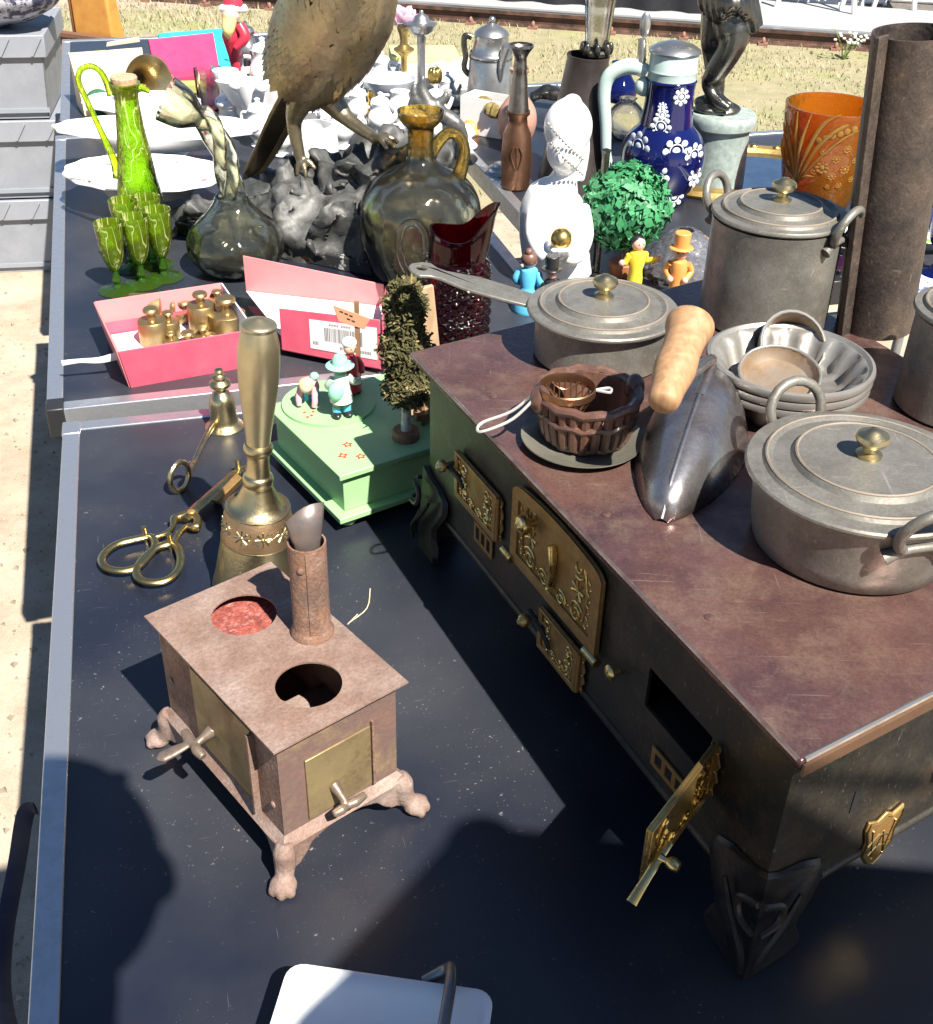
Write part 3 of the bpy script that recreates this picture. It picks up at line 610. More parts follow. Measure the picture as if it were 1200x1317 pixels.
# cast legs on the four corners
def cast_leg(u, v, su_, sv_):
    ou, ov = uu * su_, vv * sv_; o = SP(u, v, 0); dg_ = (ou + ov).normalized()
    L_ = []
    for ax_, ay_ in ((ou, ov), (ov, ou)):      # two bent leaves meeting on the corner edge
        pts = [(0.0, .106), (-.012, .100), (-.034, .097), (-.054, .090), (-.060, .078), (-.054, .064), (-.045, .050), (-.043, .036), (-.046, .028), (-.052, .018), (-.042, .003), (-.010, .0), (0, .0)]
        V = []; n_ = len(pts)
        for dp in (.0, .006):
            for a, z in pts:
                bul = (.010 * math.sin(min(1, max(0, z / .095)) * 3.14) + (.006 if z < .02 else 0))
                V.append(tuple(o + ax_ * a + dg_ * (bul + dp) + V3(0, 0, z)))
        L_.append((V, [tuple(range(n_)), tuple(reversed(range(n_, 2 * n_)))] + [(i, (i + 1) % n_, n_ + (i + 1) % n_, n_ + i) for i in range(n_)]))
        L_.append(tube([o + ax_ * -.040 + dg_ * .017 + V3(0, 0, .078), o + ax_ * -.028 + dg_ * .02 + V3(0, 0, .058), o + ax_ * -.010 + dg_ * .022 + V3(0, 0, .034), o + ax_ * -.006 + dg_ * .02 + V3(0, 0, .014)], [.002, .003, .0028, .002], 6, k=4))
        L_.append(tube([o + ax_ * -.004 + dg_ * .017 + V3(0, 0, .088), o + ax_ * -.022 + dg_ * .02 + V3(0, 0, .08), o + ax_ * -.02 + dg_ * .022 + V3(0, 0, .066), o + ax_ * -.004 + dg_ * .022 + V3(0, 0, .062)], [.0025, .003, .003, .002], 6, k=4))
    lg = obj('leg', join(*L_), CASTIRON, stove, ang=50)
    return lg
cast_leg(UL - IN + .001, IN - .001, 1, -1); cast_leg(IN - .001, IN - .001, -1, -1); cast_leg(UL - IN + .001, DEP - IN, 1, 1); cast_leg(IN - .001, DEP - IN, -1, 1)

# ------------------------------------------------------------------ stove pipe
pb = at(1124, 418, ZS); ph = hz(pb, 40, .7); pr_ = 47 * mpp(pb)
sp_ = thing('stove_pipe', 'tall rusty brown sheet metal flue pipe with a folded seam', 'pipe', pb, 0, None, lean(pb, 1178, ph))
obj('pipe', lathe([(pr_, 0), (pr_, ph * .33), (pr_, ph * .66), (pr_, ph), (pr_ - .0018, ph), (pr_ - .0018, 0), (pr_, 0)], 44), IRONPIPE, sp_)
a_ = R(214)
obj('seam', rot(join(box(pr_ - .002, pr_ + .016, -.002, .0015, .002, ph + .004), box(pr_ + .013, pr_ + .0165, -.0015, .005, .002, ph + .004)), a_), IRONPIPE, sp_, bevel=.0006)
obj('rivet', rot(ell((pr_ + .010, -.003, ph - .06), (.003, .002, .003), 8, 6), a_), IRONPIPE, sp_)

# ------------------------------------------------------------------ pots and pans on the range
def pot_lid(par, base, rim, zr, kz=1.0, knob_r=.0125):
    """stepped pressed lid of radius rim resting at height zr"""
    p = [(0, zr - .001), (rim * .97, zr - .003), (rim, zr - .001), (rim, zr + .001), (rim * .985, zr + .0025), (rim * .86, zr + .003), (rim * .84, zr + .0055), (rim * .81, zr + .0062), (rim * .77, zr + .0045), (rim * .63, zr + .0065), (rim * .60, zr + .0105), (rim * .57, zr + .011), (rim * .53, zr + .010), (rim * .2, zr + .0125), (0, zr + .013)]
    l = obj('lid', lathe(p, 56), ZINC, par, ang=35)
    for rr_, zz_ in ((.825, .0058), (.585, .0108)): obj('lid_ridge', tube([(rim * rr_ * math.cos(i * .1309), rim * rr_ * math.sin(i * .1309), zr + zz_) for i in range(48)], .0013, 6, closed=True), mat('rust_stained_ridge', (.27, .225, .18), .55, .2, c2=(.19, .155, .12), s=30), l)
    k = knob_r; z0 = zr + .012
    obj('lid_knob', lathe([(0, z0), (k * .75, z0), (k * .78, z0 + k * .25), (k * .42, z0 + k * .42), (k * .40, z0 + k * .7), (k * .85, z0 + k * .95), (k, z0 + k * 1.25), (k * .92, z0 + k * 1.5), (k * .5, z0 + k * 1.72), (k * .32, z0 + k * 1.85), (0, z0 + k * 1.9)], 24), BRASS, l)
    return l
def ring_handle(par, c, n, r=.022, wr=.0042, tilt=0., arc=(-50, 230)):
    """bail ring standing on the pot wall: n = outward direction (angle), c = foot"""
    ca, sa = math.cos(n), math.sin(n); tx = V3(-sa, ca, 0); upv = (V3(0, 0, 1) * math.cos(tilt) + V3(ca, sa, 0) * math.sin(tilt))
    pts = [V3(*c) + upv * r + tx * r * math.cos(R(a)) + upv * r * .95 * math.sin(R(a)) for a in range(arc[0], arc[1] + 1, 20)]
    h = obj('handle', tube(pts, wr, 10), ZINC, par)
    obj('handle_mount', tube([V3(*c) + tx * (-r * 1.05) + V3(-ca, -sa, 0) * .002 + V3(0, 0, -.002), V3(*c) + tx * -r * .5 + V3(0, 0, .004), V3(*c) + tx * r * .5 + V3(0, 0, .004), V3(*c) + tx * (r * 1.05) + V3(-ca, -sa, 0) * .002 + V3(0, 0, -.002)], [.006, .0035, .0035, .006], 10, k=3), ZINC, h)
def cooking_pot(label, cpx, ly, by, rim_px, body_px, base_px, handles, hr=.022, name='cooking_pot', tilt=.5):
    P = at(*cpx, ZS); zr = hz(P, ly); rl = rim_px * mpp(P + V3(0, 0, zr)); rb = body_px * mpp(P + V3(0, 0, zr)); r0 = base_px * mpp(P)
    t = thing(name, label, 'pot', P, 0, 'tin pots on the range')
    pr = [(r0 * .93, 0), (r0, .003), (r0 + (rb - r0) * .35, zr * .25), (r0 + (rb - r0) * .75, zr * .7), (rb, zr - .012), (rb + .001, zr - .004)]
    obj('body', lathe(shell(pr, .0022), 56), ZINC, t, ang=50); pot_lid(t, P, rl, zr + .0005)
    for a in handles: ring_handle(t, (rb * math.cos(a) * 1.01, rb * math.sin(a) * 1.01, zr - .017), a, hr, .0042, tilt)
    return t, P, zr, rb
cooking_pot('wide tin pot with stepped lid beside the near corner of the range', (1090, 694), 606, 0, 152, 140, 122, (R(112), R(-76)), .024, tilt=.35)
cooking_pot('tall tin pot with stepped lid standing against the flue pipe', (979, 408), 274, 0, 87, 84, 80, (R(140), R(-40)), .021, tilt=.3)
cooking_pot('tall tin pot with lid beside the fluted moulds and the flue', (1229, 523), 402, 0, 86, 80, 78, (R(60),), .02)
pt, PP, pz, pr0 = cooking_pot('shallow tin saucepan with long flat handle and stepped lid', (770, 456), 398, 0, 98, 86, 84, (), name='saucepan')
h0 = V3(-pr0 * .93, pr0 * .3, pz - .006); h1 = at(536, 347, ZS + pz + .012) - PP
hd = (h1 - h0).normalized(); hs_ = hd.cross(V3(0, 0, 1)).normalized(); hl_ = (h1 - h0).length
wd_ = [(0, .013), (.25, .016), (.55, .017), (.78, .010), (.86, .011), (.93, .017), (1.0, .014), (1.06, .004)]
out_ = [(a * hl_, b) for a, b in wd_] + [(a * hl_, -b) for a, b in reversed(wd_)]
hu_ = hs_.cross(hd)
obj('handle', xf(holed(out_, [circ(hl_ * .965, 0, .0055, 16)], .0035), frame(h0, hd, hs_, hu_)), ZINC, pt, bevel=.001)

# stack of fluted moulds
MP = at(1005, 521, ZS); mz = hz(MP, 462); mr = 107 * mpp(MP + V3(0, 0, mz))
moldm = mat('grey_tinned_iron', (.36, .35, .32), .42, .6, c2=(.27, .255, .235), s=30, bump=.15, bs=120, c3=(.33, .21, .13), s3=16, lo3=.6, hi3=.72)
def mold(z0, dz, r, label):
    fl = lambda a, i: 1 + (.045 * abs(math.sin(a * 8)) - .03) * (1 if 0 < i < 4 else 0) * (1)
    t = thing('fluted_mould', label, 'cake mould', MP + V3(0, 0, z0), 0, 'stack of fluted moulds')
    wall = [(r * .70, 0), (r * .76, dz * .2), (r * .84, dz * .7), (r * .9, dz - .004)]
    V = lathe([(0, 0)] + wall + [(r * .93, dz)] + [(r * .90, dz)] + [(q - .002, max(z + .001, .002)) for q, z in reversed(wall)] + [(0, .002)], 96, lambda a, i: 1 + (.10 * abs(math.sin(a * 8)) - .075 if i in (1, 2, 3, 4, 7, 8, 9, 10) else 0))
    obj('wall', V, moldm, t, ang=60)
    obj('rim', lathe([(r * .90, dz - .001), (r * .95, dz + .003), (r * .99, dz + .002), (r, dz - .001), (r * .985, dz - .0045), (r * .95, dz - .0035), (r * .90, dz - .001)], 72), moldm, t)
    return t
for i, lb in enumerate(('bottom mould of the stack of grey fluted tin moulds', 'middle mould of the stack of grey fluted tin moulds', 'top mould of the stack of grey fluted tin moulds, holding small cups')):
    mold(.001 + i * .0085, mz - .018, mr * (.98 + .01 * i), lb)
cm = mat('tarnished_cup', (.40, .33, .26), .45, .6, c2=(.30, .20, .12), s=30, bump=.12, c3=(.2, .1, .05), s3=18, lo3=.58, hi3=.72)
def small_cup(px_, zc, r, h, rx, rz_, label):
    P = at(*px_, ZS + zc); q = thing('tin_cup', label, 'cup', P, rz_, 'small cups inside the moulds', lx=rx)
    obj('cup', lathe(shell([(r * .72, 0), (r * .82, h * .1), (r * .95, h * .6), (r, h)], .0012), 36), cm, q); obj('cup_rim', tube([(r * math.cos(i * .2618), r * math.sin(i * .2618), h) for i in range(24)], .0016, 8, closed=True), moldm, q)
small_cup((1004, 452), mz - .022, 44 * mpp(MP), .028, R(50), R(12), 'small tarnished cup tipped upright inside the fluted mould')
small_cup((1000, 492), mz - .020, 50 * mpp(MP), .012, R(16), R(-10), 'small shallow round tin lying in front inside the fluted mould')

# brown basket-weave bowl, saucer, tea strainer
BP = at(752, 563, ZS); bz = hz(BP, 507); br = 68 * mpp(BP + V3(0, 0, bz))
sau = mat('dark_saucer', (.26, .25, .2), .4, .5, c2=(.18, .17, .14), s=30)
sr = 78 * mpp(BP)
one('saucer', 'thin dark metal saucer under the brown bowl', 'saucer', at(748, 571, ZS), lathe([(0, 0), (sr * .6, 0), (sr * .75, .003), (sr, .008), (sr * 1.0, .009), (sr * .74, .0045), (sr * .6, .0018), (0, .0018)], 48), sau)
bm_ = mat('brown_glaze', (.115, .055, .038), .38, 0, c2=(.065, .03, .022), s=20, bump=.25, bs=120, coat=.35, c3=(.20, .115, .085), s3=16, lo3=.5, hi3=.7)
bw = thing('ceramic_bowl', 'brown glazed bowl with basket weave sides standing on the saucer', 'bowl', BP + V3(0, 0, .003))
obj('bowl_wall', lathe(shell([(br * .70, 0), (br * .785, bz * .12), (br * .85, bz * .4), (br * .895, bz * .7), (br * .93, bz * .98)], .005), 64, lambda a, i: 1 + (.012 * (1 if math.sin(a * 12 + (i % 2) * 3.14) > 0 else -1) if 1 < i < 6 else 0)), bm_, bw, ang=35)
for zz, rr_ in ((bz * .98, .95), (bz * .62, .93), (bz * .08, .78)):
    obj('band', tube([(br * rr_ * math.cos(i * .1745), br * rr_ * math.sin(i * .1745), zz + .0012 * math.sin(i * 2.1)) for i in range(36)], .0042 if rr_ > .94 else .003, 8, closed=True), bm_, bw)
for i in range(26):
    a = i * .2417; obj('stave', tube([(br * .79 * math.cos(a), br * .79 * math.sin(a), bz * .12), (br * .855 * math.cos(a), br * .855 * math.sin(a), bz * .42), (br * .905 * math.cos(a), br * .905 * math.sin(a), bz * .92)], .0044, 8, k=2), bm_, bw)
for a in (R(195), R(20)):
    obj('lug', mv(ell((0, 0, 0), (.009, .011, .013), 12, 8), br * .96 * math.cos(a), br * .96 * math.sin(a), bz * .92), bm_, bw)
cpw = mat('copper_wire', (.34, .18, .09), .38, .9, c2=(.2, .1, .06), s=60)
sp = at(729, 505, ZS + bz + .006); srr = 37 * mpp(sp)
st = thing('tea_strainer', 'copper tea strainer with white wire handle laid across the brown bowl', 'strainer', sp)
obj('rim', lathe([(srr, 0), (srr, .006), (srr * .96, .007), (srr * .93, .004), (srr * .94, -.002), (srr, 0)], 36), cpw, st)
mesh_ = []
for i in range(9):
    t = i / 8; 
    for sgn in range(2):
        pts = []
        for j in range(9):
            s_ = -1 + 2 * j / 8; o_ = -.85 + 1.7 * t; x, y = (s_ * math.sqrt(max(0, 1 - o_ * o_)), o_); x, y = (x, y) if sgn else (y, x)
            pts.append((x * srr * .94, y * srr * .94, -.026 * (1 - (x * x + y * y))))
        mesh_.append(tube(pts, .0007, 4))
obj('mesh_cup', join(*mesh_), cpw, st)
he = at(614, 552, ZS + .012) - sp; h_s = V3(he.x, he.y, 0).normalized(); pt_ = V3(-h_s.y, h_s.x, 0)
obj('wire_handle', tube([h_s * srr + pt_ * .004, he * .6 + pt_ * .007, he * .93 + pt_ * .008, he, he * .93 - pt_ * .008, he * .6 - pt_ * .007, h_s * srr - pt_ * .004], .0014, 8, k=5), mat('pale_wire', (.72, .70, .66), .35, .4), st)
obj('hook', mv(tube([(-h_s * srr * .98), (-h_s * (srr + .012) + pt_ * .004), (-h_s * (srr + .012) - pt_ * .004), (-h_s * srr * .98)], .0013, 6, k=4), 0, 0, .003), mat('pale_wire', (.72, .70, .66), .35, .4), st)

# scoop with wooden handle, bowl turned down on the range
sc_ = thing('scoop', 'polished steel scoop with turned wooden handle lying mouth down on the range', 'scoop', at(868, 640, ZS))
o = at(868, 640, ZS); tip = at(850, 672, ZS) - o; tail = at(905, 545, ZS) - o
ax = (tail - tip); LL = ax.length; ax.normalize(); sd = V3(-ax.y, ax.x, 0)
sec = []
NS = 14
for i in range(NS + 1):
    t = i / NS; w_ = .046 * (math.sin(min(1, t * 1.35 + .02) * math.pi / 2)) ** .62 * (1 if t < .8 else 1 - (t - .8) * 1.0); h_ = .070 * (t ** .55) * (1 if t < .75 else 1 - (t - .75) * 1.2) + .002
    row = []
    for j in range(13):
        s_ = -1 + j / 6; hh = h_ * (1 - abs(s_) ** 2.2) ** .8 if abs(s_) < 1 else 0
        row.append(tip + ax * (LL * t * 1.05) + sd * (w_ * s_) + V3(0, 0, hh + .001))
    sec.append(row)
V = [tuple(p) for r_ in sec for p in r_]; Fs = [(i * 13 + j, i * 13 + j + 1, (i + 1) * 13 + j + 1, (i + 1) * 13 + j) for i in range(NS) for j in range(12)]
obj('scoop_bowl', (V, Fs), STEEL, sc_, ang=60, solid=.0016)
ridge = obj('ridge', tube([sec[i][6] + V3(0, 0, .0005) for i in range(0, NS + 1, 2)], .0016, 6), STEEL, sc_)
g0 = at(852, 520, ZS + .095) - o; g1 = at(890, 412, ZS + .125) - o; gx = (g1 - g0).normalized(); gl_ = (g1 - g0).length
hp = [(0, -.002), (.010, 0), (.0125, .006), (.0135, gl_ * .2), (.0165, gl_ * .4), (.0155, gl_ * .6), (.0165, gl_ * .78), (.0195, gl_ * .9), (.017, gl_ * .98), (0, gl_ * 1.01)]
obj('grip', xf(lathe(smooth_prof(hp, 3), 24), Matrix.Translation(g0) @ gx.to_track_quat('Z', 'Y').to_matrix().to_4x4()), BEECH, sc_)
obj('shank', tube([sec[9][6] + V3(0, 0, -.004), sec[12][6] + V3(0, 0, .012), g0 + gx * gl_ * .5 + V3(0, 0, -.02), g1 - gx * .01], [.006, .0055, .005, .004], 10, k=4), STEEL, sc_)
# ================================================================== small rusty toy stove
hst = hz(at(340, 1140), 970)
zt = T + hst
cs = [at(*q, zt) for q in ((340, 970), (518, 885), (362, 722), (190, 785))]
ctr = sum(cs, V3(0, 0, 0)) / 4; ex = ((cs[1] - cs[0]) + (cs[2] - cs[3])).normalized(); wx = ((cs[1] - cs[0]).length + (cs[2] - cs[3]).length) / 2; wy = ((cs[3] - cs[0]).length + (cs[2] - cs[1]).length) / 2
rzs = math.atan2(ex.y, ex.x) + R(4)
ss = thing('toy_stove', 'small rusty toy stove with two round holes and a chimney', 'toy stove', (ctr.x, ctr.y, T), rzs)
Ls = Matrix.Rotation(-rzs, 4, 'Z')
def sl_(x, y, z=zt): return Ls @ (at(x, y, z) - V3(ctr.x, ctr.y, T))
h1, h2 = sl_(314, 790), sl_(397, 880)
hx, hy = wx / 2, wy / 2; z0 = .040; z1 = hst - .0016
obj('top_plate', mv(holed([(-hx, -hy), (hx, -hy), (hx, hy), (-hx, hy)], [circ(h1.x, h1.y, .0265, 40), circ(h2.x, h2.y, .0255, 40)], .0016), 0, 0, z1), RUST, ss)
bx, by_ = hx - .0065, hy - .008; w3 = .0014
# walls: front (-y), left (-x), right, back
obj('front_wall', box(-bx, bx, -by_, -by_ + w3, z0, z1), mat('scorched_rust', (.21, .125, .10), .66, .2, c2=(.12, .085, .08), s=14, bump=.3, bs=220, c3=(.30, .20, .11), s3=14, lo3=.52, hi3=.68), ss)
obj('right_wall', box(bx - w3, bx, -by_ + w3, by_ - w3, z0, z1), RUST, ss)
obj('back_wall', box(-bx, bx, by_ - w3, by_, z0, z1), RUST, ss)
obj('left_wall', box(-bx, -bx + w3, -by_ + w3, by_ - w3, z0, z1), RUSTO, ss)
obj('floor_plate', box(-bx + w3, bx - w3, -by_ + w3, by_ - w3, z0, z0 + .002), RUST, ss)
obj('ash_shelf', box(-bx + w3, bx - w3, h1.y - .035, h1.y + .045, z1 - .014, z1 - .012), RUSTR, ss)
obj('grate', box(-bx + w3, bx - w3, -by_ + w3, h1.y - .035, z1 - .078, z1 - .076), RUST, ss)
# base flange, sloping outwards
fl_o, fl_i = .0065, 0
V = [(-bx - fl_o, -by_ - fl_o, z0 - .003), (bx + fl_o, -by_ - fl_o, z0 - .003), (bx + fl_o, by_ + fl_o, z0 - .003), (-bx - fl_o, by_ + fl_o, z0 - .003), (-bx, -by_, z0 + .005), (bx, -by_, z0 + .005), (bx, by_, z0 + .005), (-bx, by_, z0 + .005)]
obj('base_flange', (V, [(0, 1, 5, 4), (1, 2, 6, 5), (2, 3, 7, 6), (3, 0, 4, 7)]), RUST, ss, solid=.0016, flatshade=True)
def paw(sx, sy):
    cx, cy = sx * (bx + .001), sy * (by_ + .001); L_ = []
    d = V3(sx, sy, 0).normalized(); t_ = V3(0, 0, 0)
    p = [V3(cx, cy, z0), V3(cx, cy, z0 - .008) + d * .003, V3(cx, cy, z0 - .02) + d * .004, V3(cx, cy, .012) + d * .008, V3(cx, cy, .0065) + d * .013]
    L_.append(tube(p, [.006, .009, .0085, .0075, .0085], 12, k=4))
    L_.append(ell(tuple(V3(cx, cy, .0072) + d * .014), (.011, .011, .0075), 14, 8))
    s = V3(-d.y, d.x, 0)
    for q in (-1, 0, 1): L_.append(ell(tuple(V3(cx, cy, .0055) + d * (.022 - abs(q) * .003) + s * q * .0065), (.0045, .0045, .0055), 8, 6))
    # curved apron leaves towards the middle of each side
    for ax_, ln_ in ((V3(-sx, 0, 0), bx), (V3(0, -sy, 0), by_ * .62)):
        nrm = V3(0, sy, 0) if abs(ax_.x) > .5 else V3(sx, 0, 0)
        pts = [(0, z0 - .001), (ln_ * .98, z0 - .001), (ln_ * .98, z0 - .008), (ln_ * .7, z0 - .010), (ln_ * .45, z0 - .015), (ln_ * .28, z0 - .025), (ln_ * .2, .012), (0, .010)]
        A_ = [V3(cx, cy, z) + ax_ * a + nrm * (.002 + .004 * max(0, 1 - a / (ln_ * .4))) for a, z in pts]; B_ = [q_ - nrm * .003 for q_ in A_]; n_ = len(pts)
        L_.append(([tuple(v) for v in A_ + B_], [tuple(range(n_)), tuple(reversed(range(n_, 2 * n_)))] + [(i, (i + 1) % n_, n_ + (i + 1) % n_, n_ + i) for i in range(n_)]))
    obj('paw_foot', join(*L_), RUST, ss, fuse=.0012, sm=2)
for sx in (-1, 1):
    for sy in (-1, 1): paw(sx, sy)
# chimney
cp = sl_(402, 812); chh = hz(at(402, 818, zt), 702); cr_ = 24 * mpp(at(402, 818, zt))
ch = obj('chimney', mv(lathe([(cr_ + .0025, 0), (cr_ + .0025, .003), (cr_ + .0008, .006), (cr_, .009), (cr_, chh), (cr_ - .0015, chh), (cr_ - .0015, 0), (cr_ + .0025, 0)], 36), cp.x, cp.y, hst), RUSTO, ss)
fvw = (Ls @ V3(-CAM.x + ctr.x, -CAM.y + ctr.y, 0)).normalized() * -1; fa = math.atan2(fvw.y, fvw.x)
obj('chimney_seam', mv(rot(box(cr_ - .0015, cr_ + .0005, -.004, .004, .008, chh - .002), fa + .1), cp.x, cp.y, hst), RUSTO, ch)
obj('rivet', mv(rot(ell((cr_, 0, chh - .018), (.0018, .0032, .0032), 10, 6), fa - .45), cp.x, cp.y, hst), RUSTO, ch)
# bent sheet flap stuck in the chimney
nF = 9; V = []
for i in range(nF):
    a = R(-75 + 150 * i / (nF - 1))
    for z, k in ((-.03, .6), (0, .75), (.012, .95), (.028 + .004 * math.cos(a * 2) + .006 * math.sin(a), 1.12)):
        V.append((math.cos(a) * .006 + (z > 0) * z * -.15, math.sin(a) * cr_ * k, z))
V = rot((V, [(i * 4 + j, i * 4 + j + 1, (i + 1) * 4 + j + 1, (i + 1) * 4 + j) for i in range(nF - 1) for j in range(3)]), fa + .15)
obj('draught_flap', mv(V, cp.x, cp.y, hst + chh), mat('grey_sheet', (.15, .13, .125), .45, .5, c2=(.22, .15, .12), s=30, bump=.1), ch, solid=.001)
# front door with handle; side door standing ajar
dbr = mat('dull_brass_plate', (.40, .31, .16), .5, .6, c2=(.27, .195, .11), s=26, bump=.2, bs=120, c3=(.17, .10, .06), s3=24, lo3=.54, hi3=.68)
fdx0, fdx1 = -bx + .022, bx - .026
fd = obj('door', box(fdx0, fdx1, -by_ - .0022, -by_ - .0002, z0 + .010, z1 - .030), dbr, ss, bevel=.0004)
obj('door_edge', box(fdx1 + .001, fdx1 + .003, -by_ - .003, -by_ - .0002, z0 + .008, z1 - .026), RUSTO, ss)
hm_ = mat('bronze_handle', (.24, .185, .14), .42, .5, c2=(.16, .12, .10), s=40, grain=.2)
hx0 = (fdx0 + fdx1) / 2 - .004; hz_ = z0 + .020
obj('handle', join(tube([(hx0 - .002, -by_ - .001, hz_ + .012), (hx0 - .001, -by_ - .010, hz_ + .006), (hx0, -by_ - .016, hz_)], [.0052, .0032, .003], 12, k=4), tube([(hx0 - .013, -by_ - .016, hz_ - .001), (hx0 - .006, -by_ - .017, hz_), (hx0, -by_ - .016, hz_ - .0005), (hx0 + .007, -by_ - .017, hz_), (hx0 + .017, -by_ - .016, hz_)], [.003, .0042, .0032, .0042, .003], 12, k=4)), hm_, fd, fuse=.0008, sm=2)
sdy0, sdy1 = -by_ + .035, by_ - .055
sdr = obj('door', box(-bx - .0022, -bx - .0002, sdy0, sdy1, z0 + .012, z1 - .012), dbr, ss, bevel=.0004)
obj('door_edge', box(-bx - .006, -bx - .0002, sdy0 - .003, sdy0 - .0005, z0 + .006, z1 - .014), RUST, ss)
sy0 = (sdy0 + sdy1) / 2 + .02; sz = z0 + .034
obj('handle', join(tube([(-bx - .001, sy0, sz + .006), (-bx - .010, sy0, sz + .003), (-bx - .018, sy0, sz)], [.0058, .0034, .003], 12, k=4), tube([(-bx - .018, sy0 - .014, sz - .002), (-bx - .019, sy0 - .006, sz), (-bx - .018, sy0, sz), (-bx - .018, sy0 + .009, sz), (-bx - .017, sy0 + .018, sz + .001)], [.0036, .0045, .0036, .0045, .0036], 12, k=4), tube([(-bx - .018, sy0 + .004, sz), (-bx - .032, sy0 + .006, sz - .002), (-bx - .042, sy0 + .008, sz - .004), (-bx - .047, sy0 + .009, sz - .004)], [.003, .0058, .006, .001], 12, k=4, flat=(.5, 1))), hm_, sdr, fuse=.0009, sm=2)
for yy, zz in ((by_ - .012, z0 + .045), (-by_ + .012, z0 + .03)):
    obj('rivet', ell((-bx - .0005, yy, zz), (.0015, .003, .003), 10, 6), RUST, ss)

# ------------------------------------------------------------------ brass hand bell
bb = at(331, 752); bh = hz(bb, 406)
blp = prof(bb, [(752, 57), (746, 56.5), (735, 53.5), (720, 51), (705, 48.5), (692, 46.5), (686, 45)])
bell = thing('hand_bell', 'large brass hand bell with smooth bulging handle and floral band', 'bell', bb, 0, None, lean(bb, 333, bh))
blp[0] = (blp[0][0], 0)
obj('bell_body', lathe(shell(smooth_prof([(r, max(z, 0)) for r, z in blp], 3), .0025, floor=False), 56), BRASS, bell)
sh_ = prof(bb, [(652, 40), (648, 33), (640, 27), (630, 22), (622, 18.5), (619, 19.5), (614, 20), (610, 18.5), (607, 16), (595, 14.5), (582, 15), (578, 18.5), (573, 19), (569, 17)])
zbt = sh_[0][1]
obj('shoulder', lathe([(0, sh_[0][1])] + smooth_prof(sh_, 3) + [(0, sh_[-1][1])], 40), BRASS, bell)
hn = prof(bb, [(570, 15.5), (555, 17), (520, 22), (485, 26.5), (460, 27.5), (440, 26.5), (425, 23), (419, 21), (418, 23), (414, 22.5), (410, 13), (406.5, 4)])
obj('handle', lathe([(0, hn[0][1])] + smooth_prof(hn, 3) + [(0, hn[-1][1] + .0005)], 40), mat('handle_brass', (.52, .45, .29), .36, .9, c2=(.44, .37, .22), s=16, bump=.06, c3=(.5, .42, .26), s3=10), bell)
# floral band
b0, b1 = hz(bb, 687), hz(bb, 651); rb0, rb1 = 45.5 * mpp(bb + V3(0, 0, b0)), 40.5 * mpp(bb + V3(0, 0, b1))
band = obj('floral_band', lathe([(rb0, b0), (rb0 + .001, b0 + .001), (rb1 + .001, b1 - .001), (rb1, b1), (rb1 - .003, b1), (rb0 - .003, b0), (rb0, b0)], 56), mat('rosy_brass', (.40, .27, .16), .45, .9, c2=(.3, .19, .1), s=60, bump=.25), bell)
fl = []
for i in range(20):
    a = i * 2 * math.pi / 20; rm = (rb0 + rb1) / 2 + .0004; zm = (b0 + b1) / 2; o_ = V3(rm * math.cos(a), rm * math.sin(a), zm)
    tn, un = V3(-math.sin(a), math.cos(a), 0), V3((rb1 - rb0) / (b1 - b0) * math.cos(a), (rb1 - rb0) / (b1 - b0) * math.sin(a), 1).normalized()
    for j in range(8 if i % 2 == 0 else 4):
        q_ = 2 * math.pi * j / (8 if i % 2 == 0 else 4) + (.4 if i % 2 else 0); e_ = o_ + (tn * math.cos(q_) + un * math.sin(q_)) * (.008 if i % 2 == 0 else .0065)
        fl.append(tube([o_, e_], [.0006, .0013 if i % 2 == 0 else .0008], 5))
    if i % 2 == 0: fl.append(ell(tuple(o_), .0022, 8, 6))
obj('flowers', join(*fl), BRASS, band)
for zz in (b0, b1): obj('band_bead', tube([((rb0 if zz == b0 else rb1) * math.cos(i * .131) * 1.005, (rb0 if zz == b0 else rb1) * math.sin(i * .131) * 1.005, zz) for i in range(48)], .0012, 6, closed=True), BRASS, band)
obj('clapper', join(tube([(0, 0, .018), (0, 0, zbt - .005)], .002, 8), ell((0, 0, .018), .009, 12, 8)), BRASSD, bell)

# ------------------------------------------------------------------ candle snuffer with ringed handle
sb = at(289, 549); snh = hz(sb, 476); sn = thing('candle_snuffer', 'small brass candle snuffer shaped like a bell with a long ringed handle', 'snuffer', sb)
obj('snuffer_cup', lathe([(0, .002)] + smooth_prof(prof(sb, [(549, 25), (547, 25), (543, 20), (538, 17.5), (520, 17), (510, 15), (502, 8)]), 3) + [(0, hz(sb, 500))], 36), BRASS, sn)
obj('finial', lathe([(0, hz(sb, 503))] + smooth_prof(prof(sb, [(503, 8), (499, 8), (496, 13), (492, 14), (488, 9), (486, 9), (484, 10), (482, 6), (480, 5), (478, 6.5), (475, 5)]), 2) + [(0, hz(sb, 473.5))], 28), BRASS, sn)
hp_ = [at(286, 541, T + .008) - sb, at(275, 545, T + .013) - sb, at(266, 560, T + .012) - sb, at(256, 580, T + .008) - sb, at(250, 594, T + .005) - sb]
obj('handle', tube(hp_, [.0035, .0042, .004, .0036, .003], 10, k=5), BRASS, sn)
rc = at(231, 613, T + .020) - sb; rx_ = at(248, 612, T + .02) - sb - rc
obj('ring', tube([rc + V3(.4, .75, 0).normalized() * (.016 * math.cos(q * .314)) + V3(0, 0, .0185 * math.sin(q * .314)) for q in range(20)], .0032, 8, closed=True), BRASS, sn)
obj('handle_tip', tube([hp_[-1], hp_[-1] + (rc - hp_[-1]) * .4 + V3(0, 0, -.006)], .003, 8), BRASS, sn)

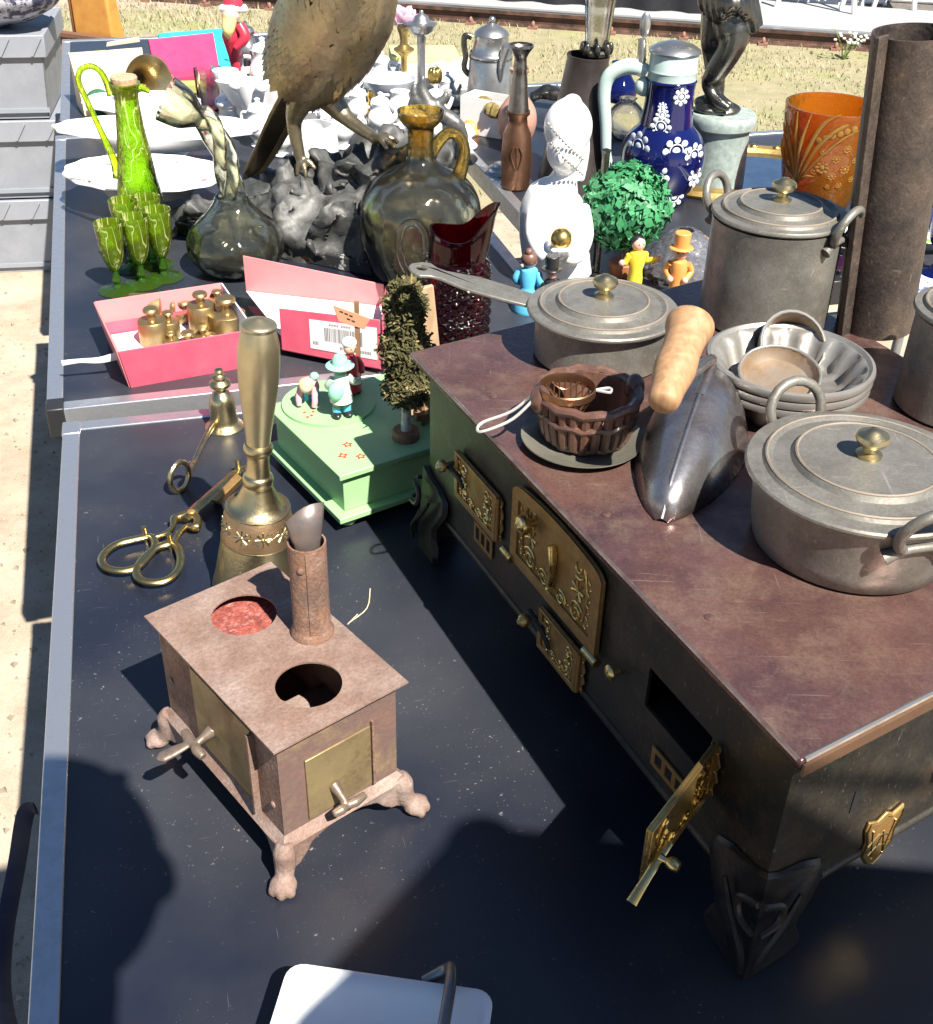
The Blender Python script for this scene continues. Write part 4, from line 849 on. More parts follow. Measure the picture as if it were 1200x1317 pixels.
# ------------------------------------------------------------------ candle-wick scissors
zsc = T + .010
wk = thing('wick_trimmer', 'brass candle wick trimmer scissors lying on their little pegs', 'scissors', at(228, 670, T))
wo = at(228, 670, T)
def W(x, y, z=zsc): return at(x, y, z) - wo
obj('finger_loop', tube([W(*q) for q in ((196, 691), (180, 692), (152, 699), (135, 711), (131, 722), (139, 731), (158, 734), (177, 729), (189, 717), (199, 703))], .0034, 10, closed=True, k=4, flat=(1, 1.3)), BRASSY, wk)
obj('finger_loop', tube([W(*q) for q in ((224, 700), (232, 714), (230, 731), (218, 744), (199, 749), (182, 746), (175, 736), (181, 722), (192, 711), (207, 702))], .0034, 10, closed=True, k=4, flat=(1, 1.3)), BRASSY, wk)
obj('arm', tube([W(197, 692), W(212, 687), (W(222, 678)), W(224, 668), W(234, 664), W(246, 658)], [.0036, .0034, .003, .0052, .0045, .004], 10, k=4), BRASSY, wk)
obj('arm', tube([W(224, 700), W(230, 686), W(240, 677), W(252, 678), W(254, 668), W(248, 660)], [.0036, .0034, .003, .0054, .0045, .004], 10, k=4), BRASSY, wk)
obj('pivot_plate', tube([W(236, 668), W(246, 659), W(258, 650)], [.007, .0078, .006], 12, k=3, flat=(.45, 1)), BRASSY, wk)
obj('pivot_screw', ell(tuple(W(246, 658, zsc + .0038)), (.0048, .0048, .002), 12, 6), BRASSD, wk)
obj('blade', tube([W(250, 656), W(275, 634), W(300, 612), W(314, 602), W(323, 598)], [.0075, .0075, .007, .005, .001], 10, k=3, flat=(.32, 1)), BRASSY, wk)
obj('wick_box', hexa([W(273, 646, T + .001), W(284, 650, T + .001), W(312, 622, T + .001), W(302, 612, T + .001), W(272, 642, zsc + .010), W(280, 645, zsc + .010), W(312, 614, zsc + .010), W(304, 608, zsc + .010)]), BRASSD, wk, bevel=.0015)
for q in ((187, 690), (219, 699), (307, 603)):
    obj('peg', mv(lathe([(0, -.010), (.0028, -.010), (.0034, 0), (.003, .010), (.0032, .0125), (0, .013)], 12), *W(*q)), BRASS, wk)

# ------------------------------------------------------------------ green music box
GZ = T + .075
g = [at(438, 611, GZ), at(366, 518, GZ)]; gf = at(571, 569, GZ)
gx_ = (gf - g[0]); gx_.z = 0; gx_.normalize(); gy_ = V3(-gx_.y, gx_.x, 0); gw, gd = .215, (g[1] - g[0]).length * 1.02
mb = thing('music_box', 'pale green wooden music box with painted red flowers on ball feet', 'music box', (g[0].x, g[0].y, T), math.atan2(gx_.y, gx_.x))
Mb = Matrix.Rotation(-math.atan2(gx_.y, gx_.x), 4, 'Z')
def GL(x, y, z=GZ): return Mb @ (at(x, y, z) - V3(g[0].x, g[0].y, T))
obj('lid', box(-.002, gw, -.002, gd, .068, .075), GREENP, mb, bevel=.001)
obj('box_body', box(.006, gw - .008, .006, gd - .008, .022, .068), GREENP, mb, bevel=.001)
obj('base_board', box(-.006, gw + .004, -.006, gd + .004, .015, .022), GREENP, mb, bevel=.001)
for x in (.012, gw - .012):
    for y in (.012, gd - .012): obj('ball_foot', ell((x, y, .008), (.011, .011, .0082), 16, 10), GREENP, mb)
pz = .0754
dc = GL(423, 520, GZ); dr = 60 * mpp(at(423, 520, GZ))
obj('turning_disc', mv(lathe([(0, 0), (dr, 0), (dr, .0032), (0, .0035)], 48), dc.x, dc.y, pz - .0003), GREENP, mb)
redf = paint('red_flower', (.55, .07, .06), .6)
for x, y, n_ in ((447, 572, 5), (441, 586, 4), (464, 587, 5)):
    c = GL(x, y); r_ = .0048
    pts = []
    for i in range(n_ * 8): a = i * 2 * math.pi / (n_ * 8); q = r_ * (1 + .28 * math.cos(n_ * a)); pts.append((c.x + q * math.cos(a), c.y + q * math.sin(a)))
    obj('painted_flower', mv(holed(pts, [circ(c.x, c.y, r_ * .45, 12)], .0003), 0, 0, .0751), redf, mb)
for x, y in ((392, 534), (401, 538), (403, 533), (396, 540)):
    c = GL(x, y); obj('painted_flower', mv(prism(circ(c.x, c.y, .002, 6), 0, .0003), 0, 0, pz + .0034), redf, mb)
# figures: turned and painted wood
def limb(a, b, r0, r1, n=10): return tube([a, (Vector(a) + Vector(b)) / 2, b], [r0, (r0 + r1) / 2, r1], n)
def fig(label, px_, z, rz, s=1., cat='figurine', group='painted wooden figures'):
    t = thing('wooden_figure', label, cat, at(*px_, z), rz, group); t.scale = (s, s, s); return t
zd = GZ + .0036
# man with mint hat and rucksack, seen from behind
f1 = fig('small wooden figure in grey coat, mint hat and mint rucksack on the green box', (440, 534), zd, R(20), 1.0)
obj('boots', join(ell((-.007, -.003, .0035), (.0055, .009, .0038), 12, 8), ell((.007, -.003, .0035), (.0055, .009, .0038), 12, 8)), BLACKP, f1)
obj('legs', join(limb((-.006, 0, .004), (-.0055, 0, .024), .0042, .0055), limb((.006, 0, .004), (.0055, 0, .024), .0042, .0055)), TANP, f1)
obj('socks', join(tube([(-.006, 0, .005), (-.006, 0, .013)], .0052, 12), tube([(.006, 0, .005), (.006, 0, .013)], .0052, 12)), BLUEP, f1)
obj('coat', lathe([(0, .020), (.0135, .020), (.0125, .028), (.0100, .040), (.0085, .050), (.005, .055), (0, .056)], 24), PALEG, f1)
obj('arms', join(tube([(.009, 0, .049), (.016, .002, .041), (.023, .004, .040)], [.0045, .0045, .004], 10, k=3), tube([(-.009, 0, .049), (-.014, .004, .040), (-.012, .010, .034)], [.0045, .0045, .004], 10, k=3)), PALEG, f1)
obj('rucksack', ell((-.008, -.0095, .037), (.0095, .007, .0115), 16, 10), MINT, f1)
obj('head', ell((0, 0, .062), (.0075, .0075, .008), 16, 10), SKIN, f1)
obj('scarf', lathe([(0, .053), (.0065, .053), (.0075, .055), (.0065, .057), (0, .057)], 18), MINT, f1)
obj('hat', lathe([(0, .064), (.0155, .0635), (.0165, .065), (.0145, .066), (.009, .067), (.0085, .074), (.006, .077), (0, .0765)], 28), MINT, f1)
# blonde child in pink bending forward
f2 = fig('small wooden child in pink with yellow hair bending over on the green box', (398, 520), zd, R(-10))
obj('legs', join(limb((-.005, .010, .0), (-.005, .010, .016), .0042, .0045), limb((.005, .010, .0), (.005, .010, .016), .0042, .0045)), BLUEP, f2)
obj('dress', tube([(0, .012, .016), (0, .006, .024), (0, -.002, .026)], [.0095, .0100, .0075], 16, k=4), PINKP, f2)
obj('arms', join(tube([(-.008, -.002, .025), (-.010, -.008, .013), (-.009, -.010, .003)], [.0042, .004, .0032], 10, k=3), tube([(.008, -.002, .025), (.010, -.008, .013), (.009, -.010, .003)], [.0042, .004, .0032], 10, k=3)), PINKP, f2)
obj('head', ell((0, -.010, .029), .0078, 16, 10), SKIN, f2)
obj('hair', ell((0, -.0088, .0312), (.0086, .0086, .0078), 16, 10), BLONDE, f2)
obj('cap', ell((.006, .006, .035), (.0055, .0055, .005), 14, 8), MINT, f2)
# man in red with a white cap beside a signpost
f3 = fig('small wooden figure in crimson coat with white cap standing by the signpost', (452, 505), zd, R(40))
obj('boots', join(ell((-.006, -.003, .0035), (.005, .008, .0038), 12, 8), ell((.006, -.003, .0035), (.005, .008, .0038), 12, 8)), BLACKP, f3)
obj('coat', lathe([(0, .003), (.0115, .004), (.0125, .015), (.0105, .032), (.0085, .045), (.0045, .052), (0, .053)], 22), REDP, f3)
obj('arms', join(tube([(.008, 0, .045), (.0135, -.002, .034), (.010, -.008, .028)], .004, 10, k=3), tube([(-.008, 0, .045), (-.0135, -.002, .034), (-.010, -.008, .028)], .004, 10, k=3)), REDP, f3)
obj('head', ell((0, 0, .060), (.0078, .0078, .0085), 16, 10), SKINR, f3)
obj('eyes', join(ell((-.0028, -.0072, .061), .0009, 6, 5), ell((.0028, -.0072, .061), .0009, 6, 5)), BLACKP, f3)
obj('cap', ell((0, .001, .0665), (.0092, .0092, .0065), 18, 10), WHITEP, f3)
# signpost
sgp = at(462, 498, GZ + .001); sg = thing('signpost', 'tiny brown wooden signpost with one pointing board on the green box', 'signpost', sgp)
sgh = hz(sgp, 388); obj('post', box(-.0028, .0028, -.0028, .0028, 0, sgh), MWOOD, sg)
sgm = paint('sign_wood', (.50, .24, .14), .6)
obj('sign_board', rot(hexa([V3(*q) for q in ((-.022, -.0045, sgh * .80), (.008, -.0045, sgh * .70), (.008, -.003, sgh * .70), (-.022, -.003, sgh * .80), (-.028, -.0045, sgh * .99), (.016, -.0045, sgh * .82), (.016, -.003, sgh * .82), (-.028, -.003, sgh * .99))]), R(8)), sgm, sg, bevel=.0006)
ln_l = [rot(hexa([V3(x0, -.0049, z_ - dz * 4), V3(x0 + .004, -.0049, z_ - dz * 4 - .0016), V3(x0 + .004, -.0047, z_ - dz * 4 - .0016), V3(x0, -.0047, z_ - dz * 4), V3(x0, -.0049, z_ - dz * 4 + .0016), V3(x0 + .004, -.0049, z_ - dz * 4), V3(x0 + .004, -.0047, z_ - dz * 4), V3(x0, -.0047, z_ - dz * 4 + .0016)]), R(8)) for x0, z_, dz in ((-.020, sgh * .91, 0), (-.0145, sgh * .885, 0), (-.009, sgh * .86, 0), (-.012, sgh * .825, 0), (-.0065, sgh * .80, 0))]
obj('lettering', join(*ln_l), BLACKP, sg)
# tree with birch trunk
tp = at(522, 563, GZ); th = hz(tp, 362)
tr = thing('toy_tree', 'toy birch tree with shaggy dark moss crown on round wooden base', 'toy tree', tp)
obj('base_disc', lathe([(0, 0), (.0155, 0), (.016, .002), (.016, .009), (.0145, .011), (0, .011)], 28), MWOOD, tr)
birch = mat('birch_bark', (.55, .55, .53), .7, 0, c2=(.06, .055, .05), s=130, lo=.52, hi=.6, bump=.2)
obj('trunk', tube([(0, 0, .010), (.001, 0, .03), (0, 0, .06), (0, 0, th * .8)], [.0062, .0055, .005, .003], 12), birch, tr)
for i in range(5):
    a = i * 2.4; z = .055 + i * .014; obj('branch', tube([(0, 0, z), (.014 * math.cos(a), .014 * math.sin(a), z + .012)], [.0025, .0012], 6), birch, tr)
mossm = mat('moss', (.10, .085, .03), .9, 0, c2=(.04, .045, .015), s=160, c3=(.36, .29, .13), s3=45, lo3=.56, hi3=.66)
rg = random.Random(11); V = []; Fc = []
def cone_r(t): return .021 + .007 * math.sin(t * 3.14) - .006 * t + .004 * math.sin(t * 17)
for i in range(4200):
    t = rg.random(); z = .048 + t * (th - .048); rr = cone_r(t) * (rg.random() ** .45); a = rg.uniform(0, 6.283)
    c = V3(rr * math.cos(a), rr * math.sin(a), z); d = V3(rg.uniform(-1, 1), rg.uniform(-1, 1), rg.uniform(-1, 1)).normalized(); e = d.orthogonal().normalized(); l = rg.uniform(.003, .0075); w_ = rg.uniform(.0007, .0018); o_ = len(V)
    V += [tuple(c - d * l - e * w_), tuple(c - d * l + e * w_), tuple(c + d * l + e * w_ * .5), tuple(c + d * l - e * w_ * .5)]; Fc.append((o_, o_ + 1, o_ + 2, o_ + 3))
cr0 = obj('crown', (V, Fc), mossm, tr, flatshade=True)
# wooden gable house: boards and posts behind the tree
hp0 = at(560, 543, GZ)
hs0 = thing('toy_house', 'unpainted toy wooden house front of bare boards behind the toy tree', 'toy house', hp0, R(20))
bh_ = hz(hp0, 363)
obj('board', rot(box(-.014, .014, -.002, .004, 0, bh_ * .98), R(-6), 'Y'), LWOOD, hs0, bevel=.0006)
obj('board', rot(mv(box(-.010, .010, -.002, .004, 0, bh_ * .5), -.028, .014, 0), R(8), 'Y'), LWOOD, hs0, bevel=.0006)
obj('sill', box(-.026, -.010, -.010, .004, .010, .018), MWOOD, hs0, bevel=.0006)
obj('side_board', box(-.018, -.014, -.004, .03, 0, bh_ * .42), MWOOD, hs0, bevel=.0006)
for k, (x, y) in enumerate(((508, 518), (514, 521), (520, 524))):
    one('pebble', ('tiny grey pebble by the toy house boards, outermost of three', 'tiny grey pebble between two other pebbles on the green box', 'tiny grey pebble closest to the birch trunk on the green box')[k], 'pebble', at(x, y, GZ + .002), ell((0, 0, 0), (.0032, .003, .0028), 10, 7), paint('grey_pebble', (.42, .43, .42), .7), group='pebbles on the music box')

# ------------------------------------------------------------------ pink box with weights
pinkm = mat('pink_card', (.62, .075, .135), .55, 0, c2=(.66, .12, .18), s=8, bump=.03, c3=(.70, .20, .25), s3=5)
pinkl = mat('salmon_card', (.72, .24, .24), .55, 0, c2=(.68, .20, .21), s=8)
PBZ = .060
pc = [at(168, 498), at(326, 470)]; px0 = pc[0]; pdx = (pc[1] - pc[0]); pdx.z = 0; pdx.normalize()
pb_l, pb_d = .168, .150
pbx = thing('card_box', 'open pink cardboard tray full of brass weights', 'box', px0, math.atan2(pdx.y, pdx.x))
fl_ = .0022
def wall(p0, p1, p2, p3, name, mt): # outward-leaning card wall of four corners
    q = [V3(*p) for p in (p0, p1, p2, p3)]; n_ = (q[1] - q[0]).cross(q[3] - q[0]).normalized() * fl_
    return obj(name, hexa([q[0], q[1], q[1] + n_, q[0] + n_, q[3], q[2], q[2] + n_, q[3] + n_]), mt, pbx, bevel=.0005)
sl2 = .010
wall((0, 0, 0), (pb_l, 0, 0), (pb_l + sl2 * .4, -sl2, PBZ), (-sl2, -sl2, PBZ), 'front_wall', pinkm)
wall((0, pb_d, 0), (0, 0, 0), (-sl2, -sl2, PBZ), (-sl2, pb_d + sl2, PBZ), 'left_wall', pinkl)
wall((pb_l, pb_d, 0), (0, pb_d, 0), (-sl2, pb_d + sl2, PBZ), (pb_l + sl2 * .4, pb_d + sl2, PBZ), 'back_wall', pinkl)
wall((pb_l, 0, 0), (pb_l, pb_d, 0), (pb_l + sl2 * .4, pb_d + sl2, PBZ), (pb_l + sl2 * .4, -sl2, PBZ), 'right_wall', DWHITE)
obj('inner_floor', box(.003, pb_l - .003, .003, pb_d - .003, .001, .012), DWHITE, pbx)
obj('tape', tube([(-.006, pb_d * .22, PBZ * .55), (-.03, pb_d * .25, PBZ * .48), (-.055, pb_d * .27, PBZ * .52), (-.078, pb_d * .3, PBZ * .5)], [.006, .0045, .003, .004], 8, k=4, flat=(1, .12)), DWHITE, pbx)
obj('inner_face', box(-.004, pb_l, pb_d + .0005, pb_d + .001, .01, PBZ * .5), pinkm, pbx)
# weights standing on the inner floor
FZ = T + .0122
def weight(label, x, y, r, h, lying=None):
    r *= 1.14; h *= 1.15
    P = at(x, y, FZ); t = thing('brass_weight', label, 'weight', P, group='brass weights in the pink box')
    if lying is not None: t.location = P + V3(0, 0, r); t.rotation_euler = (0, R(90), lying)
    m_ = mat('old_weight_brass', (.46, .35, .17), .42, .9, c2=(.33, .24, .12), s=40, bump=.15, c3=(.24, .18, .11), s3=14, lo3=.56, hi3=.72)
    obj('weight_body', lathe([(0, 0), (r * .97, 0), (r, .001), (r, h - .0012), (r * .95, h), (r * .3, h + .001), (0, h + .001)], 32), m_, t)
    k = r * .52; obj('weight_knob', mv(lathe([(0, 0), (k * .62, 0), (k * .5, k * .4), (k * .52, k * .8), (k, k * 1.15), (k * 1.05, k * 1.4), (k * .9, k * 1.65), (0, k * 1.75)], 24), 0, 0, h + .0005), m_, t)
    return t
pw = lambda x, y: mpp(at(x, y, FZ))
weight('tall cylindrical brass weight, the tallest one standing in the pink box', 262, 425, 15.5 * pw(262, 425), .036)
weight('wide grey-brass weight standing beside the tall one in the pink box', 294, 428, 20.5 * pw(294, 428), .028)
weight('large brass weight lying on its side in the pink box', 171, 412, 16 * pw(171, 412), .040, R(4))
weight('shiny brass weight with a dent standing near the front of the pink box', 199, 440, 16 * pw(199, 440), .030)
weight('narrow brass weight half hidden behind the dented one', 219, 432, 12 * pw(219, 432), .021)
weight('squat brass weight with thin knob behind the tall weight', 239, 411, 13.5 * pw(239, 411), .012)
weight('small brass weight showing only its knob between the two largest', 282, 408, 11 * pw(282, 408), .026)
weight('flat brass weight with round knob before the wide weight', 262, 437, 12 * pw(262, 437), .006)
weight('flat brass weight at the front of the pink box beside the dented one', 221, 443, 9 * pw(221, 443), .007)
weight('lowest flat brass weight against the front wall of the pink box', 272, 444, 12 * pw(272, 444), .004)
weight('thin flat brass weight tucked under the front wall of the pink box', 243, 443, 14 * pw(243, 443), .004)
# open lid leaning behind
lp = [at(345, 452, T + .020), at(495, 452, T + .012)]
ld = thing('box_lid', 'pink and white box lid lying open with a barcode label', 'box lid', at(345, 455, T), math.atan2(-.02, 1))
Li = Matrix.Rotation(-math.atan2(-.02, 1), 4, 'Z'); lo0 = at(345, 455, T)
def LD(x, y, z): return Li @ (at(x, y, z) - lo0)
zq = T + .012
fb0, fb1 = at(363, 449, zq), at(490, 474, zq)
def upto(P, row): return P + V3(0, 0, hz(P, row, .3))
ft0w, ft1w = upto(fb0, 396), upto(fb1, 411)
LW = lambda P: Li @ (P - lo0)
f0, f1_, c0, c1 = LW(fb0), LW(fb1), LW(ft0w), LW(ft1w)
c2, c3 = LD(494, 386, T + .040), LD(316, 371, T + .040)
def slab(ps, n_, mt, name, th_=.0022, par=ld): q = [Vector(p) for p in ps]; return obj(name, hexa(q + [p + Vector(n_) * th_ for p in q]), mt, par, bevel=.0005)
i0, i1 = f0 * .7 + c0 * .3, f1_ * .7 + c1 * .3
slab([i0, i1, c2 + V3(0, 0, -.012), c3 + V3(0, 0, -.006)], (0, 0, 1), DWHITE, 'inner_panel')
slab([f0, f1_, c1, c0], (0, -1, 0), pinkm, 'front_flap')
bk0, bk1 = LW(upto(at(316, 371, T + .040), 329)), LW(upto(at(494, 386, T + .040), 366))
slab([c3 + V3(0, .001, -.012), c2 + V3(0, .001, -.012), bk1, bk0], (0, 1, 0), pinkl, 'back_flap')
slab([i1, f1_ + V3(.004, 0, 0), c1 + V3(.002, .002, 0), bk1 + V3(.002, 0, -.002)], (1, 0, 0), pinkm, 'side_flap')
slab([f0, f1_, V3(c2.x, c2.y, zq - T), V3(c3.x, c3.y, zq - T)], (0, 0, -1), pinkm, 'under_panel')
# barcode label on the front flap
ff0 = f0 + V3(0, -.0022, 0); ff1 = f1_ + V3(0, -.0022, 0); ft0 = c0 + V3(0, -.0022, 0); ft1 = c1 + V3(0, -.0022, 0)
def FF(a, b, o_=0.): return (ff0 * (1 - a) + ff1 * a) * (1 - b) + (ft0 * (1 - a) + ft1 * a) * b + V3(0, -o_, 0)
def patch(a0, a1, b0, b1, o_, th_): return hexa([FF(a0, b0, o_), FF(a1, b0, o_), FF(a1, b0, o_ + th_), FF(a0, b0, o_ + th_), FF(a0, b1, o_), FF(a1, b1, o_), FF(a1, b1, o_ + th_), FF(a0, b1, o_ + th_)])
lab = obj('label', patch(.30, .97, .18, .84, .0002, .0005), DWHITE, ld)
rg = random.Random(5); bars = []; a = .45
while a < .82:
    w_ = rg.choice((.003, .005, .008)); bars.append(patch(a, a + w_, .40, .70, .0007, .0001)); a += w_ + rg.choice((.004, .006, .009))
for a in (.33, .345, .36, .375): bars.append(patch(a, a + .008, .28, .36, .0007, .0001))
for a in [.50 + i * .016 for i in range(6)] + [.62 + i * .016 for i in range(6)]: bars.append(patch(a, a + .008, .75, .79, .0007, .0001))
for a in [.60, .615] + [.70 + i * .015 for i in range(5)] + [.80 + i * .016 for i in range(7)]: bars.append(patch(a, a + .009, .26, .32, .0007, .0001))
obj('barcode', join(*bars), paint('label_ink', (.12, .11, .11), .7), lab)

# ------------------------------------------------------------------ white enamel dish with wire handle
EZ = T + .036
e0, e1 = at(372, 1237, EZ), at(636, 1275, EZ); edx = (e1 - e0); edx.z = 0; ew = edx.length; edx.normalize()
ed = thing('enamel_dish', 'white enamelled dish with a bent steel wire handle', 'dish', (e0.x, e0.y, T), math.atan2(edx.y, edx.x))
rim_o, rim_i = rrect(0, ew, -.22, 0, .012, 5), rrect(.013, ew - .015, -.205, -.014, .014, 5)
n_ = len(rim_o)
lev = [(rrect(.012, ew - .012, -.208, -.012, .010, 5), 0), (rrect(.003, ew - .003, -.217, -.003, .012, 5), .030), (rim_o, .036), (rrect(.005, ew - .005, -.215, -.005, .012, 5), .0385), (rim_i, .034), (rrect(.030, ew - .032, -.188, -.032, .02, 5), .014), (rrect(.045, ew - .048, -.17, -.048, .02, 5), .008)]
V = [(x, y, z) for pl, z in lev for x, y in pl]; Fc = [(k * n_ + i, k * n_ + (i + 1) % n_, (k + 1) * n_ + (i + 1) % n_, (k + 1) * n_ + i) for k in range(len(lev) - 1) for i in range(n_)]
Fc += [tuple(reversed(range(n_))), tuple(range((len(lev) - 1) * n_, len(lev) * n_))]
obj('dish_body', (V, Fc), ENAMEL, ed, ang=50)
obj('wire_handle', tube([(ew * .66, .004, .030), (ew * .76, .009, .040), (ew * .79, .002, .048), (ew * .80, -.03, .052), (ew * .80, -.14, .052), (ew * .79, -.2, .046), (ew * .7, -.214, .038)], .0042, 10, k=6), mat('grey_wire', (.26, .27, .28), .35, .85, c2=(.2, .2, .21), s=60), ed)

# straw wisp on the table
for k, q in enumerate((((476, 757), (472, 782), (450, 800)), ((460, 790), (449, 801), (447, 803)))):
    one('straw_wisp', ('long curved wisp of straw on the black table beside the rusty chimney', 'tiny short wisp of straw lying at the end of the longer one')[k], 'straw', (0, 0, 0), tube([at(x, y, T + .0012) for x, y in q], .0006, 5, k=4), paint('straw', (.62, .56, .36), .8), group='straw wisps')
# ================================================================== glass and bronze on the second table
def vessel(name, label, cat, base, rows, mt, t=.0022, n=48, fl=None, part='body', k=4, top=None, group=None, smoothp=True, floor=True):
    P = at(*base); pr = prof(P, rows); pr[0] = (pr[0][0], 0)
    q = thing(name, label, cat, P, 0, group, lean(P, top, pr[-1][1]) if top is not None else 0)
    pp = smooth_prof(pr, k) if smoothp else pr
    obj(part, lathe(shell([(r, max(0, z)) for r, z in pp], t, floor), n, fl), mt, q, ang=60)
    return q, P, pr
def rel(P, *px_): return [at(x, y, z) - P for x, y, z in px_]
def vplane(P, x, y): # photo pixel on the upright plane through P that faces the camera
    n_ = V3(P.x - CAM.x, P.y - CAM.y, 0).normalized(); return onplane(x, y, P, n_) - P

# lime glass ewer and its goblets
q, P, pr = vessel('glass_ewer', 'tall lime green crackle glass ewer with looping handle and cork', 'jug', (188, 312),
    [(312, 30), (306, 34), (285, 33.5), (255, 29), (220, 24), (185, 20), (155, 17), (130, 15.5), (116, 17), (106, 20)], LIME, .003)
zt_ = pr[-1][1]; rm = pr[-1][0]
obj('handle', tube([vplane(P, *c) for c in ((152, 228), (146, 205), (128, 165), (112, 130), (101, 105), (104, 90), (117, 85), (129, 92), (137, 106), (143, 122))], [.009, .0065, .0048, .0045, .0045, .0045, .0045, .0045, .005, .007], 10, k=5), LIME, q)
obj('spout', tube([vplane(P, 172, 116), vplane(P, 182, 113), vplane(P, 192, 118)], [.011, .010, .005], 12, k=3, flat=(.6, 1)), LIME, q)
obj('cork', mv(lathe([(0, -.02), (rm * .72, -.02), (rm * .86, .012), (rm * .8, .014), (0, .014)], 20), 0, 0, zt_ - .004), CORK, q)
grp = 'lime glass goblets'
def goblet(label, bx_, by_2, s=1.):
    P = at(bx_, by_2); u = mpp(P) * s
    q = thing('glass_goblet', label, 'goblet', P, 0, grp)
    H = hz(P, by_2 - 88 * s)
    obj('bowl', lathe(smooth_prof([(.004 * s, H * .30), (.010 * s, H * .36), (14 * u, H * .55), (16.5 * u, H * .8), (18 * u, H)], 3) + [(18 * u - .0018, H), (15 * u, H * .78), (12 * u, H * .55), (.007 * s, H * .40), (0, H * .38)], 28), LIME, q)
    obj('stem', lathe([(0, .004), (.007, .006), (.0045, .012), (.0075, .018), (.0045, H * .26), (.006, H * .32), (0, H * .33)], 16), LIMED, q)
    obj('foot', lathe([(0, 0), (24 * u, 0), (24.5 * u, .0012), (16 * u, .003), (.006, .006), (0, .006)], 28), LIMED, q)
for lb, a, b in (('lime glass goblet beside the pink box, its green foot widest in view', 152, 374), ('lime glass goblet standing between the two other front goblets', 184, 366), ('lime glass goblet standing next to the clear decanter', 212, 357), ('lime glass goblet tucked behind against the ewer', 170, 345), ('lime glass goblet half hidden behind the others near the decanter', 199, 341)): goblet(lb, a, b)

# clear decanter with twisted neck and pinched mouth
q, P, pr = vessel('decanter', 'clear straw tinted glass decanter with twisted bent neck and pinched mouth', 'decanter', (306, 346),
    [(346, 34), (340, 48), (325, 60), (308, 62), (292, 55), (278, 40), (264, 27), (252, 21)], CLEARY, .0025)
ax_ = [vplane(P, *c) for c in ((299, 256), (296, 235), (290, 210), (282, 185), (270, 162), (256, 150))]
cen = spl(ax_, 6); st = []
for s3 in range(3):
    pts = []
    for i, c in enumerate(cen):
        a = s3 * 2.094 + i * .16; tdir = (cen[min(i + 1, len(cen) - 1)] - cen[max(i - 1, 0)]).normalized(); e1 = V3(tdir.z, 0, -tdir.x).normalized(); e2 = tdir.cross(e1); pts.append(c + (e1 * math.cos(a) + e2 * math.sin(a)) * .011)
    obj('neck_strand', tube(pts, [.013] + [.0105] * (len(pts) - 2) + [.010], 12), CLEARY, q)
m0, m1 = vplane(P, 256, 152), vplane(P, 222, 132); dm = (m1 - m0).normalized()
obj('mouth', xf(lathe(shell(smooth_prof([(.012, -.004), (.020, .006), (.030, .022), (.034, .040), (.036, .056)], 3), .0022, floor=False), 36, lambda a, i: 1 + .16 * math.cos(2 * a + .6)), Matrix.Translation(m0) @ dm.to_track_quat('Z', 'Y').to_matrix().to_4x4()), CLEARY, q)

# amber decanter with handle
q, P, pr = vessel('decanter', 'big round amber tinted glass decanter with looped handle', 'decanter', (541, 352),
    [(352, 58), (346, 66), (325, 74), (295, 78), (262, 77), (238, 66), (224, 48), (214, 30), (205, 20), (196, 17.5)], AMBER, .003, 56)
nk = prof(P, [(198, 17.5), (185, 16.5), (170, 17), (163, 18.5), (158, 24), (150, 29), (142, 30.5)])
obj('neck', lathe(shell(smooth_prof(nk, 3), .0028, floor=False), 40), AMBERD, q)
obj('handle', tube([vplane(P, *c) for c in ((552, 205), (560, 188), (575, 172), (590, 174), (597, 190), (594, 212), (587, 238))], [.010, .010, .009, .0085, .009, .011, .012], 12, k=5), AMBERD, q)
obj('prunt', rot(mv(lathe([(0, 0), (.022, 0), (.021, .004), (.010, .006), (0, .006)], 24)), R(90), 'X'), AMBER, q).location = vplane(P, 528, 310) + V3(-.02, -.095, 0) * .0 + V3(0, -.098, 0)

# ruby hobnail pitcher
P = at(586, 436); pr = prof(P, [(436, 36), (432, 38), (400, 40), (350, 39.5), (318, 37), (300, 35), (292, 36)]); H = pr[-1][1]
q = thing('glass_pitcher', 'dark ruby hobnail glass pitcher with clear loop handle', 'pitcher', P)
rows_ = 64; V = []; n_ = 96; Fc = []
def rad(z): 
    for (r0, za), (r1, zb_) in zip(pr, pr[1:]):
        if za <= z <= zb_: return r0 + (r1 - r0) * (z - za) / max(1e-6, zb_ - za)
    return pr[-1][0]
pr[0] = (pr[0][0], 0)
for side in (0, 1):
    for i in range(rows_ + 1):
        t = i / rows_
        for k in range(n_):
            a = 2 * math.pi * k / n_; zz = t * H; lip = 0
            if t > .78: lip = (t - .78) / .22 * (.034 * max(0, math.cos(a - R(8))) ** 3 - .010 * math.sin(a) ** 2)
            r_ = rad(zz); 
            if side == 0 and t < .74: r_ *= 1 + .15 * abs(math.cos(a * 8 + zz * 210)) * abs(math.cos(a * 8 - zz * 210))
            else: r_ -= side * .003
            r_ += (.020 * max(0, math.cos(a - R(8))) ** 6 * max(0, (t - .75) / .25)) 
            V.append((r_ * math.cos(a), r_ * math.sin(a), max(zz + lip, side * .004)))
    o_ = side * (rows_ + 1) * n_
    Fc += [(o_ + i * n_ + k, o_ + i * n_ + (k + 1) % n_, o_ + (i + 1) * n_ + (k + 1) % n_, o_ + (i + 1) * n_ + k) for i in range(rows_) for k in range(n_)]
o2 = (rows_ + 1) * n_
Fc += [(rows_ * n_ + k, rows_ * n_ + (k + 1) % n_, o2 + rows_ * n_ + (k + 1) % n_, o2 + rows_ * n_ + k) for k in range(n_)] + [tuple(range(n_)), tuple(range(o2, o2 + n_))]
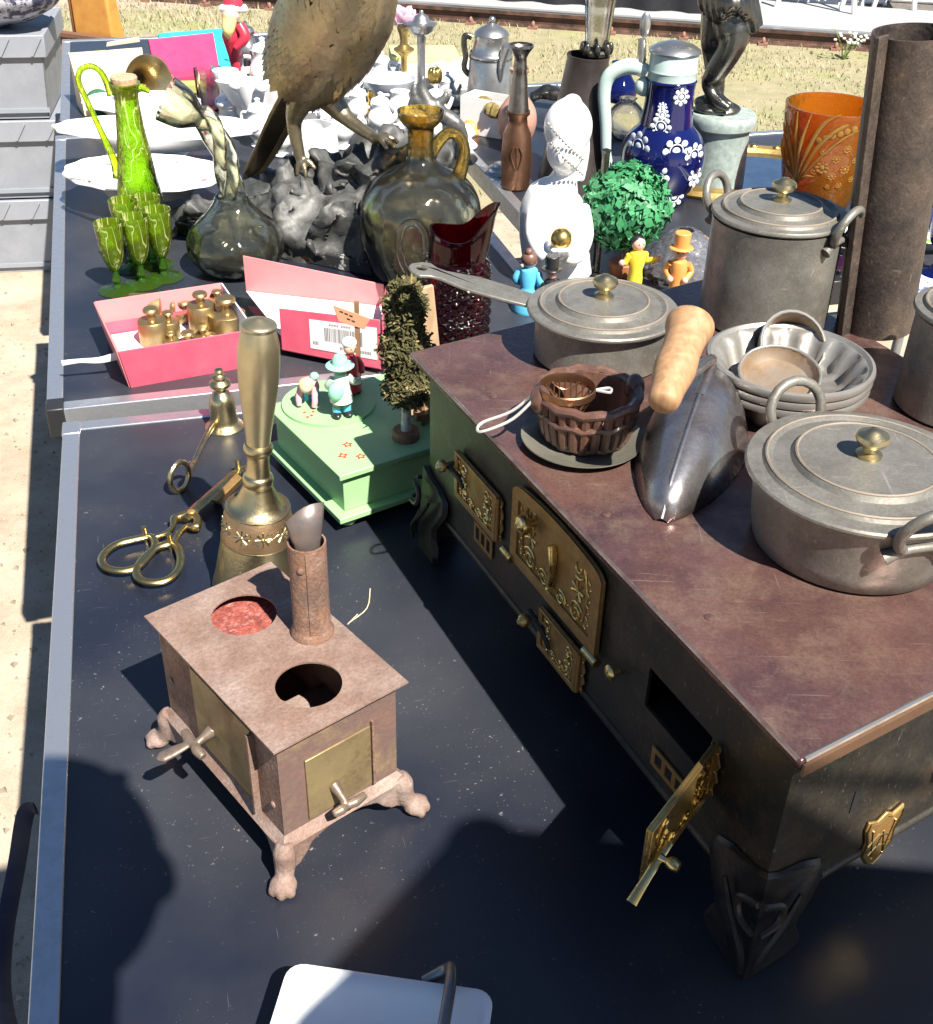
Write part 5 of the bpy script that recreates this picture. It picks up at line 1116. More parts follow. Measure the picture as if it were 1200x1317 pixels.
obj('body', (V, Fc), RUBY, q, ang=50)
obj('handle', tube([vplane(P, *c) for c in ((548, 325), (546, 300), (535, 287), (520, 290), (513, 308), (516, 332), (526, 352), (545, 362))], .0055, 12, k=5), CLEAR, q)

# ------------------------------------------------------------------ bronze pheasant on a rock
s0, s1 = at(226, 302), at(512, 364); sx_ = (s1 - s0); sx_.z = 0; SLw = sx_.length; sx_.normalize(); sy_ = V3(-sx_.y, sx_.x, 0)
ph_rz = math.atan2(sx_.y, sx_.x)
phs = thing('bronze_pheasant', 'large bronze pheasant standing on a dark rock with marble base', 'sculpture', s0, ph_rz)
Lp = Matrix.Rotation(-ph_rz, 4, 'Z')
def PL(x, y, d=.11): return Lp @ (onplane(x, y, s0 + sy_ * d, sy_) - s0)
marble = mat('black_marble', (.03, .03, .03), .25, 0, c2=(.45, .45, .42), s=55, lo=.56, hi=.62)
obj('marble_base', box(0, SLw, 0, .23, 0, .024), marble, phs, bevel=.002)
rockm = mat('dark_rock_bronze', (.042, .044, .042), .55, .2, c2=(.10, .10, .098), s=16, bump=.8, bs=60, c3=(.17, .17, .165), s3=9, lo3=.52, hi3=.7)
rg = random.Random(21); L_ = []
def lump(x, y, d, rx, ry, rz_): c = PL(x, y, d); L_.append(jitter(ell(tuple(c), (rx, ry, rz_), 22, 14), min(rx, rz_) * .5, 22, rg.random() * 50))
for a in ((255, 293, .06, .05, .05, .022), (300, 292, .11, .06, .08, .04), (350, 275, .10, .07, .09, .055), (400, 270, .09, .07, .09, .062), (395, 300, .05, .08, .05, .05), (450, 290, .06, .07, .06, .06), (440, 245, .13, .06, .07, .06), (470, 225, .14, .055, .07, .05), (505, 225, .13, .05, .06, .06), (500, 280, .09, .06, .07, .07), (535, 290, .12, .05, .06, .06), (560, 240, .16, .05, .05, .06), (385, 240, .12, .04, .05, .03), (340, 310, .05, .06, .05, .035)): lump(*a)
L_.append(box(.01, SLw - .01, .015, .215, .02, .045))
rock = obj('rock', join(*L_), rockm, phs, fuse=.0038, sm=1)
tx_ = bpy.data.textures.new('rockn', 'MUSGRAVE'); tx_.musgrave_type = 'RIDGED_MULTIFRACTAL'; tx_.noise_scale = .075; tx_.octaves = 3; dm_ = rock.modifiers.new('d', 'DISPLACE'); dm_.texture = tx_; dm_.strength = .022; dm_.texture_coords = 'LOCAL'; dm_.mid_level = .6
tx2 = bpy.data.textures.new('rockf', 'CLOUDS'); tx2.noise_scale = .028; tx2.noise_type = 'HARD_NOISE'; tx2.noise_depth = 3; dm2 = rock.modifiers.new('d2', 'DISPLACE'); dm2.texture = tx2; dm2.strength = .006; dm2.texture_coords = 'LOCAL'
dc2 = rock.modifiers.new('dec', 'DECIMATE'); dc2.ratio = .22
obj('name_plate', hexa([PL(372, 330, -.001), PL(400, 335, -.001), PL(400, 335, .001), PL(372, 330, .001), PL(372, 322, -.001), PL(400, 327, -.001), PL(400, 327, .001), PL(372, 322, .001)]), BRASSD, phs)
# bird body along its spine
spn = [(372, 118, .026), (383, 100, .048), (400, 76, .072), (422, 38, .087), (440, 0, .088), (452, -40, .078), (463, -80, .058), (470, -112, .040), (474, -140, .031), (473, -166, .030), (462, -182, .029), (447, -186, .018)]
ctrs = [PL(x, y, .11) for x, y, r in spn]
body = [tube(ctrs, [r for *_, r in spn], 20, k=4, flat=(1, .92))]
body += [tube([PL(462, -182, .11), PL(446, -184, .11), PL(430, -178, .11)], [.018, .010, .001], 10)]
for dd_ in (-.052, .052): body.append(tube([PL(455, -30, .11 + dd_), PL(430, 20, .11 + dd_ * 1.12), PL(398, 78, .11 + dd_ * .9), PL(374, 118, .11 + dd_ * .45)], [.02, .040, .032, .006], 14, k=4, flat=(1, .30)))
obj('bird_body', join(*body), BRONZE, phs, fuse=.0035, sm=3)
tl = []
for i in range(9):
    f_ = (i - 4) / 4; tl.append(tube([PL(384 + f_ * 5, 104, .11 + f_ * .016), PL(362 + f_ * 9, 150, .112 + f_ * .014), PL(330 + f_ * 7, 212, .115 + f_ * .012), PL(318 + f_ * 4, 232 - abs(f_) * 9, .117 + f_ * .008)], [.016, .0155, .011, .002], 10, k=4, flat=(.5, 1)))
obj('tail', join(*tl), mat('brown_bronze', (.22, .165, .10), .42, .9, c2=(.15, .11, .07), s=30, bump=.2, c3=(.4, .35, .26), s3=16), phs)
# legs and toes
def legf(hip, knee, ank, toes, d0, d1):
    obj('leg', join(tube([PL(*hip, d0), PL(*knee, d0 - .004), PL(*ank, d1)], [.027, .013, .0078], 12, k=5), *[tube([PL(*ank, d1), (PL(*ank, d1) + PL(*t, dt)) / 2 + V3(0, 0, .008), PL(*t, dt)], [.008, .006, .003], 8, k=3) for t, dt in toes], ell(tuple(PL(*ank, d1)), .0095, 10, 8)), mat('leg_bronze', (.34, .29, .20), .42, .9, c2=(.24, .2, .13), s=60, bump=.3, bs=220), phs, fuse=.002, sm=2)
legf((390, 122), (378, 158), (388, 210), (((382, 226), .07), ((394, 228), .07), ((406, 218), .08), ((378, 208), .13)), .085, .08)
legf((420, 120), (446, 152), (482, 178), (((512, 184), .10), ((508, 190), .08), ((498, 192), .07), ((470, 172), .13)), .125, .10)
# feathers: overlapping scale-like vanes
V = []; Fc = []
spc = spl(ctrs, 8); 
for s_ in range(10, 82):
    c = spc[min(s_, len(spc) - 1)]; tdir = (spc[max(s_ - 2, 0)] - spc[min(s_ + 2, len(spc) - 1)]).normalized()
    k = s_ / 8; i0_ = int(k); r_ = spn[min(i0_, 11)][2] * (1 - (k - i0_)) + spn[min(i0_ + 1, 11)][2] * (k - i0_)
    e1 = tdir.orthogonal().normalized(); e2 = tdir.cross(e1); nfe = max(10, int(r_ * 330))
    for j in range(nfe):
        a = 2 * math.pi * (j + .5 * (s_ % 2)) / nfe + rg.uniform(-.05, .05); nrm = e1 * math.cos(a) + e2 * math.sin(a); sd_ = tdir.cross(nrm)
        p = c + nrm * (r_ * .985); l = rg.uniform(.024, .036); w_ = rg.uniform(.009, .0125); o_ = len(V)
        V += [tuple(v) for v in (p, p + tdir * l * .5 + sd_ * w_ + nrm * .0006, p + tdir * l + nrm * .0006, p + tdir * l * .5 - sd_ * w_ + nrm * .0006, p + tdir * l * .5 + nrm * .0018)]
        Fc += [(o_, o_ + 1, o_ + 4), (o_ + 1, o_ + 2, o_ + 4), (o_ + 2, o_ + 3, o_ + 4), (o_ + 3, o_, o_ + 4)]
tag(obj('plumage', (V, Fc), BRONZE, phs, ang=80), None, None, kind='stuff')
for dd_ in (-.026, .026): obj('eye', ell(tuple(PL(462, -186, .11 + dd_)), .005, 8, 6), BLACKP, phs)

# ------------------------------------------------------------------ white platters
def platter(label, px_, zc, rx, ry, rz_, lx=0, sc_n=14, floral=True):
    P = at(*px_, T + zc); q = thing('porcelain_platter', label, 'platter', P, rz_, 'white porcelain platters', lx=lx)
    f = lambda a, i: 1 + (.018 * math.cos(a * sc_n) if i > 2 else 0)
    obj('plate', sc(lathe([(0, 0), (.55, 0), (.62, .012), (.80, .028), (1, .034), (1.0, .037), (.8, .032), (.6, .015), (.5, .004), (0, .004)], 84, f), (rx, ry, 1)), PORC, q, ang=50)
    if floral:
        r2 = random.Random(int(px_[0])); cols = [paint('rose_print', (.62, .22, .24)), paint('leaf_print', (.30, .5, .34)), paint('lilac_print', (.45, .40, .62))]
        for i in range(16):
            a = r2.uniform(0, 6.28); ra = r2.uniform(.75, .92); mt_ = cols[i % 3]
            obj('printed_flower', mv(prism(circ(ra * rx * math.cos(a), ra * ry * math.sin(a), r2.uniform(.003, .007), 7), 0, .0004), 0, 0, .0245 + ra * .012 - .003), mt_, q)
platter('white scalloped porcelain platter with faint flower print lying behind the ewer', (190, 246), .028, .150, .105, R(-8), 0)
platter('long plain white oval platter raised behind the ewer', (208, 187), .062, .20, .085, R(4), 0, floral=False)
q, P, pr = vessel('porcelain_stand', 'plain white porcelain footed stand under the long platter', 'stand', (205, 218), [(218, 45), (214, 46), (205, 34), (196, 40)], PORC, .004)
platter('white plate with blue printed flowers beyond the ewer', (185, 152), .02, .13, .09, R(-5), 0)
# ================================================================== third table: mug, statue, vases
# white lady figurine holding a gilt ball
P = at(718, 352); lady = thing('porcelain_lady', 'glossy white ceramic lady figurine in a beaded scarf holding a gold ball', 'figurine', P)
LV = lambda x, y, d=0.: vplane(P, x, y) + V3(0, d, 0)
parts_ = [tube([LV(718, 354), LV(716, 330), LV(712, 300), LV(712, 270), LV(716, 250), LV(722, 235)], [.056, .056, .056, .055, .046, .022], 24, k=4, flat=(1, 1)),
    tube([LV(722, 240), LV(727, 222), LV(729, 208)], [.028, .019, .020], 18, k=3), ell(tuple(LV(727, 190, -.008)), (.030, .034, .038), 22, 14), ell(tuple(LV(731, 165, .006)), (.038, .042, .044), 24, 16),
    tube([LV(745, 170, .03), LV(748, 205, .04), LV(742, 240, .03)], [.018, .016, .014], 14, k=4), ell(tuple(LV(737, 132, .012)), (.014, .014, .010), 12, 8),
    tube([LV(692, 262, -.02), LV(688, 288, -.05), LV(700, 306, -.078), LV(714, 300, -.085)], [.020, .019, .015, .011], 14, k=4), tube([LV(742, 262, -.02), LV(746, 288, -.05), LV(736, 306, -.075), LV(722, 304, -.085)], [.020, .019, .015, .011], 14, k=4),
    ell(tuple(LV(717, 296, -.085)), (.019, .016, .016), 14, 10)]
for i in range(4): parts_.append(tube([LV(708 + i * 6, 300, -.098), LV(707 + i * 6.5, 288, -.108)], [.0055, .0038], 8))
parts_ += [tube([LV(719, 192, -.040), LV(718, 186, -.046), LV(720, 198, -.044)], [.004, .005, .006], 8, k=2)]
obj('figure', join(*parts_), PLASTER if False else PORC, lady, fuse=.0028, sm=4)
gold_ = obj('gold_ball', ell(tuple(LV(718, 281, -.09)), .0175, 22, 14), GOLD, lady)
for k in range(2):
    for i in range(13):
        t = i / 12; obj('scarf_bead', ell(tuple(LV(704 + 44 * t, (152 if k == 0 else 172) + 38 * t + 8 * t * t, -.018 - .030 * math.sin(3.1 * (t * .8 + .15)))), .0028, 7, 5), mat('silver_bead', (.45, .43, .4), .35, .7), lady)
# ball tree
P = at(800, 352); bt = thing('ball_tree', 'clipped green ball tree of paper leaves on a short stem', 'toy tree', P)
bc = vplane(P, 806, 266); brd = 57 * mpp(P + bc)
obj('pot', lathe([(0, 0), (.020, 0), (.024, .02), (.022, .022), (0, .022)], 20), paint('terracotta', (.45, .16, .07), .7), bt)
obj('stem', tube([(0, 0, .02), (0, .002, bc.z * .5), (bc.x, bc.y, bc.z)], [.007, .006, .005], 10), BROWNP, bt)
obj('core', ell(tuple(bc), brd * .80, 20, 14), paint('dark_leaf', (.02, .16, .05), .7), bt)
rg = random.Random(8); V = []; Fc = []
for i in range(2600):
    d = V3(rg.gauss(0, 1), rg.gauss(0, 1), rg.gauss(0, 1)).normalized(); rr = brd * rg.uniform(.78, 1.02) * (1 + .07 * mn.noise(d * 4)); c = bc + d * rr
    tn = V3(rg.gauss(0, 1), rg.gauss(0, 1), rg.gauss(0, 1)); tn = (tn - d * tn.dot(d) * .55).normalized(); sd_ = d.cross(tn).normalized() if d.cross(tn).length > .1 else d.orthogonal(); l = rg.uniform(.0035, .010) * rg.choice((1, 1, 1.3)); w_ = l * rg.uniform(.3, .8); o_ = len(V)
    V += [tuple(c - tn * l), tuple(c + sd_ * w_), tuple(c + tn * l), tuple(c - sd_ * w_)]; Fc.append((o_, o_ + 1, o_ + 2, o_ + 3))
tag(obj('leaves', (V, Fc), mat('paper_leaf', (.055, .27, .11), .55, 0, c2=(.025, .17, .06), s=40, c3=(.10, .36, .16), s3=25), bt, flatshade=True), None, None, kind='stuff')
# dark post-like bottle between lady and tree
one('bronze_rod', 'dark brown metal rod standing between the white lady and the ball tree', 'rod', at(766, 352), lathe([(0, 0), (.012, 0), (.012, .004), (.0062, .006), (.0062, .20), (.008, .205), (0, .208)], 16), DBRONZE)
# little wooden folk
def peg(label, px_, hat=None, coat=BLUEP, hair=None, skirt=True, s=1., rz=0., arms=None, face=True):
    P = at(*px_); t = thing('wooden_figure', label, 'figurine', P, rz, 'painted wooden figures'); t.scale = (s, s, s)
    obj('body', lathe([(0, 0), (.024, 0), (.025, .004), (.020, .022), (.0125, .036), (.012, .040), (.0155, .054), (.013, .066), (.006, .071), (0, .072)] if skirt else [(0, 0), (.012, 0), (.013, .02), (.011, .036), (.015, .054), (.0125, .066), (.006, .071), (0, .072)], 26), coat, t)
    obj('arms', join(*[tube([(sx * .014, 0, .062), (sx * .020, .004, .048), (sx * (.012 if not arms else .032), -.010 if not arms else -.012, .038 if not arms else .056)], [.0062, .0058, .0045], 10, k=4) for sx in (-1, 1)]), coat, t)
    obj('hands', join(*[ell((sx * (.012 if not arms else .034), -.011 if not arms else -.013, .038 if not arms else .056), .0055, 10, 8) for sx in (-1, 1)]), SKINR, t)
    obj('head', ell((0, 0, .081), (.0115, .0115, .0125), 18, 12), SKINR, t)
    if face: obj('eyes', join(ell((-.004, -.0105, .083), .0012, 6, 5), ell((.004, -.0105, .083), .0012, 6, 5)), BLACKP, t)
    if hair: obj('hair', join(ell((0, .003, .084), (.0125, .0115, .012), 18, 12), ell((0, .006, .096), .006, 12, 8)), hair, t)
    if hat: obj('hat', lathe([(0, .088), (.019, .088), (.020, .0895), (.0185, .091), (.0125, .0915), (.0135, .114), (.012, .1155), (0, .1155)], 28), hat, t)
    return t
peg('wooden woman figure in sky blue dress with brown bun behind the saucepan', (678, 398), coat=BLUEP, hair=BROWNP, rz=R(160))
peg('wooden figure with black top hat beside the blue dressed woman', (706, 402), hat=BLACKP, coat=BLACKP, skirt=False, rz=R(30), s=.8)
peg('wooden figure in yellow holding both arms out under the ball tree', (815, 372), coat=YELP, skirt=False, arms=True, hair=BLACKP, s=.95, rz=R(20))
peg('wooden figure with tall orange top hat behind the range', (868, 384), hat=ORGP, coat=ORGP, skirt=False, s=.95, rz=R(-10))
# crystal bowl
q, P, pr = vessel('crystal_bowl', 'cut crystal bowl upturned behind the tall pot', 'bowl', (876, 350), [(350, 52), (340, 50), (322, 40), (305, 28), (296, 14)], CRYST, .005, 64, lambda a, i: 1 + .05 * (1 if math.sin(a * 16 + i * .8) > 0 else -1) * (i % 2))
# blue stoneware mug with pewter lid
Pm = at(846, 256); mug = thing('beer_stein', 'cobalt blue stoneware stein with pewter lid and pale green handle', 'stein', Pm)
bd = [(r, max(0, z)) for r, z in prof(Pm, [(256, 30), (252, 36), (244, 37), (236, 44), (215, 52), (192, 54), (175, 48), (164, 38), (158, 33)])]; bd[0] = (bd[0][0], 0)
obj('belly', lathe([(0, 0)] + smooth_prof(bd, 4), 56), COBALT, mug)
nk_ = prof(Pm, [(161, 34), (156, 33.5), (130, 31), (106, 31.5), (103, 33), (100, 31)])
obj('neck', lathe(smooth_prof(nk_, 3) + [(0, nk_[-1][1])], 48), COBALT, mug)
celad = mat('celadon_glaze', (.48, .60, .56), .3, 0, c2=(.42, .54, .51), s=12, coat=.3)
zc_ = prof(Pm, [(104, 30.5), (100, 31.5), (92, 31), (90, 32), (86, 31), (70, 31), (66, 30)])
obj('rim_band', lathe(zc_ + [(0, zc_[-1][1])], 48), celad, mug)
lidp = prof(Pm, [(67, 33), (65, 34), (63, 33), (57, 24), (53, 10)]); obj('lid', lathe([(0, lidp[0][1])] + lidp + [(0, lidp[-1][1] + .001)], 40), PEWTER, mug)
MV = lambda x, y, d=0.: vplane(Pm, x, y) + V3(0, d, 0)
obj('handle', tube([MV(787, 222), MV(780, 200), MV(779, 160), MV(777, 120), MV(783, 98), MV(800, 87), MV(818, 86), MV(832, 93)], [.009, .0095, .011, .012, .013, .014, .015, .012], 14, k=5, flat=(1, .8)), celad, mug)
obj('handle_curl', ell(tuple(MV(829, 111)), (.018, .014, .018), 16, 10), celad, mug)
obj('thumb_lever', join(tube([MV(822, 96), MV(825, 75), MV(826, 50)], [.010, .008, .007], 10, k=3), ell(tuple(MV(830, 32)), (.010, .005, .022), 14, 10)), PEWTER, mug)
rel_ = mat('relief_white', (.68, .72, .76), .4, 0, c2=(.6, .65, .72), s=60)
def rosette(x, y, r, n=8):
    c = MV(x, y); axp = V3(0, 0, c.z); nr = (V3(0, 0, 0) - V3(0, 1, 0)) ; hw = c.x
    Rb = None
    for (r0, z0_), (r1, z1_) in zip(bd + nk_[1:], (bd + nk_[1:])[1:]):
        if z0_ <= c.z <= z1_: Rb = r0 + (r1 - r0) * (c.z - z0_) / max(1e-6, z1_ - z0_)
    Rb = Rb or .05
    nv = V3(Pm.x - CAM.x, Pm.y - CAM.y, 0).normalized(); sxx = V3(nv.y, -nv.x, 0); s = max(-.97, min(.97, c.dot(sxx) / Rb)); nd = sxx * s - nv * math.sqrt(1 - s * s)
    p = nd * Rb + V3(0, 0, c.z); tn = V3(-nd.y, nd.x, 0); L_ = [ell((0, 0, 0), (r * .3, r * .3, .002), 10, 6)]
    for i in range(n): a = 2 * math.pi * i / n; L_.append(ell((r * .78 * math.cos(a), r * .78 * math.sin(a), 0), (r * .25, r * .25, .0016), 8, 5))
    L_.append(tube([(r * .5 * math.cos(a * .5236), r * .5 * math.sin(a * .5236), 0) for a in range(12)], .0013, 5, closed=True))
    obj('rosette', xf(join(*L_), frame(p, tn, V3(0, 0, 1), nd)), rel_, mug)
for a in ((823, 177, .027), (871, 181, .026), (845, 212, .026), (893, 190, .024), (868, 242, .02), (894, 218, .02), (851, 154, .02), (853, 140, .013), (853, 130, .009), (877, 118, .016), (805, 208, .022), (826, 238, .018)): rosette(*a)
# statue on its pedestal
Pp = at(917, 236); pd_ = thing('stone_pedestal', 'grey-green speckled stone column pedestal under the bronze dancer', 'pedestal', Pp)
gran = mat('grey_green_granite', (.34, .40, .38), .5, 0, c2=(.22, .28, .26), s=70, bump=.1, c3=(.46, .5, .48), s3=50)
pp = prof(Pp, [(236, 38), (230, 38), (168, 37), (164, 38), (160, 43), (152, 44), (147, 43), (144, 41)]); pp[0] = (pp[0][0], 0)
obj('column', lathe([(0, 0)] + pp + [(0, pp[-1][1])], 48), gran, pd_, ang=30)
ztp = pp[-1][1]; Ps = Pp + V3(0, 0, ztp)
stt = thing('bronze_statue', 'dark bronze dancing figure with crossed legs and gathered skirt on the stone pedestal', 'statue', Ps)
SV = lambda x, y, d=0.: vplane(Ps, x, y) + V3(0, d, 0)
Lb = [jitter(ell(tuple(SV(922, 140)), (.046, .034, .012), 20, 12), .006, 40, 3), jitter(ell(tuple(SV(912, 132)), (.030, .024, .014), 16, 10), .005, 50, 4)]
leg1 = tube([SV(940, 22, 0), SV(941, 45, -.012), SV(936, 62, -.02), SV(918, 92, -.015), (SV(909, 104, -.012)), SV(914, 119, -.016)], [.036, .032, .024, .021, .0125, .012], 16, k=5)
leg2 = tube([SV(928, 20, .02), SV(922, 50, .02), SV(921, 72, .022), SV(922, 100, .01), SV(924, 122, .002)], [.036, .028, .022, .018, .011], 16, k=5)
feet = [tube([SV(910, 106, -.012), SV(914, 119, -.018), SV(924, 128, -.030), SV(934, 133, -.038)], [.012, .012, .0115, .006], 12, k=4), tube([SV(923, 122, .002), SV(926, 127, -.008), SV(940, 134, -.012)], [.011, .011, .006], 12, k=4)]
tors = [tube([SV(936, 15, .005), SV(936, -10, .005), SV(940, -60, .005), SV(942, -105, .002), SV(942, -128, 0)], [.050, .048, .040, .052, .022], 20, k=4, flat=(1, .8)), tube([SV(942, -128), SV(943, -140)], [.020, .018], 12), ell(tuple(SV(943, -160, -.004)), (.026, .029, .034), 18, 12), ell(tuple(SV(945, -170, .012)), (.03, .03, .028), 16, 10),
    tube([SV(958, -112), SV(985, -80, -.02), SV(965, -40, -.05)], [.018, .014, .010], 12, k=4), tube([SV(924, -112), SV(898, -140, -.01), SV(905, -185, -.02)], [.018, .014, .009], 12, k=4), ell(tuple(SV(964, -36, -.052)), (.010, .008, .013), 10, 8), ell(tuple(SV(906, -190, -.02)), (.010, .008, .014), 10, 8)]
skirt = []
for i in range(11):
    t = i / 10; x0 = 908 + 62 * t; skirt.append(tube([SV(920 + 38 * t, -25, -.03 * math.sin(3.14 * t)), SV(x0 - 3, -2, -.045 * math.sin(3.14 * t)), SV(x0 + (6 if t > .8 else -2 * t), 14 + 10 * math.sin(t * 9) + (16 if t > .85 else 0), -.05 * math.sin(3.14 * t))], [.011, .0125, .009], 10, k=3))
obj('figure', join(*Lb, leg1, leg2, *feet, *tors, *skirt), DBRONZE, stt, fuse=.0028, sm=2)
# gilt oval mirror lying on the table
Pg = at(955, 226); gm_ = thing('gilt_mirror', 'oval mirror in a wide gilt frame lying flat behind the tall pot', 'mirror', Pg + V3(0, 0, .001), R(10))
ring = []
for (a, z) in ((1.0, 0), (1.02, .006), (.99, .014), (.93, .017), (.88, .012), (.83, .015), (.79, .008), (.79, 0)): ring.append((a, z))
obj('frame', sc(lathe(ring + [ring[0]], 72), (.23, .165, 1)), mat('old_gilt', (.60, .42, .15), .38, .85, c2=(.42, .27, .09), s=70, bump=.3, bs=90), gm_)
obj('glass', sc(lathe([(0, .004), (.80, .004), (.80, .006), (0, .006)], 56), (.23, .165, 1)), mat('silvered_glass', (.6, .62, .66), .05, 1, rv=.02), gm_)
for i in range(26):
    a = i * 2 * math.pi / 26; obj('frame_bead', ell((.212 * math.cos(a), .152 * math.sin(a), .016), (.009, .007, .004), 8, 6), GOLD, gm_)
# orange cut glass vase
P = at(1048, 262); ov = thing('cut_glass_vase', 'flaring orange cut crystal vase with gold leaf and flower engraving', 'vase', P)
pr = prof(P, [(262, 38), (256, 42), (240, 46), (215, 51), (180, 56), (150, 59.5), (134, 61)]); pr[0] = (pr[0][0], 0)
obj('body', lathe(shell(smooth_prof(pr, 4), .005), 56), ORANGE, ov)
gor = glass('gold_orange_glass', (.96, .62, .12), refr=.2, rough=.08, glow=.45)
def onv(x, y, off=.001):
    nv = V3(P.x - CAM.x, P.y - CAM.y, 0).normalized(); sxx = V3(nv.y, -nv.x, 0); c = vplane(P, x, y); z = c.z; Rb = pr[-1][0]
    for (r0, z0_), (r1, z1_) in zip(pr, pr[1:]):
        if z0_ <= z <= z1_: Rb = r0 + (r1 - r0) * (z - z0_) / max(1e-6, z1_ - z0_)
    s = max(-.985, min(.985, c.dot(sxx) / Rb)); return (sxx * s - nv * math.sqrt(1 - s * s)) * (Rb + off) + V3(0, 0, z)
for a in (((1027, 222), (1015, 185), (1003, 155)), ((1027, 222), (1020, 175), (1012, 140)), ((1027, 222), (1028, 170), (1030, 132)), ((1027, 222), (1034, 172), (1048, 132)), ((1027, 222), (1042, 180), (1062, 145), (1085, 132)), ((1030, 220), (1052, 178), (1080, 152), (1118, 138)), ((1027, 222), (1010, 195), (1004, 175)), ((1030, 222), (1050, 195), (1085, 165), (1116, 152)), ((1027, 222), (1018, 208), (1006, 205)), ((1028, 222), (1040, 212), (1050, 212))):
    obj('cut_leaf', tube([onv(*c) for c in a], [.0022] + [.0045] * (len(a) - 2) + [.001], 8, k=5, flat=(.5, 1)), gor, ov)
rg = random.Random(4)
for x, y, r in ((1060, 200, 8), (1078, 190, 5), (1072, 212, 5), (1092, 178, 5), (1088, 205, 6), (1100, 195, 4), (1062, 180, 4), (1050, 205, 4), (1095, 220, 4), (1080, 225, 4), (1066, 225, 3), (1108, 175, 4)):
    c = onv(x, y, .0004); nd_ = V3(c.x, c.y, 0).normalized(); tn_ = V3(-nd_.y, nd_.x, 0); ru = r * .0015
    obj('engraved_flower', xf(join(ell((0, 0, 0), (ru * .4, ru * .4, .0012), 10, 6), *[ell((ru * .75 * math.cos(i * .785), ru * .75 * math.sin(i * .785), 0), (ru * .34, ru * .22, .0009), 8, 5) for i in range(8)]), frame(c, tn_, V3(0, 0, 1), nd_)), gor, ov)
for i in range(7):
    c = onv(1056 + i * 9, 165 - i * 3.1 + .12 * i * i, .0003); nd_ = V3(c.x, c.y, 0).normalized(); obj('cut_bead', xf(ell((0, 0, 0), (.006, .006, .0012), 12, 6), frame(c, V3(-nd_.y, nd_.x, 0), V3(0, 0, 1), nd_)), gor, ov)
# copper candle bottle, dark jug with glass vase, pink vase, coffee pot, box
copb = mat('brown_copper', (.30, .155, .09), .35, .85, c2=(.2, .1, .06), s=30, bump=.15)
q, P, pr = vessel('copper_bottle', 'tall slim copper bottle with dark flared neck and embossed front', 'bottle', (662, 242), [(242, 16), (238, 18.5), (200, 19.5), (172, 18), (160, 13), (150, 12), (146, 15.5), (142, 15.5)], copb, .002, smoothp=False)
nk2 = prof(P, [(143, 14), (130, 12.5), (100, 10), (90, 8.5), (86, 9.5), (83, 8.5), (74, 8), (66, 12), (60, 16.5), (57, 16)])
obj('neck', lathe(shell(nk2, .002, floor=False), 36), mat('dark_pewter', (.17, .15, .14), .3, .9, c2=(.28, .25, .23), s=30), q)
obj('embossing', join(*[tube([vplane(P, 664 + sx * 2, 212) + V3(0, -.030, 0), vplane(P, 664 + sx * 7, 195) + V3(0, -.029, 0), vplane(P, 664 + sx * 4, 184) + V3(0, -.030, 0)], .0016, 6, k=4) for sx in (-1, 0, 1)]), copb, q)
jugm = mat('dark_tin_jug', (.075, .062, .058), .38, .6, c2=(.11, .09, .085), s=12, bump=.05)
q, P, pr = vessel('tin_jug', 'tall tapering dark brown metal jug behind the white lady', 'jug', (738, 235), [(235, 46), (228, 47), (180, 40), (120, 32), (76, 27), (72, 28), (70, 28)], jugm, .002, smoothp=False, top=757)
Pj = P; zj = pr[-1][1]
gv = thing('trumpet_vase', 'clear glass trumpet vase with dark metal collar standing in the dark jug', 'vase', P + V3(.024, .0, .06), 0)
zz = zj - .06
obj('glass', lathe(shell([(.006, 0), (.012, zz - .01), (.021, zz + .01), (.022, zz + .03), (.027, zz + .09), (.036, zz + .17)], .002), 32, lambda a, i: 1 + .04 * math.cos(a * 10)), CLEAR, gv)
obj('collar', join(lathe([(.021, zz - .004), (.026, zz), (.026, zz + .006), (.022, zz + .010), (.021, zz - .004)], 24), *[ell((.026 * math.cos(i * .785), .026 * math.sin(i * .785), zz + .012), (.006, .006, .012), 8, 6) for i in range(8)]), DBRONZE, gv)
pkm = mat('rosy_terracotta', (.46, .25, .19), .5, 0, c2=(.38, .2, .15), s=14, bump=.1)
vessel('clay_vase', 'rosy brown clay vase with ringed narrow neck behind the copper bottle', 'vase', (664, 182), [(182, 14), (176, 20), (158, 25), (140, 23), (126, 14), (118, 8), (112, 9), (108, 8), (104, 9), (100, 8), (92, 12), (88, 13)], pkm, .002, k=3)
q, P, pr = vessel('pewter_pot', 'pewter coffee pot with domed lid and tall flat spout', 'coffee pot', (629, 148), [(148, 30), (145, 30), (70, 27.5), (64, 24), (56, 22.5), (46, 22), (44, 23)], PEWTER, .002, smoothp=False)
lz = prof(P, [(44, 23), (40, 21), (35, 14), (31, 5), (29, 3)]); l_ = obj('lid', lathe([(0, lz[0][1])] + lz + [(0, lz[-1][1])], 36), PEWTER, q); obj('finial', ell((0, 0, lz[-1][1] + .006), .0075, 12, 8), PEWTER, l_)
obj('spout', tube([vplane(P, 643, 98) + V3(0, -.04, 0), vplane(P, 643, 75) + V3(.004, -.045, 0), vplane(P, 649, 52) + V3(.006, -.05, 0)], [.008, .016, .018], 12, k=4, flat=(1, .55)), PEWTER, q)
obj('handle', tube([vplane(P, 607, 48), vplane(P, 598, 46), vplane(P, 597, 60), vplane(P, 599, 72), vplane(P, 597, 88), vplane(P, 606, 98)], .0065, 10, k=4, flat=(1, .7)), DBRONZE, q)
obj('relief_band', lathe([(prof(P, [(74, 28.4)])[0][0], hz(P, 74)), (prof(P, [(66, 28.4)])[0][0] - .002, hz(P, 66))] , 40), PEWTER, q, solid=.001)
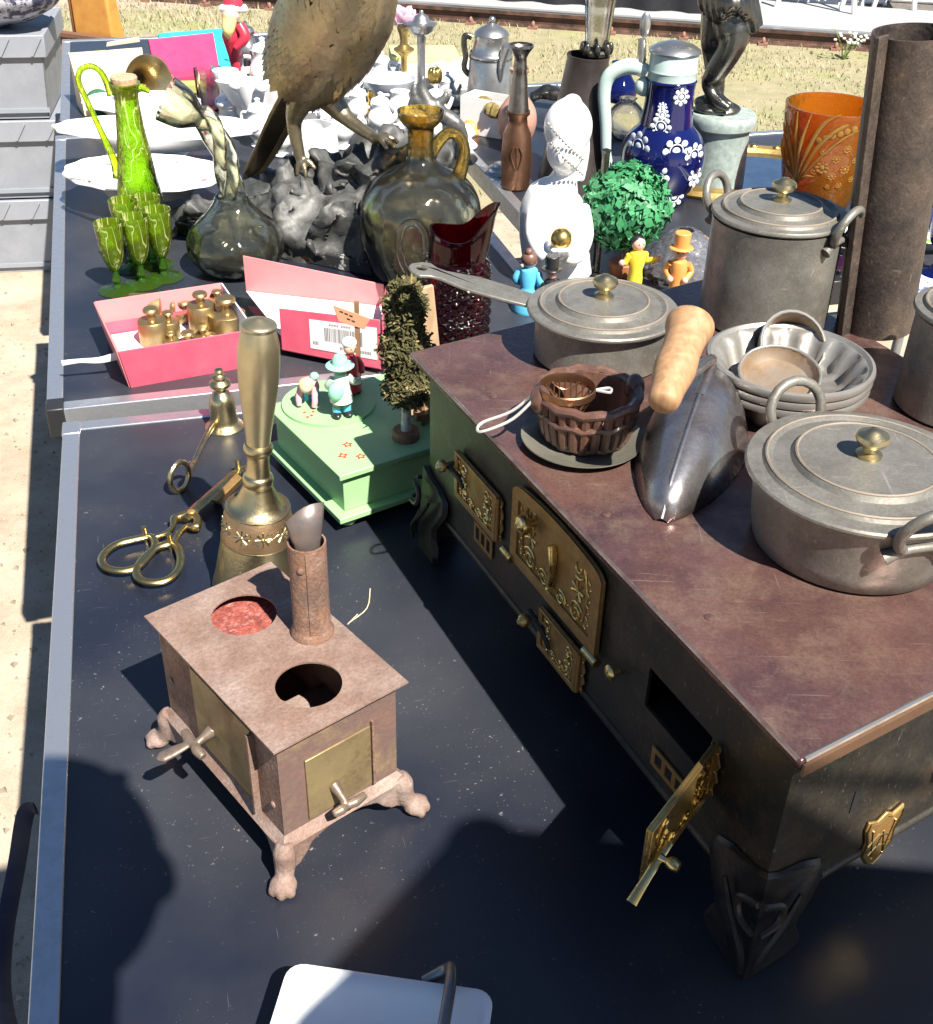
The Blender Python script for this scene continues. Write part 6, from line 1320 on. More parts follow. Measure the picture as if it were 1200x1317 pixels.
bc_ = [at(645, 180), at(592, 170)]; bw_ = thing('white_carton', 'open white cardboard carton holding dried seed heads', 'carton', bc_[0], math.atan2((bc_[1] - bc_[0]).y, (bc_[1] - bc_[0]).x)); wl_ = (bc_[1] - bc_[0]).length; hb_ = hz(bc_[0], 132)
for a in ((0, wl_, 0, .002), (0, wl_, -.062, -.060), (0, .002, -.06, 0), (wl_ - .002, wl_, -.06, 0)): obj('side', box(*a, .001, hb_), DWHITE, bw_)
obj('bottom', box(.002, wl_ - .002, -.06, 0, .001, .003), DWHITE, bw_)
dsm = mat('seed_head', (.22, .17, .05), .7, 0, c2=(.12, .09, .03), s=90, bump=.6)
for k, (x, y) in enumerate(((622, 122), (632, 128))):
    t = one('seed_head', ('ribbed dried seed head poking out of the white carton, the taller one', 'ribbed dried seed head poking out of the white carton, the lower one')[k], 'seed head', at(x, y + 12, T + hb_ * .8), lathe([(0, 0), (.016, .004), (.021, .016), (.016, .03), (.006, .036), (0, .036)], 40, lambda a, i: 1 + .12 * math.cos(a * 10)), dsm, lx=R(-20), ly=R(20 * k), group='dried seed heads')
    t.location.z = T + hb_ * .55
P = at(708, 140); one('bronze_shell', 'dark bronze twisted shell dish beside the tin jug', 'dish', P + V3(0, 0, .022), jitter(tube([(-.045, 0, 0), (-.02, .01, .012), (.01, 0, .012), (.04, -.01, 0)], [.010, .020, .022, .008], 14, k=5, flat=(.7, 1)), .006, 60), DBRONZE)
one('orange_spout_cap', 'bright orange plastic cap lying by the white carton', 'cap', at(606, 172), mv(lathe([(0, 0), (.022, 0), (.024, .004), (.018, .022), (.011, .030), (0, .032)], 24), 0, 0, 0), ORGP)
one('pewter_dome', 'small stepped pewter inkwell at the edge of the table', 'dome', at(645, 222), lathe([(0, 0), (.036, 0), (.037, .003), (.028, .006), (.026, .011), (.018, .014), (.016, .019), (0, .022)], 32), PEWTER)  # stepped pewter dome of unknown use
q, P, pr = vessel('cobalt_jug', 'small cobalt blue glass jug behind the stein handle', 'jug', (796, 130), [(130, 16), (126, 20), (112, 22), (98, 14), (88, 11), (80, 14)], COBG, .002)
q, P, pr = vessel('glass_globe', 'small pale blue clear glass globe vase behind the stein', 'vase', (803, 178), [(178, 12), (172, 20), (156, 25), (140, 20), (130, 10), (126, 12)], CLEAR, .002)
# right-hand edge things behind the flue
def flat_plate(label, px_, r, z=0.): 
    P = at(*px_, T + z); q = thing('porcelain_plate', label, 'plate', P, 0, 'white plates with leaf print')
    obj('plate', lathe([(0, .004), (r * .45, .004), (r * .5, 0), (r * .55, .004), (r * .7, .016), (r, .026), (r, .029), (r * .68, .020), (r * .55, .008), (0, .008)], 56), PORC, q)
    for i in range(7): a = i * .9; obj('leaf_print', mv(prism([(r * .84 * math.cos(a) + x * math.cos(a) - y * math.sin(a), r * .84 * math.sin(a) + x * math.sin(a) + y * math.cos(a)) for x, y in ((-.014, 0), (0, .007), (.014, 0), (0, -.007))], 0, .0004), 0, 0, .0255), paint('leaf_green', (.25, .45, .05)), q)
flat_plate('white plate with green leaf print peeping out beside the tall pot handle', (1098, 318), .085)
flat_plate('white plate with green leaf print to the far side of the flue', (1185, 312), .075)
q, P, pr = vessel('blue_goblet', 'cobalt blue glass goblet on brass foot behind the flue', 'goblet', (1203, 352), [(352, 22), (349, 22), (344, 8), (330, 5), (322, 6), (312, 16), (296, 20), (282, 20)], COBG, .002, k=3)
vessel('blue_vase', 'tall cobalt blue cut glass vase behind the flue', 'vase', (1212, 300), [(300, 16), (290, 24), (262, 28), (235, 26), (218, 20)], COBG, .003, fl=lambda a, i: 1 + .03 * math.cos(a * 14))
one('purple_glass_bird', 'small purple and ruby glass bird shaped dish by the tall pot', 'glass dish', at(1068, 352), join(ell((0, 0, .018), (.028, .022, .016), 16, 10), tube([(.02, 0, .024), (.034, 0, .036), (.04, 0, .03)], [.010, .007, .003], 10, k=3)), glass('purple_glass', (.35, .06, .30), refr=.3, glow=.15))
cloth = thing('printed_cloth', 'small blue and white printed napkin lying at the table edge behind the flue', 'napkin', at(1170, 372))
obj('fabric', jitter(([(x * .012 - .07, y * .012 - .06, .003) for y in range(11) for x in range(13)], [(y * 13 + x, y * 13 + x + 1, y * 13 + x + 14, y * 13 + x + 13) for y in range(10) for x in range(12)]), .003, 18), mat('blue_print', (.75, .77, .82), .8, 0, c2=(.12, .16, .5), s=60, lo=.5, hi=.56), cloth, solid=.001)
# ================================================================== back table: boxes and porcelain
# open cardboard box, brass horn bell, green ball
b0_, b1_ = at(110, 152), at(205, 143); cb = thing('cardboard_box', 'open pale cardboard box standing on edge beyond the ewer', 'box', b0_, math.atan2((b1_ - b0_).y, (b1_ - b0_).x)); cw_ = (b1_ - b0_).length; chb = hz(b0_, 74)
kraft = mat('pale_card', (.66, .56, .40), .85, 0, c2=(.6, .5, .35), s=10, bump=.05)
obj('back_panel', rot(box(0, cw_, .10, .103, 0, chb), R(-8), 'X'), kraft, cb); obj('floor_panel', box(0, cw_, 0, .10, 0, .003), kraft, cb)
obj('side_panel', hexa([V3(*p) for p in ((0, 0, .003), (.003, 0, .003), (.003, .10, .003), (0, .10, .003), (0, .02, chb * .3), (.003, .02, chb * .3), (.003, .112, chb * .9), (0, .112, chb * .9))]), kraft, cb)
obj('torn_edge', jitter(box(cw_ * .5, cw_, .112, .116, chb * .97, chb * 1.05), .008, 30), kraft, cb)
bhp = at(196, 138, T + .05); hn_ = thing('brass_horn', 'brass bell mouth of a horn lying on the cardboard box', 'horn', at(196, 140), 0)
dirh = V3(.62, -.72, .12).normalized()
obj('bell_mouth', xf(lathe(shell(smooth_prof([(.012, -.10), (.018, -.06), (.030, -.03), (.046, -.010), (.058, 0)], 4), .0015, floor=False), 40), Matrix.Translation(V3(.0, 0, .062)) @ dirh.to_track_quat('Z', 'Y').to_matrix().to_4x4()), BRASS, hn_)
obj('prop', tube([(-.03, .03, 0), (-.03, .035, .045)], .012, 12), BRASSD, hn_)
one('green_ball', 'dark green ball beside the cardboard box', 'ball', at(130, 150), ell((0, 0, .030), .030, 22, 14), mat('green_felt', (.03, .16, .09), .7, 0, c2=(.02, .1, .06), s=60, bump=.3))
# red and turquoise cases
def case(label, pts, mt, d=.012, inn=None):
    P = at(*pts[0]); P2 = at(*pts[1]); t = thing('velvet_case', label, 'case', P, math.atan2((P2 - P).y, (P2 - P).x), 'open jewellery cases'); w_ = (P2 - P).length; h_ = hz(P, pts[2])
    obj('lid', rot(box(0, w_, 0, d, 0, h_ * 1.05), R(-14), 'X'), mt, t, bevel=.003); obj('tray', box(0, w_, -.05, 0, 0, .018), inn or mt, t, bevel=.002)
    return t
case('turquoise velvet case standing open behind the pink one', ((212, 92), (300, 84), 46), paint('turquoise_velvet', (.03, .50, .66), .9))
case('deep pink velvet case standing open with small silver pieces before it', ((202, 105), (284, 95), 54), paint('pink_velvet', (.62, .05, .16), .9), inn=paint('pink_velvet2', (.5, .04, .12), .9))
for k, (x, y) in enumerate(((262, 96), (275, 94))):
    one('silver_charm', ('round silver charm lying before the pink case', 'tall silver charm standing before the pink case')[k], 'charm', at(x, y + 8, T + .01), lathe([(0, 0), (.010, 0), (.011, .006), (.005, .010), (.009, .016), (.006, .024 + .01 * k), (0, .026 + .01 * k)], 16), PEWTER, group='silver charms')
one('leather_strap', 'brown leather strap end lying before the pink case', 'strap', at(210, 105), tube([(-.03, .02, .045), (0, 0, .025), (.035, -.02, .006)], .010, 8, k=4, flat=(1, .35)), TANP)
one('yellow_packet', 'olive green flat packet near the glass tumbler', 'packet', at(245, 118), box(-.03, .03, -.02, .02, 0, .022), paint('olive_card', (.38, .38, .12), .8), rz=R(12), bevel=.002)
vessel('glass_tumbler', 'clear faceted glass tumbler with red tint beside the blue and white vase', 'tumbler', (272, 140), [(140, 15), (137, 16), (110, 18), (88, 19)], CLEAR, .0025, 10, smoothp=False)
bwp = mat('blue_white_porcelain', (.80, .81, .84), .2, 0, c2=(.22, .30, .62), s=75, lo=.54, hi=.6, coat=.3)
vessel('blue_white_vase', 'slim white vase with blue lattice print', 'vase', (296, 158), [(158, 9), (154, 14), (140, 13), (133, 17), (127, 16), (120, 10), (105, 12), (90, 17)], bwp, .002, k=3)
# red santa cane
P = at(318, 128); sa = thing('carved_santa', 'tall carved wooden santa with white-trimmed red hat tapering to a point', 'carving', P)
SA = lambda x, y, d=0.: vplane(P, x, y) + V3(0, d, 0)
obj('robe', tube([SA(313, 140), SA(306, 100), SA(301, 70), SA(300, 48), SA(300, 30)], [.004, .008, .014, .026, .022], 14, k=4), REDP, sa)
obj('sleeve', tube([SA(310, 30, -.02), SA(318, 44, -.03), SA(306, 58, -.03)], [.012, .013, .008], 10, k=4), REDP, sa)
obj('stand', join(lathe([(0, 0), (.035, 0), (.034, .004), (.006, .006), (0, .007)], 24), tube([(0, 0, .004), SA(313, 140)], .004, 8)), BLACKP, sa)
obj('beard', tube([SA(297, 22, -.018), SA(296, 36, -.022), SA(297, 48, -.020)], [.018, .015, .003], 12, k=4), BLONDE, sa)
obj('face', ell(tuple(SA(298, 18, -.010)), (.020, .020, .018), 16, 10), SKIN, sa)
obj('hat_trim', tube([SA(286, 11), SA(300, 9, -.02), SA(315, 11)], .0095, 10, k=3), WHITEP, sa)
obj('hat', tube([SA(300, 8), SA(300, -4), SA(306, -20)], [.025, .020, .004], 16, k=4), REDP, sa)
# pewter cream jugs, porcelain pieces
def pot(label, base, s, mt, name='cream_jug', cat='jug', tall=1., lid=True, grp=None):
    P = at(*base); u = mpp(P) * s; q = thing(name, label, cat, P, random.uniform(-.5, .5), grp)
    h = 42 * u * tall
    obj('body', lathe(shell(smooth_prof([(10 * u, 0), (11 * u, h * .05), (7 * u, h * .12), (15 * u, h * .4), (16 * u, h * .6), (11 * u, h * .85), (12.5 * u, h)], 3), .0022), 36), mt, q)
    if lid: obj('lid', lathe([(0, h), (12.5 * u, h), (10 * u, h + 5 * u), (3 * u, h + 8 * u), (2.5 * u, h + 10 * u), (3.5 * u, h + 12 * u), (0, h + 14 * u)], 28), mt, q)
    obj('handle', tube([(-11 * u, 0, h * .85), (-22 * u, 0, h * .85), (-23 * u, 0, h * .55), (-15 * u, 0, h * .3)], 1.8 * u, 8, k=5), mt, q)
    obj('spout', tube([(12 * u, 0, h * .45), (19 * u, 0, h * .62), (24 * u, 0, h * .92)], [5 * u, 3.5 * u, 2.4 * u], 10, k=4), mt, q)
    return q
pot('small pewter coffee pot beside the carved santa', (320, 92), .9, PEWTER, 'pewter_jug', tall=1.3)
pot('round pewter cream pot next to the white coffee pot', (340, 98), .8, PEWTER, 'pewter_jug')
pot('white porcelain coffee pot with brown band behind the bird tail', (342, 125), 1.15, PORC, 'porcelain_pot', 'coffee pot', 1.2)
vessel('brown_band_cup', 'white cup with gold brown band near the carved santa', 'cup', (322, 112), [(112, 11), (108, 15), (98, 17), (90, 18)], mat('banded_porcelain', (.80, .78, .74), .2, 0, c2=(.5, .28, .1), s=14, lo=.5, hi=.56), .002)
swan = thing('porcelain_basket', 'white porcelain basket with curling pierced sides behind the bird', 'basket', at(345, 165))
obj('shell', sc(lathe(shell(smooth_prof([(.03, 0), (.045, .02), (.06, .05), (.085, .10)], 4), .004), 48, lambda a, i: 1 + .08 * math.cos(a * 6) * (i > 6) + .2 * math.cos(a * 2) * (i > 8)), (1, .6, 1)), PORC, swan)
for i in range(8): a = i * .785; obj('rim_curl', ell((.082 * math.cos(a), .05 * math.sin(a), .10), (.014, .010, .012), 10, 8), PORC, swan)
q, P, pr = vessel('relief_tureen', 'white porcelain jar with raised scroll decoration behind the bird legs', 'jar', (407, 215), [(215, 22), (210, 28), (190, 30), (170, 28), (160, 24)], PORC, .003)
for sx, y in ((-14, 178), (0, 186), (12, 176), (-6, 200), (8, 198)):
    obj('scroll', tube([vplane(P, 407 + sx + 5 * math.cos(k * .7) * (1 - k * .08), y + 6 * math.sin(k * .7) * (1 - k * .08)) + V3(0, -.036, 0) for k in range(9)], .0018, 6, k=2), mat('scroll_grey', (.6, .6, .62), .3), q)
# crowd of white porcelain between bird and decanter
wl_pts = [('small white porcelain cup with handle beyond the rock', 470, 128, .8), ('white porcelain milk jug right behind the bird breast', 492, 118, .9), ('white porcelain sugar bowl next to the gilt figurine', 505, 142, .8), ('white porcelain cream jug by the dark bronze branch', 462, 160, .9), ('white porcelain teapot below the grey footed bowl', 515, 160, 1.0), ('small white porcelain jug behind the dark branch', 575, 138, .8), ('white porcelain coffee pot at the foot of the lamp', 560, 160, .9)]
for lb, x, y, s_ in wl_pts: pot(lb, (x, y), s_, PORC, 'porcelain_pot', 'porcelain', lid='bowl' not in lb and 'cup' not in lb, grp='white porcelain pieces')
more_p = [('white porcelain gravy jug between the rock and the long platter', 335, 188, 1.1, True), ('white lidded porcelain pot right behind the bird tail', 362, 200, 1.0, True), ('white porcelain jug beneath the pewter cream pot', 372, 150, 1.0, True), ('open white porcelain bowl with handle near the relief jar', 440, 190, 1.1, False), ('white porcelain cream jug between the bird legs', 425, 168, .9, False), ('small lidded white porcelain pot under the bird breast', 452, 140, .9, True), ('white porcelain teapot touching the dark bronze branch', 540, 178, 1.0, True), ('open white porcelain jug next to the plaster bust', 560, 185, .9, False), ('stout white porcelain pot beyond the gilt standing figurine', 490, 175, 1.0, True), ('little white porcelain jug by the blue lattice vase', 318, 160, .8, True)]
for lb, x, y, s_, ld_ in more_p: pot(lb, (x, y), s_, PORC, 'porcelain_pot', 'porcelain', lid=ld_, grp='white porcelain pieces')
def cup(label, base, s=1., mt=PORC, r=18, h=22):
    P = at(*base); u = mpp(P) * s; q = thing('teacup', label, 'cup', P, random.uniform(0, 6), 'white teacups')
    obj('bowl', lathe(shell(smooth_prof([(8 * u, 0), (9 * u, 1.5 * u), (r * .85 * u, h * .5 * u), (r * u, h * u)], 3), .002), 32), mt, q)
    obj('handle', tube([(r * .9 * u, 0, h * .8 * u), (r * 1.5 * u, 0, h * .75 * u), (r * 1.4 * u, 0, h * .4 * u), (r * .75 * u, 0, h * .3 * u)], 1.6 * u, 8, k=4), mt, q)
    for a in (3.6, 4.4, 5.2): obj('printed_rose', mv(ell((0, 0, 0), (2.6 * u, .6 * u, 2.4 * u), 8, 6), r * .93 * u * math.cos(a), r * .93 * u * math.sin(a), h * .62 * u), paint('rose_print', (.62, .22, .24)), q)
cup('white teacup with rose print beyond the grey bowl', (503, 105), 1.0); cup('white teacup with rose print next to the gilt flower', (578, 103), .95); cup('white teacup with rose print left of the candlestick', (478, 100), .9)
cup('white teacup with rose print tucked behind the lamp post', (560, 118), .9)
vessel('grey_footed_bowl', 'pale grey footed porcelain bowl under the candlestick', 'bowl', (500, 140), [(140, 13), (137, 14), (132, 8), (124, 20), (112, 30), (100, 36)], mat('grey_porcelain', (.62, .66, .72), .2, coat=.3), .003, k=3)
vessel('grey_footed_bowl', 'pale glass footed bowl beside the white carton', 'bowl', (585, 150), [(150, 12), (147, 13), (140, 7), (132, 18), (122, 26), (114, 30)], CLEAR, .003, k=3)
# gilt candlestick with pink flower
P = at(520, 110); cs_ = thing('gilt_candlestick', 'gilt candlestick topped with a pink porcelain flower', 'candlestick', P)
g_ = prof(P, [(110, 14), (106, 14), (100, 5), (85, 4), (72, 5), (66, 12), (62, 13), (57, 5), (45, 6), (36, 9), (32, 8)]); g_[0] = (g_[0][0], 0)
obj('stem', lathe([(0, 0)] + smooth_prof(g_, 2) + [(0, g_[-1][1])], 24), mat('antique_gilt', (.45, .33, .13), .4, .9, s=60), cs_)
zt2 = g_[-1][1]
for i in range(14):
    a = i * 2.4; r_ = .012 + .018 * (i / 14); obj('petal', xf(ell((0, 0, 0), (.014, .005, .016), 10, 7), Matrix.Translation((r_ * math.cos(a), r_ * math.sin(a), zt2 + .030 - .018 * i / 14)) @ Matrix.Rotation(a + 1.57, 4, 'Z') @ Matrix.Rotation(R(25), 4, 'X')), paint('pale_pink_glaze', (.74, .44, .58), .35), cs_)
# pewter oil lamp on a post
P = at(542, 130); lm = thing('pewter_lamp', 'pewter oil lamp with covered bowl on a tall plain post', 'lamp', P)
l1 = prof(P, [(130, 24), (127, 24), (122, 7), (120, 5.5), (50, 5.5), (46, 6), (43, 12), (38, 17), (33, 18.5), (31, 20), (29.5, 20), (28, 12), (24, 10), (21, 9), (17, 3), (14, 2.5), (13, 2)]); l1[0] = (l1[0][0], 0)
obj('lamp_body', lathe([(0, 0)] + l1 + [(0, l1[-1][1])], 32), PEWTER, lm)
# gilt little tree figurine, dark bronze branch, candle
P = at(561, 152); gt = thing('gilt_figurine', 'small gilt flower bud figurine on a stem', 'figurine', P)
obj('stem', tube([(0, 0, 0), vplane(P, 561, 118)], .005, 8), GOLD, gt); obj('foot', lathe([(0, 0), (.020, 0), (.018, .004), (0, .006)], 18), GOLD, gt)
for i in range(7): a = i * .9; obj('bud_leaf', ell(tuple(vplane(P, 559, 97) + V3(.009 * math.cos(a), .009 * math.sin(a), 0)), (.009, .009, .017), 10, 7), GOLD, gt)
P = at(478, 162); gt2 = thing('gilt_figurine', 'small gilt standing figurine beside the white cream jug', 'figurine', P)
obj('body', lathe([(0, 0), (.018, 0), (.016, .006), (.008, .012), (.012, .030), (.009, .05), (.006, .056), (.009, .066), (.006, .076), (0, .078)], 18), GOLD, gt2)
P = at(575, 205); br_ = thing('bronze_branch', 'dark twisted bronze branch ornament behind the amber decanter', 'ornament', P)
BV = lambda x, y, d=0.: vplane(P, x, y) + V3(0, d, 0)
obj('branch', join(tube([BV(585, 206), BV(592, 180), BV(585, 160), BV(570, 148), BV(555, 138), BV(545, 130)], [.020, .017, .017, .016, .020, .016], 12, k=5), tube([BV(545, 135), BV(535, 128), BV(528, 138)], [.016, .012, .008], 10, k=4), tube([BV(548, 128), BV(542, 112), BV(545, 97)], [.016, .010, .004], 10, k=4), tube([BV(560, 136), BV(572, 126), BV(573, 118)], [.012, .008, .004], 10, k=4), tube([BV(540, 132), BV(532, 118), BV(534, 108)], [.012, .008, .003], 10, k=4), jitter(ell(tuple(BV(584, 162)), (.026, .02, .022), 16, 10), .008, 40)), mat('grey_bronze', (.12, .12, .12), .42, .6, c2=(.19, .19, .18), s=30, bump=.4), br_, fuse=.003, sm=1)
obj('base', mv(lathe([(0, 0), (.05, 0), (.045, .006), (.02, .012), (0, .012)], 24), BV(585, 206).x, BV(585, 206).y, 0), DBRONZE, br_)
# yellow and white game boxes
for lb, x, y, w_, h_, dz, mt, rz_ in (('flat yellow cardboard game box leaning open behind the lamp', 545, 92, .17, .05, .0, paint('yellow_card', (.72, .70, .26), .6), 8), ('long cream cardboard box beneath the yellow one', 555, 106, .24, .032, 0, paint('cream_card', (.74, .72, .58), .6), 14), ('long cream cardboard box sticking out towards the coffee pot', 588, 96, .16, .028, 0, paint('cream_card', (.74, .72, .58), .6), 12)):
    b_ = thing('game_box', lb, 'box', at(x, y), R(rz_), 'flat game boxes'); obj('lid', box(-w_ / 2 - .001, w_ / 2 + .001, -.061, .061, h_ * .35, h_ + .002), mt, b_, bevel=.0012); obj('tray', box(-w_ / 2, w_ / 2, -.06, .06, 0, h_ * .35 - .0005), DWHITE, b_, bevel=.001)
one('plaster_bust', 'little white plaster bust beside the orange cap', 'bust', at(600, 190), join(lathe([(0, 0), (.022, 0), (.024, .006), (.013, .016), (.010, .02), (0, .02)], 20), ell((0, 0, .034), (.013, .014, .017), 14, 10), ell((0, .003, .030), (.020, .012, .010), 12, 8)), PLASTER, fuse=.0018, sm=3)

# ================================================================== crates, bags, far things
crm = mat('grey_crate', (.25, .265, .30), .55, 0, c2=(.22, .235, .265), s=12, bump=.06, c3=(.28, .295, .33), s3=4)
cc = at(40, 340, 0); 
def crate(label, z, org):
    t = thing('plastic_crate', label, 'crate', (org.x, org.y, z), R(10), 'grey plastic crates'); w_, d_, h_ = .60, .40, .237
    i_ = .022
    for s_ in (0, 1):
        y0 = 0 if s_ == 0 else d_; sg = 1 if s_ == 0 else -1
        obj('long_wall', hexa([V3(*p) for p in ((i_, y0 + sg * i_, .006), (w_ - i_, y0 + sg * i_, .006), (w_ - i_, y0 + sg * (i_ + .003), .006), (i_, y0 + sg * (i_ + .003), .006), (.008, y0 + sg * .008, h_ - .06), (w_ - .008, y0 + sg * .008, h_ - .06), (w_ - .008, y0 + sg * .011, h_ - .06), (.008, y0 + sg * .011, h_ - .06))]), crm, t)
        x0 = 0 if s_ == 0 else w_
        obj('short_wall', hexa([V3(*p) for p in ((x0 + sg * i_, i_, .006), (x0 + sg * i_, d_ - i_, .006), (x0 + sg * (i_ + .003), d_ - i_, .006), (x0 + sg * (i_ + .003), i_, .006), (x0 + sg * .008, .008, h_ - .06), (x0 + sg * .008, d_ - .008, h_ - .06), (x0 + sg * .011, d_ - .008, h_ - .06), (x0 + sg * .011, .008, h_ - .06))]), crm, t)
    obj('bottom', box(i_, w_ - i_, i_, d_ - i_, 0, .006), crm, t)
    rim = [(-.0, h_ - .062), (-.004, h_ - .006), (0, h_)]
    for a in ((-.004, w_ + .004, -.004, .012), (-.004, w_ + .004, d_ - .012, d_ + .004), (-.004, .012, .0125, d_ - .0125), (w_ - .012, w_ + .004, .0125, d_ - .0125)): obj('rim', box(*a, h_ - .062, h_), crm, t, bevel=.003)
    for k in range(7):
        x = .04 + k * .087; obj('rib', hexa([V3(*p) for p in ((x, -.009, h_ - .056), (x + .006, -.009, h_ - .056), (x + .006, -.0038, h_ - .056), (x, -.0038, h_ - .056), (x + .03, -.009, h_ - .008), (x + .036, -.009, h_ - .008), (x + .036, -.0038, h_ - .008), (x + .03, -.0038, h_ - .008))]), crm, t)
    obj('lower_ledge', box(.016, w_ - .016, .012, .020, .018, .030), crm, t); obj('lid_panel', box(.013, w_ - .013, .013, d_ - .013, h_ - .012, h_ - .006), crm, t)
    return t
org = at(102, 350, 0); dx10 = V3(math.cos(R(10)), math.sin(R(10)), 0)
co = org - dx10 * .59; co.z = 0
for k, lb in enumerate(('bottom grey plastic crate of the stack beside the tables', 'middle grey plastic crate of the stack beside the tables', 'top grey plastic crate of the stack, a patterned bag on it')): crate(lb, k * .238 + .001, co)
bagm = mat('floral_bag', (.05, .05, .10), .8, 0, c2=(.55, .55, .62), s=14, lo=.49, hi=.53, bump=.05)
bgp = at(25, 42, .89); bgs = thing('fabric_bag', 'dark blue fabric bag with white flower outline print on the crates', 'bag', co + dx10 * .36 + V3(.03, .14, .715))
obj('bag_body', jitter(ell((0, 0, .10), (.24, .15, .105), 40, 24), .035, 7), bagm, bgs); obj('strap', tube([(.05, -.02, .19), (.16, -.03, .22), (.215, -.02, .17), (.22, 0, .10)], .010, 8, k=5, flat=(1, .4)), BLACKP, bgs)
# brown leather shoulder bag on the grass
bp_ = at(132, 62, 0); ob = thing('leather_bag', 'orange brown leather bag standing on the grass', 'bag', bp_, R(-25))
obj('bag_body', hexa([V3(*p) for p in ((-.13, -.055, 0), (.13, -.055, 0), (.13, .055, 0), (-.13, .055, 0), (-.145, -.035, .30), (.10, -.035, .34), (.10, .035, .34), (-.145, .035, .30))]), mat('tan_leather', (.50, .24, .05), .5, 0, c2=(.42, .18, .04), s=12), ob, bevel=.015, seg=3)
obj('side_gusset', hexa([V3(*p) for p in ((-.145, -.05, .003), (-.133, -.056, .003), (-.133, .056, .003), (-.145, .05, .003), (-.165, -.03, .29), (-.148, -.036, .3), (-.148, .036, .3), (-.165, .03, .29))]), mat('dark_leather', (.16, .055, .025), .5), ob, bevel=.004)
obj('handle', tube([(-.07, 0, .31), (-.06, 0, .42), (.02, 0, .44), (.05, 0, .33)], .010, 8, k=5), mat('dark_leather', (.16, .055, .025), .5), ob)
one('red_cord', 'thin red cord lying across the dry grass', 'cord', (0, 0, 0), tube([at(162, 64, .02), at(200, 58, .02), at(230, 55, .02), at(270, 48, .02), at(330, 42, .02)], .007, 6, k=5), paint('red_cord', (.55, .10, .08), .8))
# weeds in flower by the rail
wdp = at(1085, 78, 0); wd = thing('weed', 'small white flowering weed growing beside the rail', 'plant', wdp)
rg = random.Random(31)
for i in range(12):
    a = rg.uniform(0, 6.28); l = rg.uniform(.08, .17); e = V3(.6 * l * math.cos(a), .4 * l * math.sin(a), l * .9); obj('stalk', tube([(0, 0, 0), e * .5 + V3(0, 0, .02), e], .003, 5, k=3), paint('weed_green', (.14, .20, .05), .8), wd)
    for j in range(3): obj('blossom', ell(tuple(e + V3(rg.uniform(-.02, .02), rg.uniform(-.02, .02), rg.uniform(-.01, .02))), (.010, .010, .006), 7, 5), WHITEP, wd)
# white garden chairs beyond the paved strip and a stall draped in black
def chair(px_, rz_, label):
    P = at(*px_, .03); t = thing('garden_chair', label, 'chair', P, rz_, 'white garden chairs'); W2 = .24
    for sx in (-W2, W2):
        obj('side_frame', join(tube([(sx, -.24, 0), (sx, -.20, .22), (sx, -.17, .44)], .016, 8), tube([(sx, .24, 0), (sx, .19, .3), (sx, .17, .44), (sx, .25, .88)], .016, 8), tube([(sx, -.24, .02), (sx, .24, .02)], .014, 8), tube([(sx, -.22, .62), (sx, .2, .64)], .018, 8), tube([(sx, -.17, .44), (sx, -.19, .62)], .014, 8)), WHITEP, t)
    for k in range(6): obj('seat_slat', box(-W2, W2, -.17 + k * .058, -.17 + k * .058 + .045, .44, .455), WHITEP, t)
    for k in range(6): obj('back_slat', hexa([V3(*p) for p in ((-W2, .178 + k * .012, .5 + k * .06), (W2, .178 + k * .012, .5 + k * .06), (W2, .190 + k * .012, .5 + k * .06), (-W2, .190 + k * .012, .5 + k * .06), (-W2, .187 + k * .012, .545 + k * .06), (W2, .187 + k * .012, .545 + k * .06), (W2, .199 + k * .012, .545 + k * .06), (-W2, .199 + k * .012, .545 + k * .06))]), WHITEP, t)
chair((1052, 17), R(70), 'white slatted garden chair nearest the draped stall'); chair((1108, 16), R(95), 'white slatted garden chair between two other garden chairs'); chair((1165, 13), R(80), 'white slatted garden chair behind the flue pipe top')
dp = at(735, 17, .03); dr = thing('draped_stall', 'market stall table hung to the ground with black cloth', 'stall', dp, math.atan2(rd.y, rd.x))
fold = []
nF = 120; V = []
for zi, z in enumerate((0, .25, .5, .74)):
    for i in range(nF):
        t = i / nF * 4; sdn = int(t); f = t - sdn; c4 = [(-.75, -.02), (.75, -.02), (.75, .75), (-.75, .75)]; a, b = c4[sdn], c4[(sdn + 1) % 4]; x, y = a[0] + (b[0] - a[0]) * f, a[1] + (b[1] - a[1]) * f
        ww = .03 * math.sin(i * 1.1) * (1 - zi / 3); nx, ny = ((0, -1), (1, 0), (0, 1), (-1, 0))[sdn]; V.append((x + nx * ww, y + ny * ww, z))
Fc = [(k * nF + i, k * nF + (i + 1) % nF, (k + 1) * nF + (i + 1) % nF, (k + 1) * nF + i) for k in range(3) for i in range(nF)] + [tuple(range(3 * nF, 4 * nF))]
obj('cloth', (V, Fc), paint('black_cloth', (.012, .012, .016), .9), dr)
obj('table_top', box(-.74, .74, -.01, .74, .70, .735), LWOOD, dr)
one('market_post', 'pale wooden marker post standing beside the black draped stall', 'post', at(966, 22, .03), join(box(-.035, .035, -.035, .035, 0, .7), mv(lathe([(.05, 0), (0, .05)], 4), 0, 0, .7)), paint('pale_post', (.6, .58, .54), .7), rz=R(20), bevel=.004)
# pink garden cloth far behind
one('garden_crate', 'low orange terracotta coloured crate beyond the paved strip', 'crate', at(590, 1, .03), join(box(-.35, .35, 0, .02, 0, .16), box(-.35, .35, .38, .4, 0, .16), box(-.35, -.33, .02, .38, 0, .16), box(.33, .35, .02, .38, 0, .16), box(-.33, .33, .02, .38, 0, .02)), paint('clay_crate', (.48, .2, .1), .8), rz=math.atan2(rd.y, rd.x))

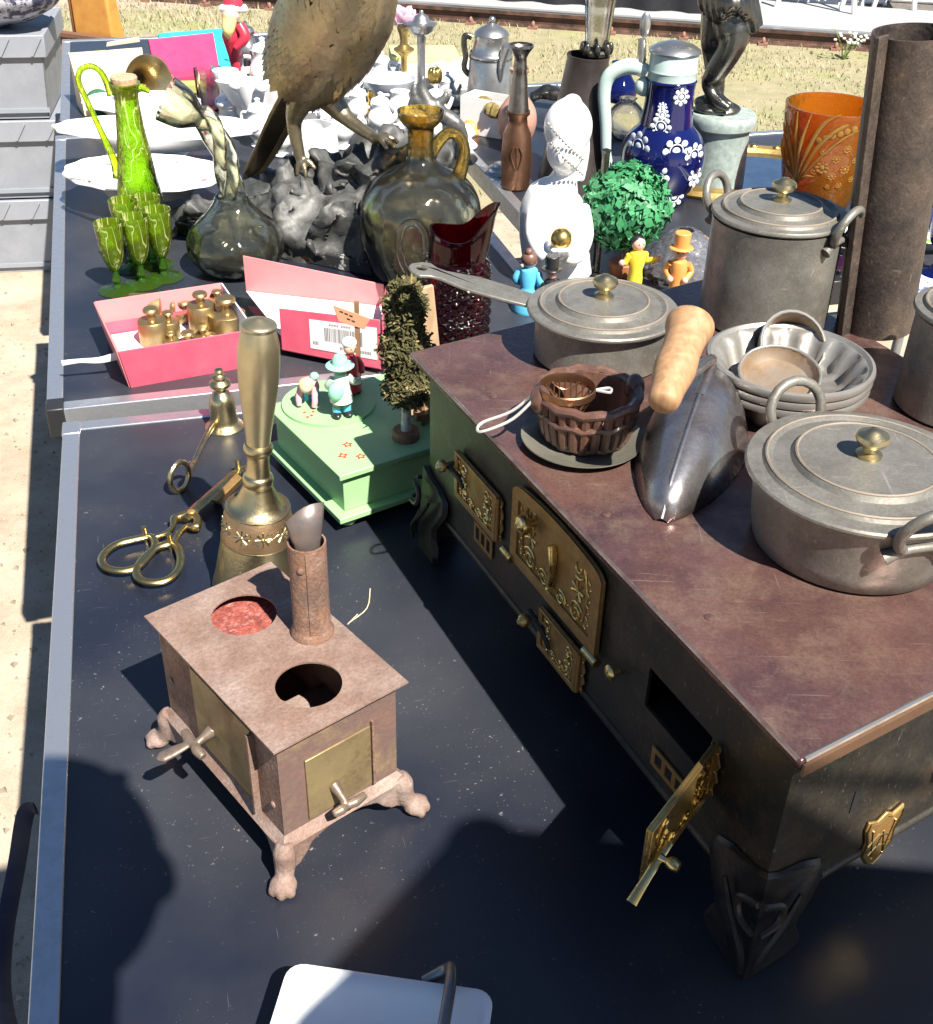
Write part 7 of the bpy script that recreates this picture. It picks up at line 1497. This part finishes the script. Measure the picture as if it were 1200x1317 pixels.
# ================================================================== off-frame: a made-up shade sail and the photographer, whose shadows fall on the table
def sunward(P, z): return P + SUND * ((z - P.z) / SUND.z)
ZK = 1.95
K0, K1 = sunward(at(597, 1062), ZK), sunward(at(440, 1230), ZK)
e1_ = (K1 - K0); e1_.z = 0; e1_.normalize(); e2_ = V3(.985, -.10, 0)
pl_ = [K0, K0 + e2_ * .6 + V3(0, .01, 0), K0 + e2_ * 1.6, K0 + e2_ * 1.5 + V3(.2, -1.8, .25), K0 + e1_ * 1.1 + V3(.1, -1.5, .25), K0 + e1_ * .9, K0 + e1_ * .25]
sail = thing('added_shade_sail', 'pale canvas shade sail on poles, added out of view to shade the near table', 'shade sail', K0)  # unseen sail, made up to cast the shadow on the near table
obj('canvas', ([tuple(p - K0) for p in pl_] + [tuple(p - K0 + V3(0, 0, .003)) for p in pl_], [tuple(range(7)), tuple(reversed(range(7, 14)))] + [(i, (i + 1) % 7, 7 + (i + 1) % 7, 7 + i) for i in range(7)]), paint('canvas', (.55, .52, .45), .9), sail, flatshade=True)
rc_ = sunward(at(622, 1098), ZK) - K0; obj('corner_ring', tube([rc_ + V3(.026 * math.cos(i * .4189), .032 * math.sin(i * .4189), 0) for i in range(15)], .007, 8, closed=True), PEWTER, sail)  # ring added to the sail for its round shadow
for p in (pl_[2], pl_[3], pl_[4]):
    obj('pole', tube([(p.x - K0.x, p.y - K0.y, -K0.z), tuple(p - K0)], .02, 10), ALUD, sail)
obj('guy_rope', tube([tuple(rc_ * .6), tuple(pl_[2] + V3(.2, .1, .45) - K0), tuple(pl_[2] + V3(.2, .1, -2.28) - K0)], .004, 6), WHITEP, sail)
# photographer
pg = thing('person', 'person in dark jacket and jeans holding up a phone at the table end', 'person', (.0, -.30, 0))
hd_ = V3(.12, .28, 1.69)
skin_parts = [ell(tuple(hd_), (.075, .092, .112), 24, 16), tube([(.05, .16, 1.40), (.10, .24, 1.60)], [.056, .052], 16), ell(tuple(hd_ + V3(0, .095, -.01)), (.014, .018, .022), 10, 8), ell(tuple(hd_ + V3(-.077, 0, -.01)), (.012, .02, .03), 10, 8), ell(tuple(hd_ + V3(.077, 0, -.01)), (.012, .02, .03), 10, 8),
    tube([(0, 0, .94), (0, .03, 1.12), (.02, .10, 1.30), (.05, .15, 1.42)], [.14, .135, .15, .10], 20, k=4, flat=(.75, 1.15))]
for sx, hip, kn, ft in ((-1, -.09, -.11, -.13), (1, .09, .11, .13)): skin_parts.append(tube([(hip, 0, .95), (kn, .015, .50), (ft, -.01, .08), (ft, .06, .035)], [.088, .058, .042, .040], 14, k=5))
shL, shR = V3(-.12, .13, 1.40), V3(.22, .14, 1.38); elL, elR = V3(-.2, .17, 1.16), V3(.17, .20, 1.15); haL, haR = V3(-.055, .255, 1.38), V3(.055, .255, 1.38)
for s_, e_, h_ in ((shL, elL, haL), (shR, elR, haR)): skin_parts.append(tube([s_, e_, h_], [.052, .043, .028], 14, k=6))
for h_, sg in ((haL, 1), (haR, -1)):
    skin_parts.append(ell(tuple(h_ + V3(0, .0, .03)), (.022, .024, .045), 14, 10))
    for k in range(4): skin_parts.append(tube([h_ + V3(-sg * .008, .012, .018 + k * .019), h_ + V3(-sg * .006, .035, .02 + k * .019), h_ + V3(sg * .030, .040, .022 + k * .018)], [.0095, .009, .008], 8, k=3))
    skin_parts.append(tube([h_ + V3(sg * .008, -.018, .03), h_ + V3(sg * .022, -.016, .06), h_ + V3(sg * .035, .0, .075)], [.011, .010, .008], 8, k=3))
obj('body', join(*skin_parts), mat('skin', (.55, .32, .23), .5, 0, sss=.1), pg, fuse=.007, sm=3)
jk = [tube([(0, 0, .90), (0, .03, 1.12), (.02, .10, 1.30), (.045, .14, 1.41)], [.158, .15, .165, .12], 20, k=4, flat=(.75, 1.15))]
for s_, e_, h_ in ((shL, elL, haL), (shR, elR, haR)): jk.append(tube([s_ + V3(0, -.01, .0), e_, e_ + (h_ - e_) * .8], [.068, .058, .044], 14, k=6))
obj('jacket', join(*jk), paint('navy_jacket', (.03, .04, .07), .8), pg, fuse=.009, sm=3)
obj('trousers', join(*[tube([(sx * .09, 0, .96), (sx * .11, .015, .50), (sx * .13, -.01, .06)], [.102, .074, .060], 14, k=5) for sx in (-1, 1)], tube([(0, 0, .86), (0, 0, .99)], [.13, .145], 18, flat=(.8, 1.1))), paint('jeans', (.06, .09, .16), .85), pg, fuse=.009, sm=3)
for sx in (-1, 1): obj('shoe', sc(mv(ell((0, 0, 0), (.045, .13, .045), 18, 10), sx * .135, .04, .045), (1, 1, 1)), BLACKP, pg)
obj('hair', join(ell(tuple(hd_ + V3(0, -.018, .03)), (.084, .096, .098), 20, 14)), paint('brown_hair', (.06, .035, .02), .7), pg)
obj('eyes', join(ell(tuple(hd_ + V3(-.03, .083, .012)), .009, 8, 6), ell(tuple(hd_ + V3(.03, .083, .012)), .009, 8, 6)), BLACKP, pg)
one('phone', 'black smartphone held up by the person at the table end', 'phone', (0, -.035, 1.452), mv(prism(rrect(-.036, .036, -.075, .075, .01), -.0045, .0045), 0, 0, 0), BLACKP, lx=R(90) - PITCH, bevel=.0015)
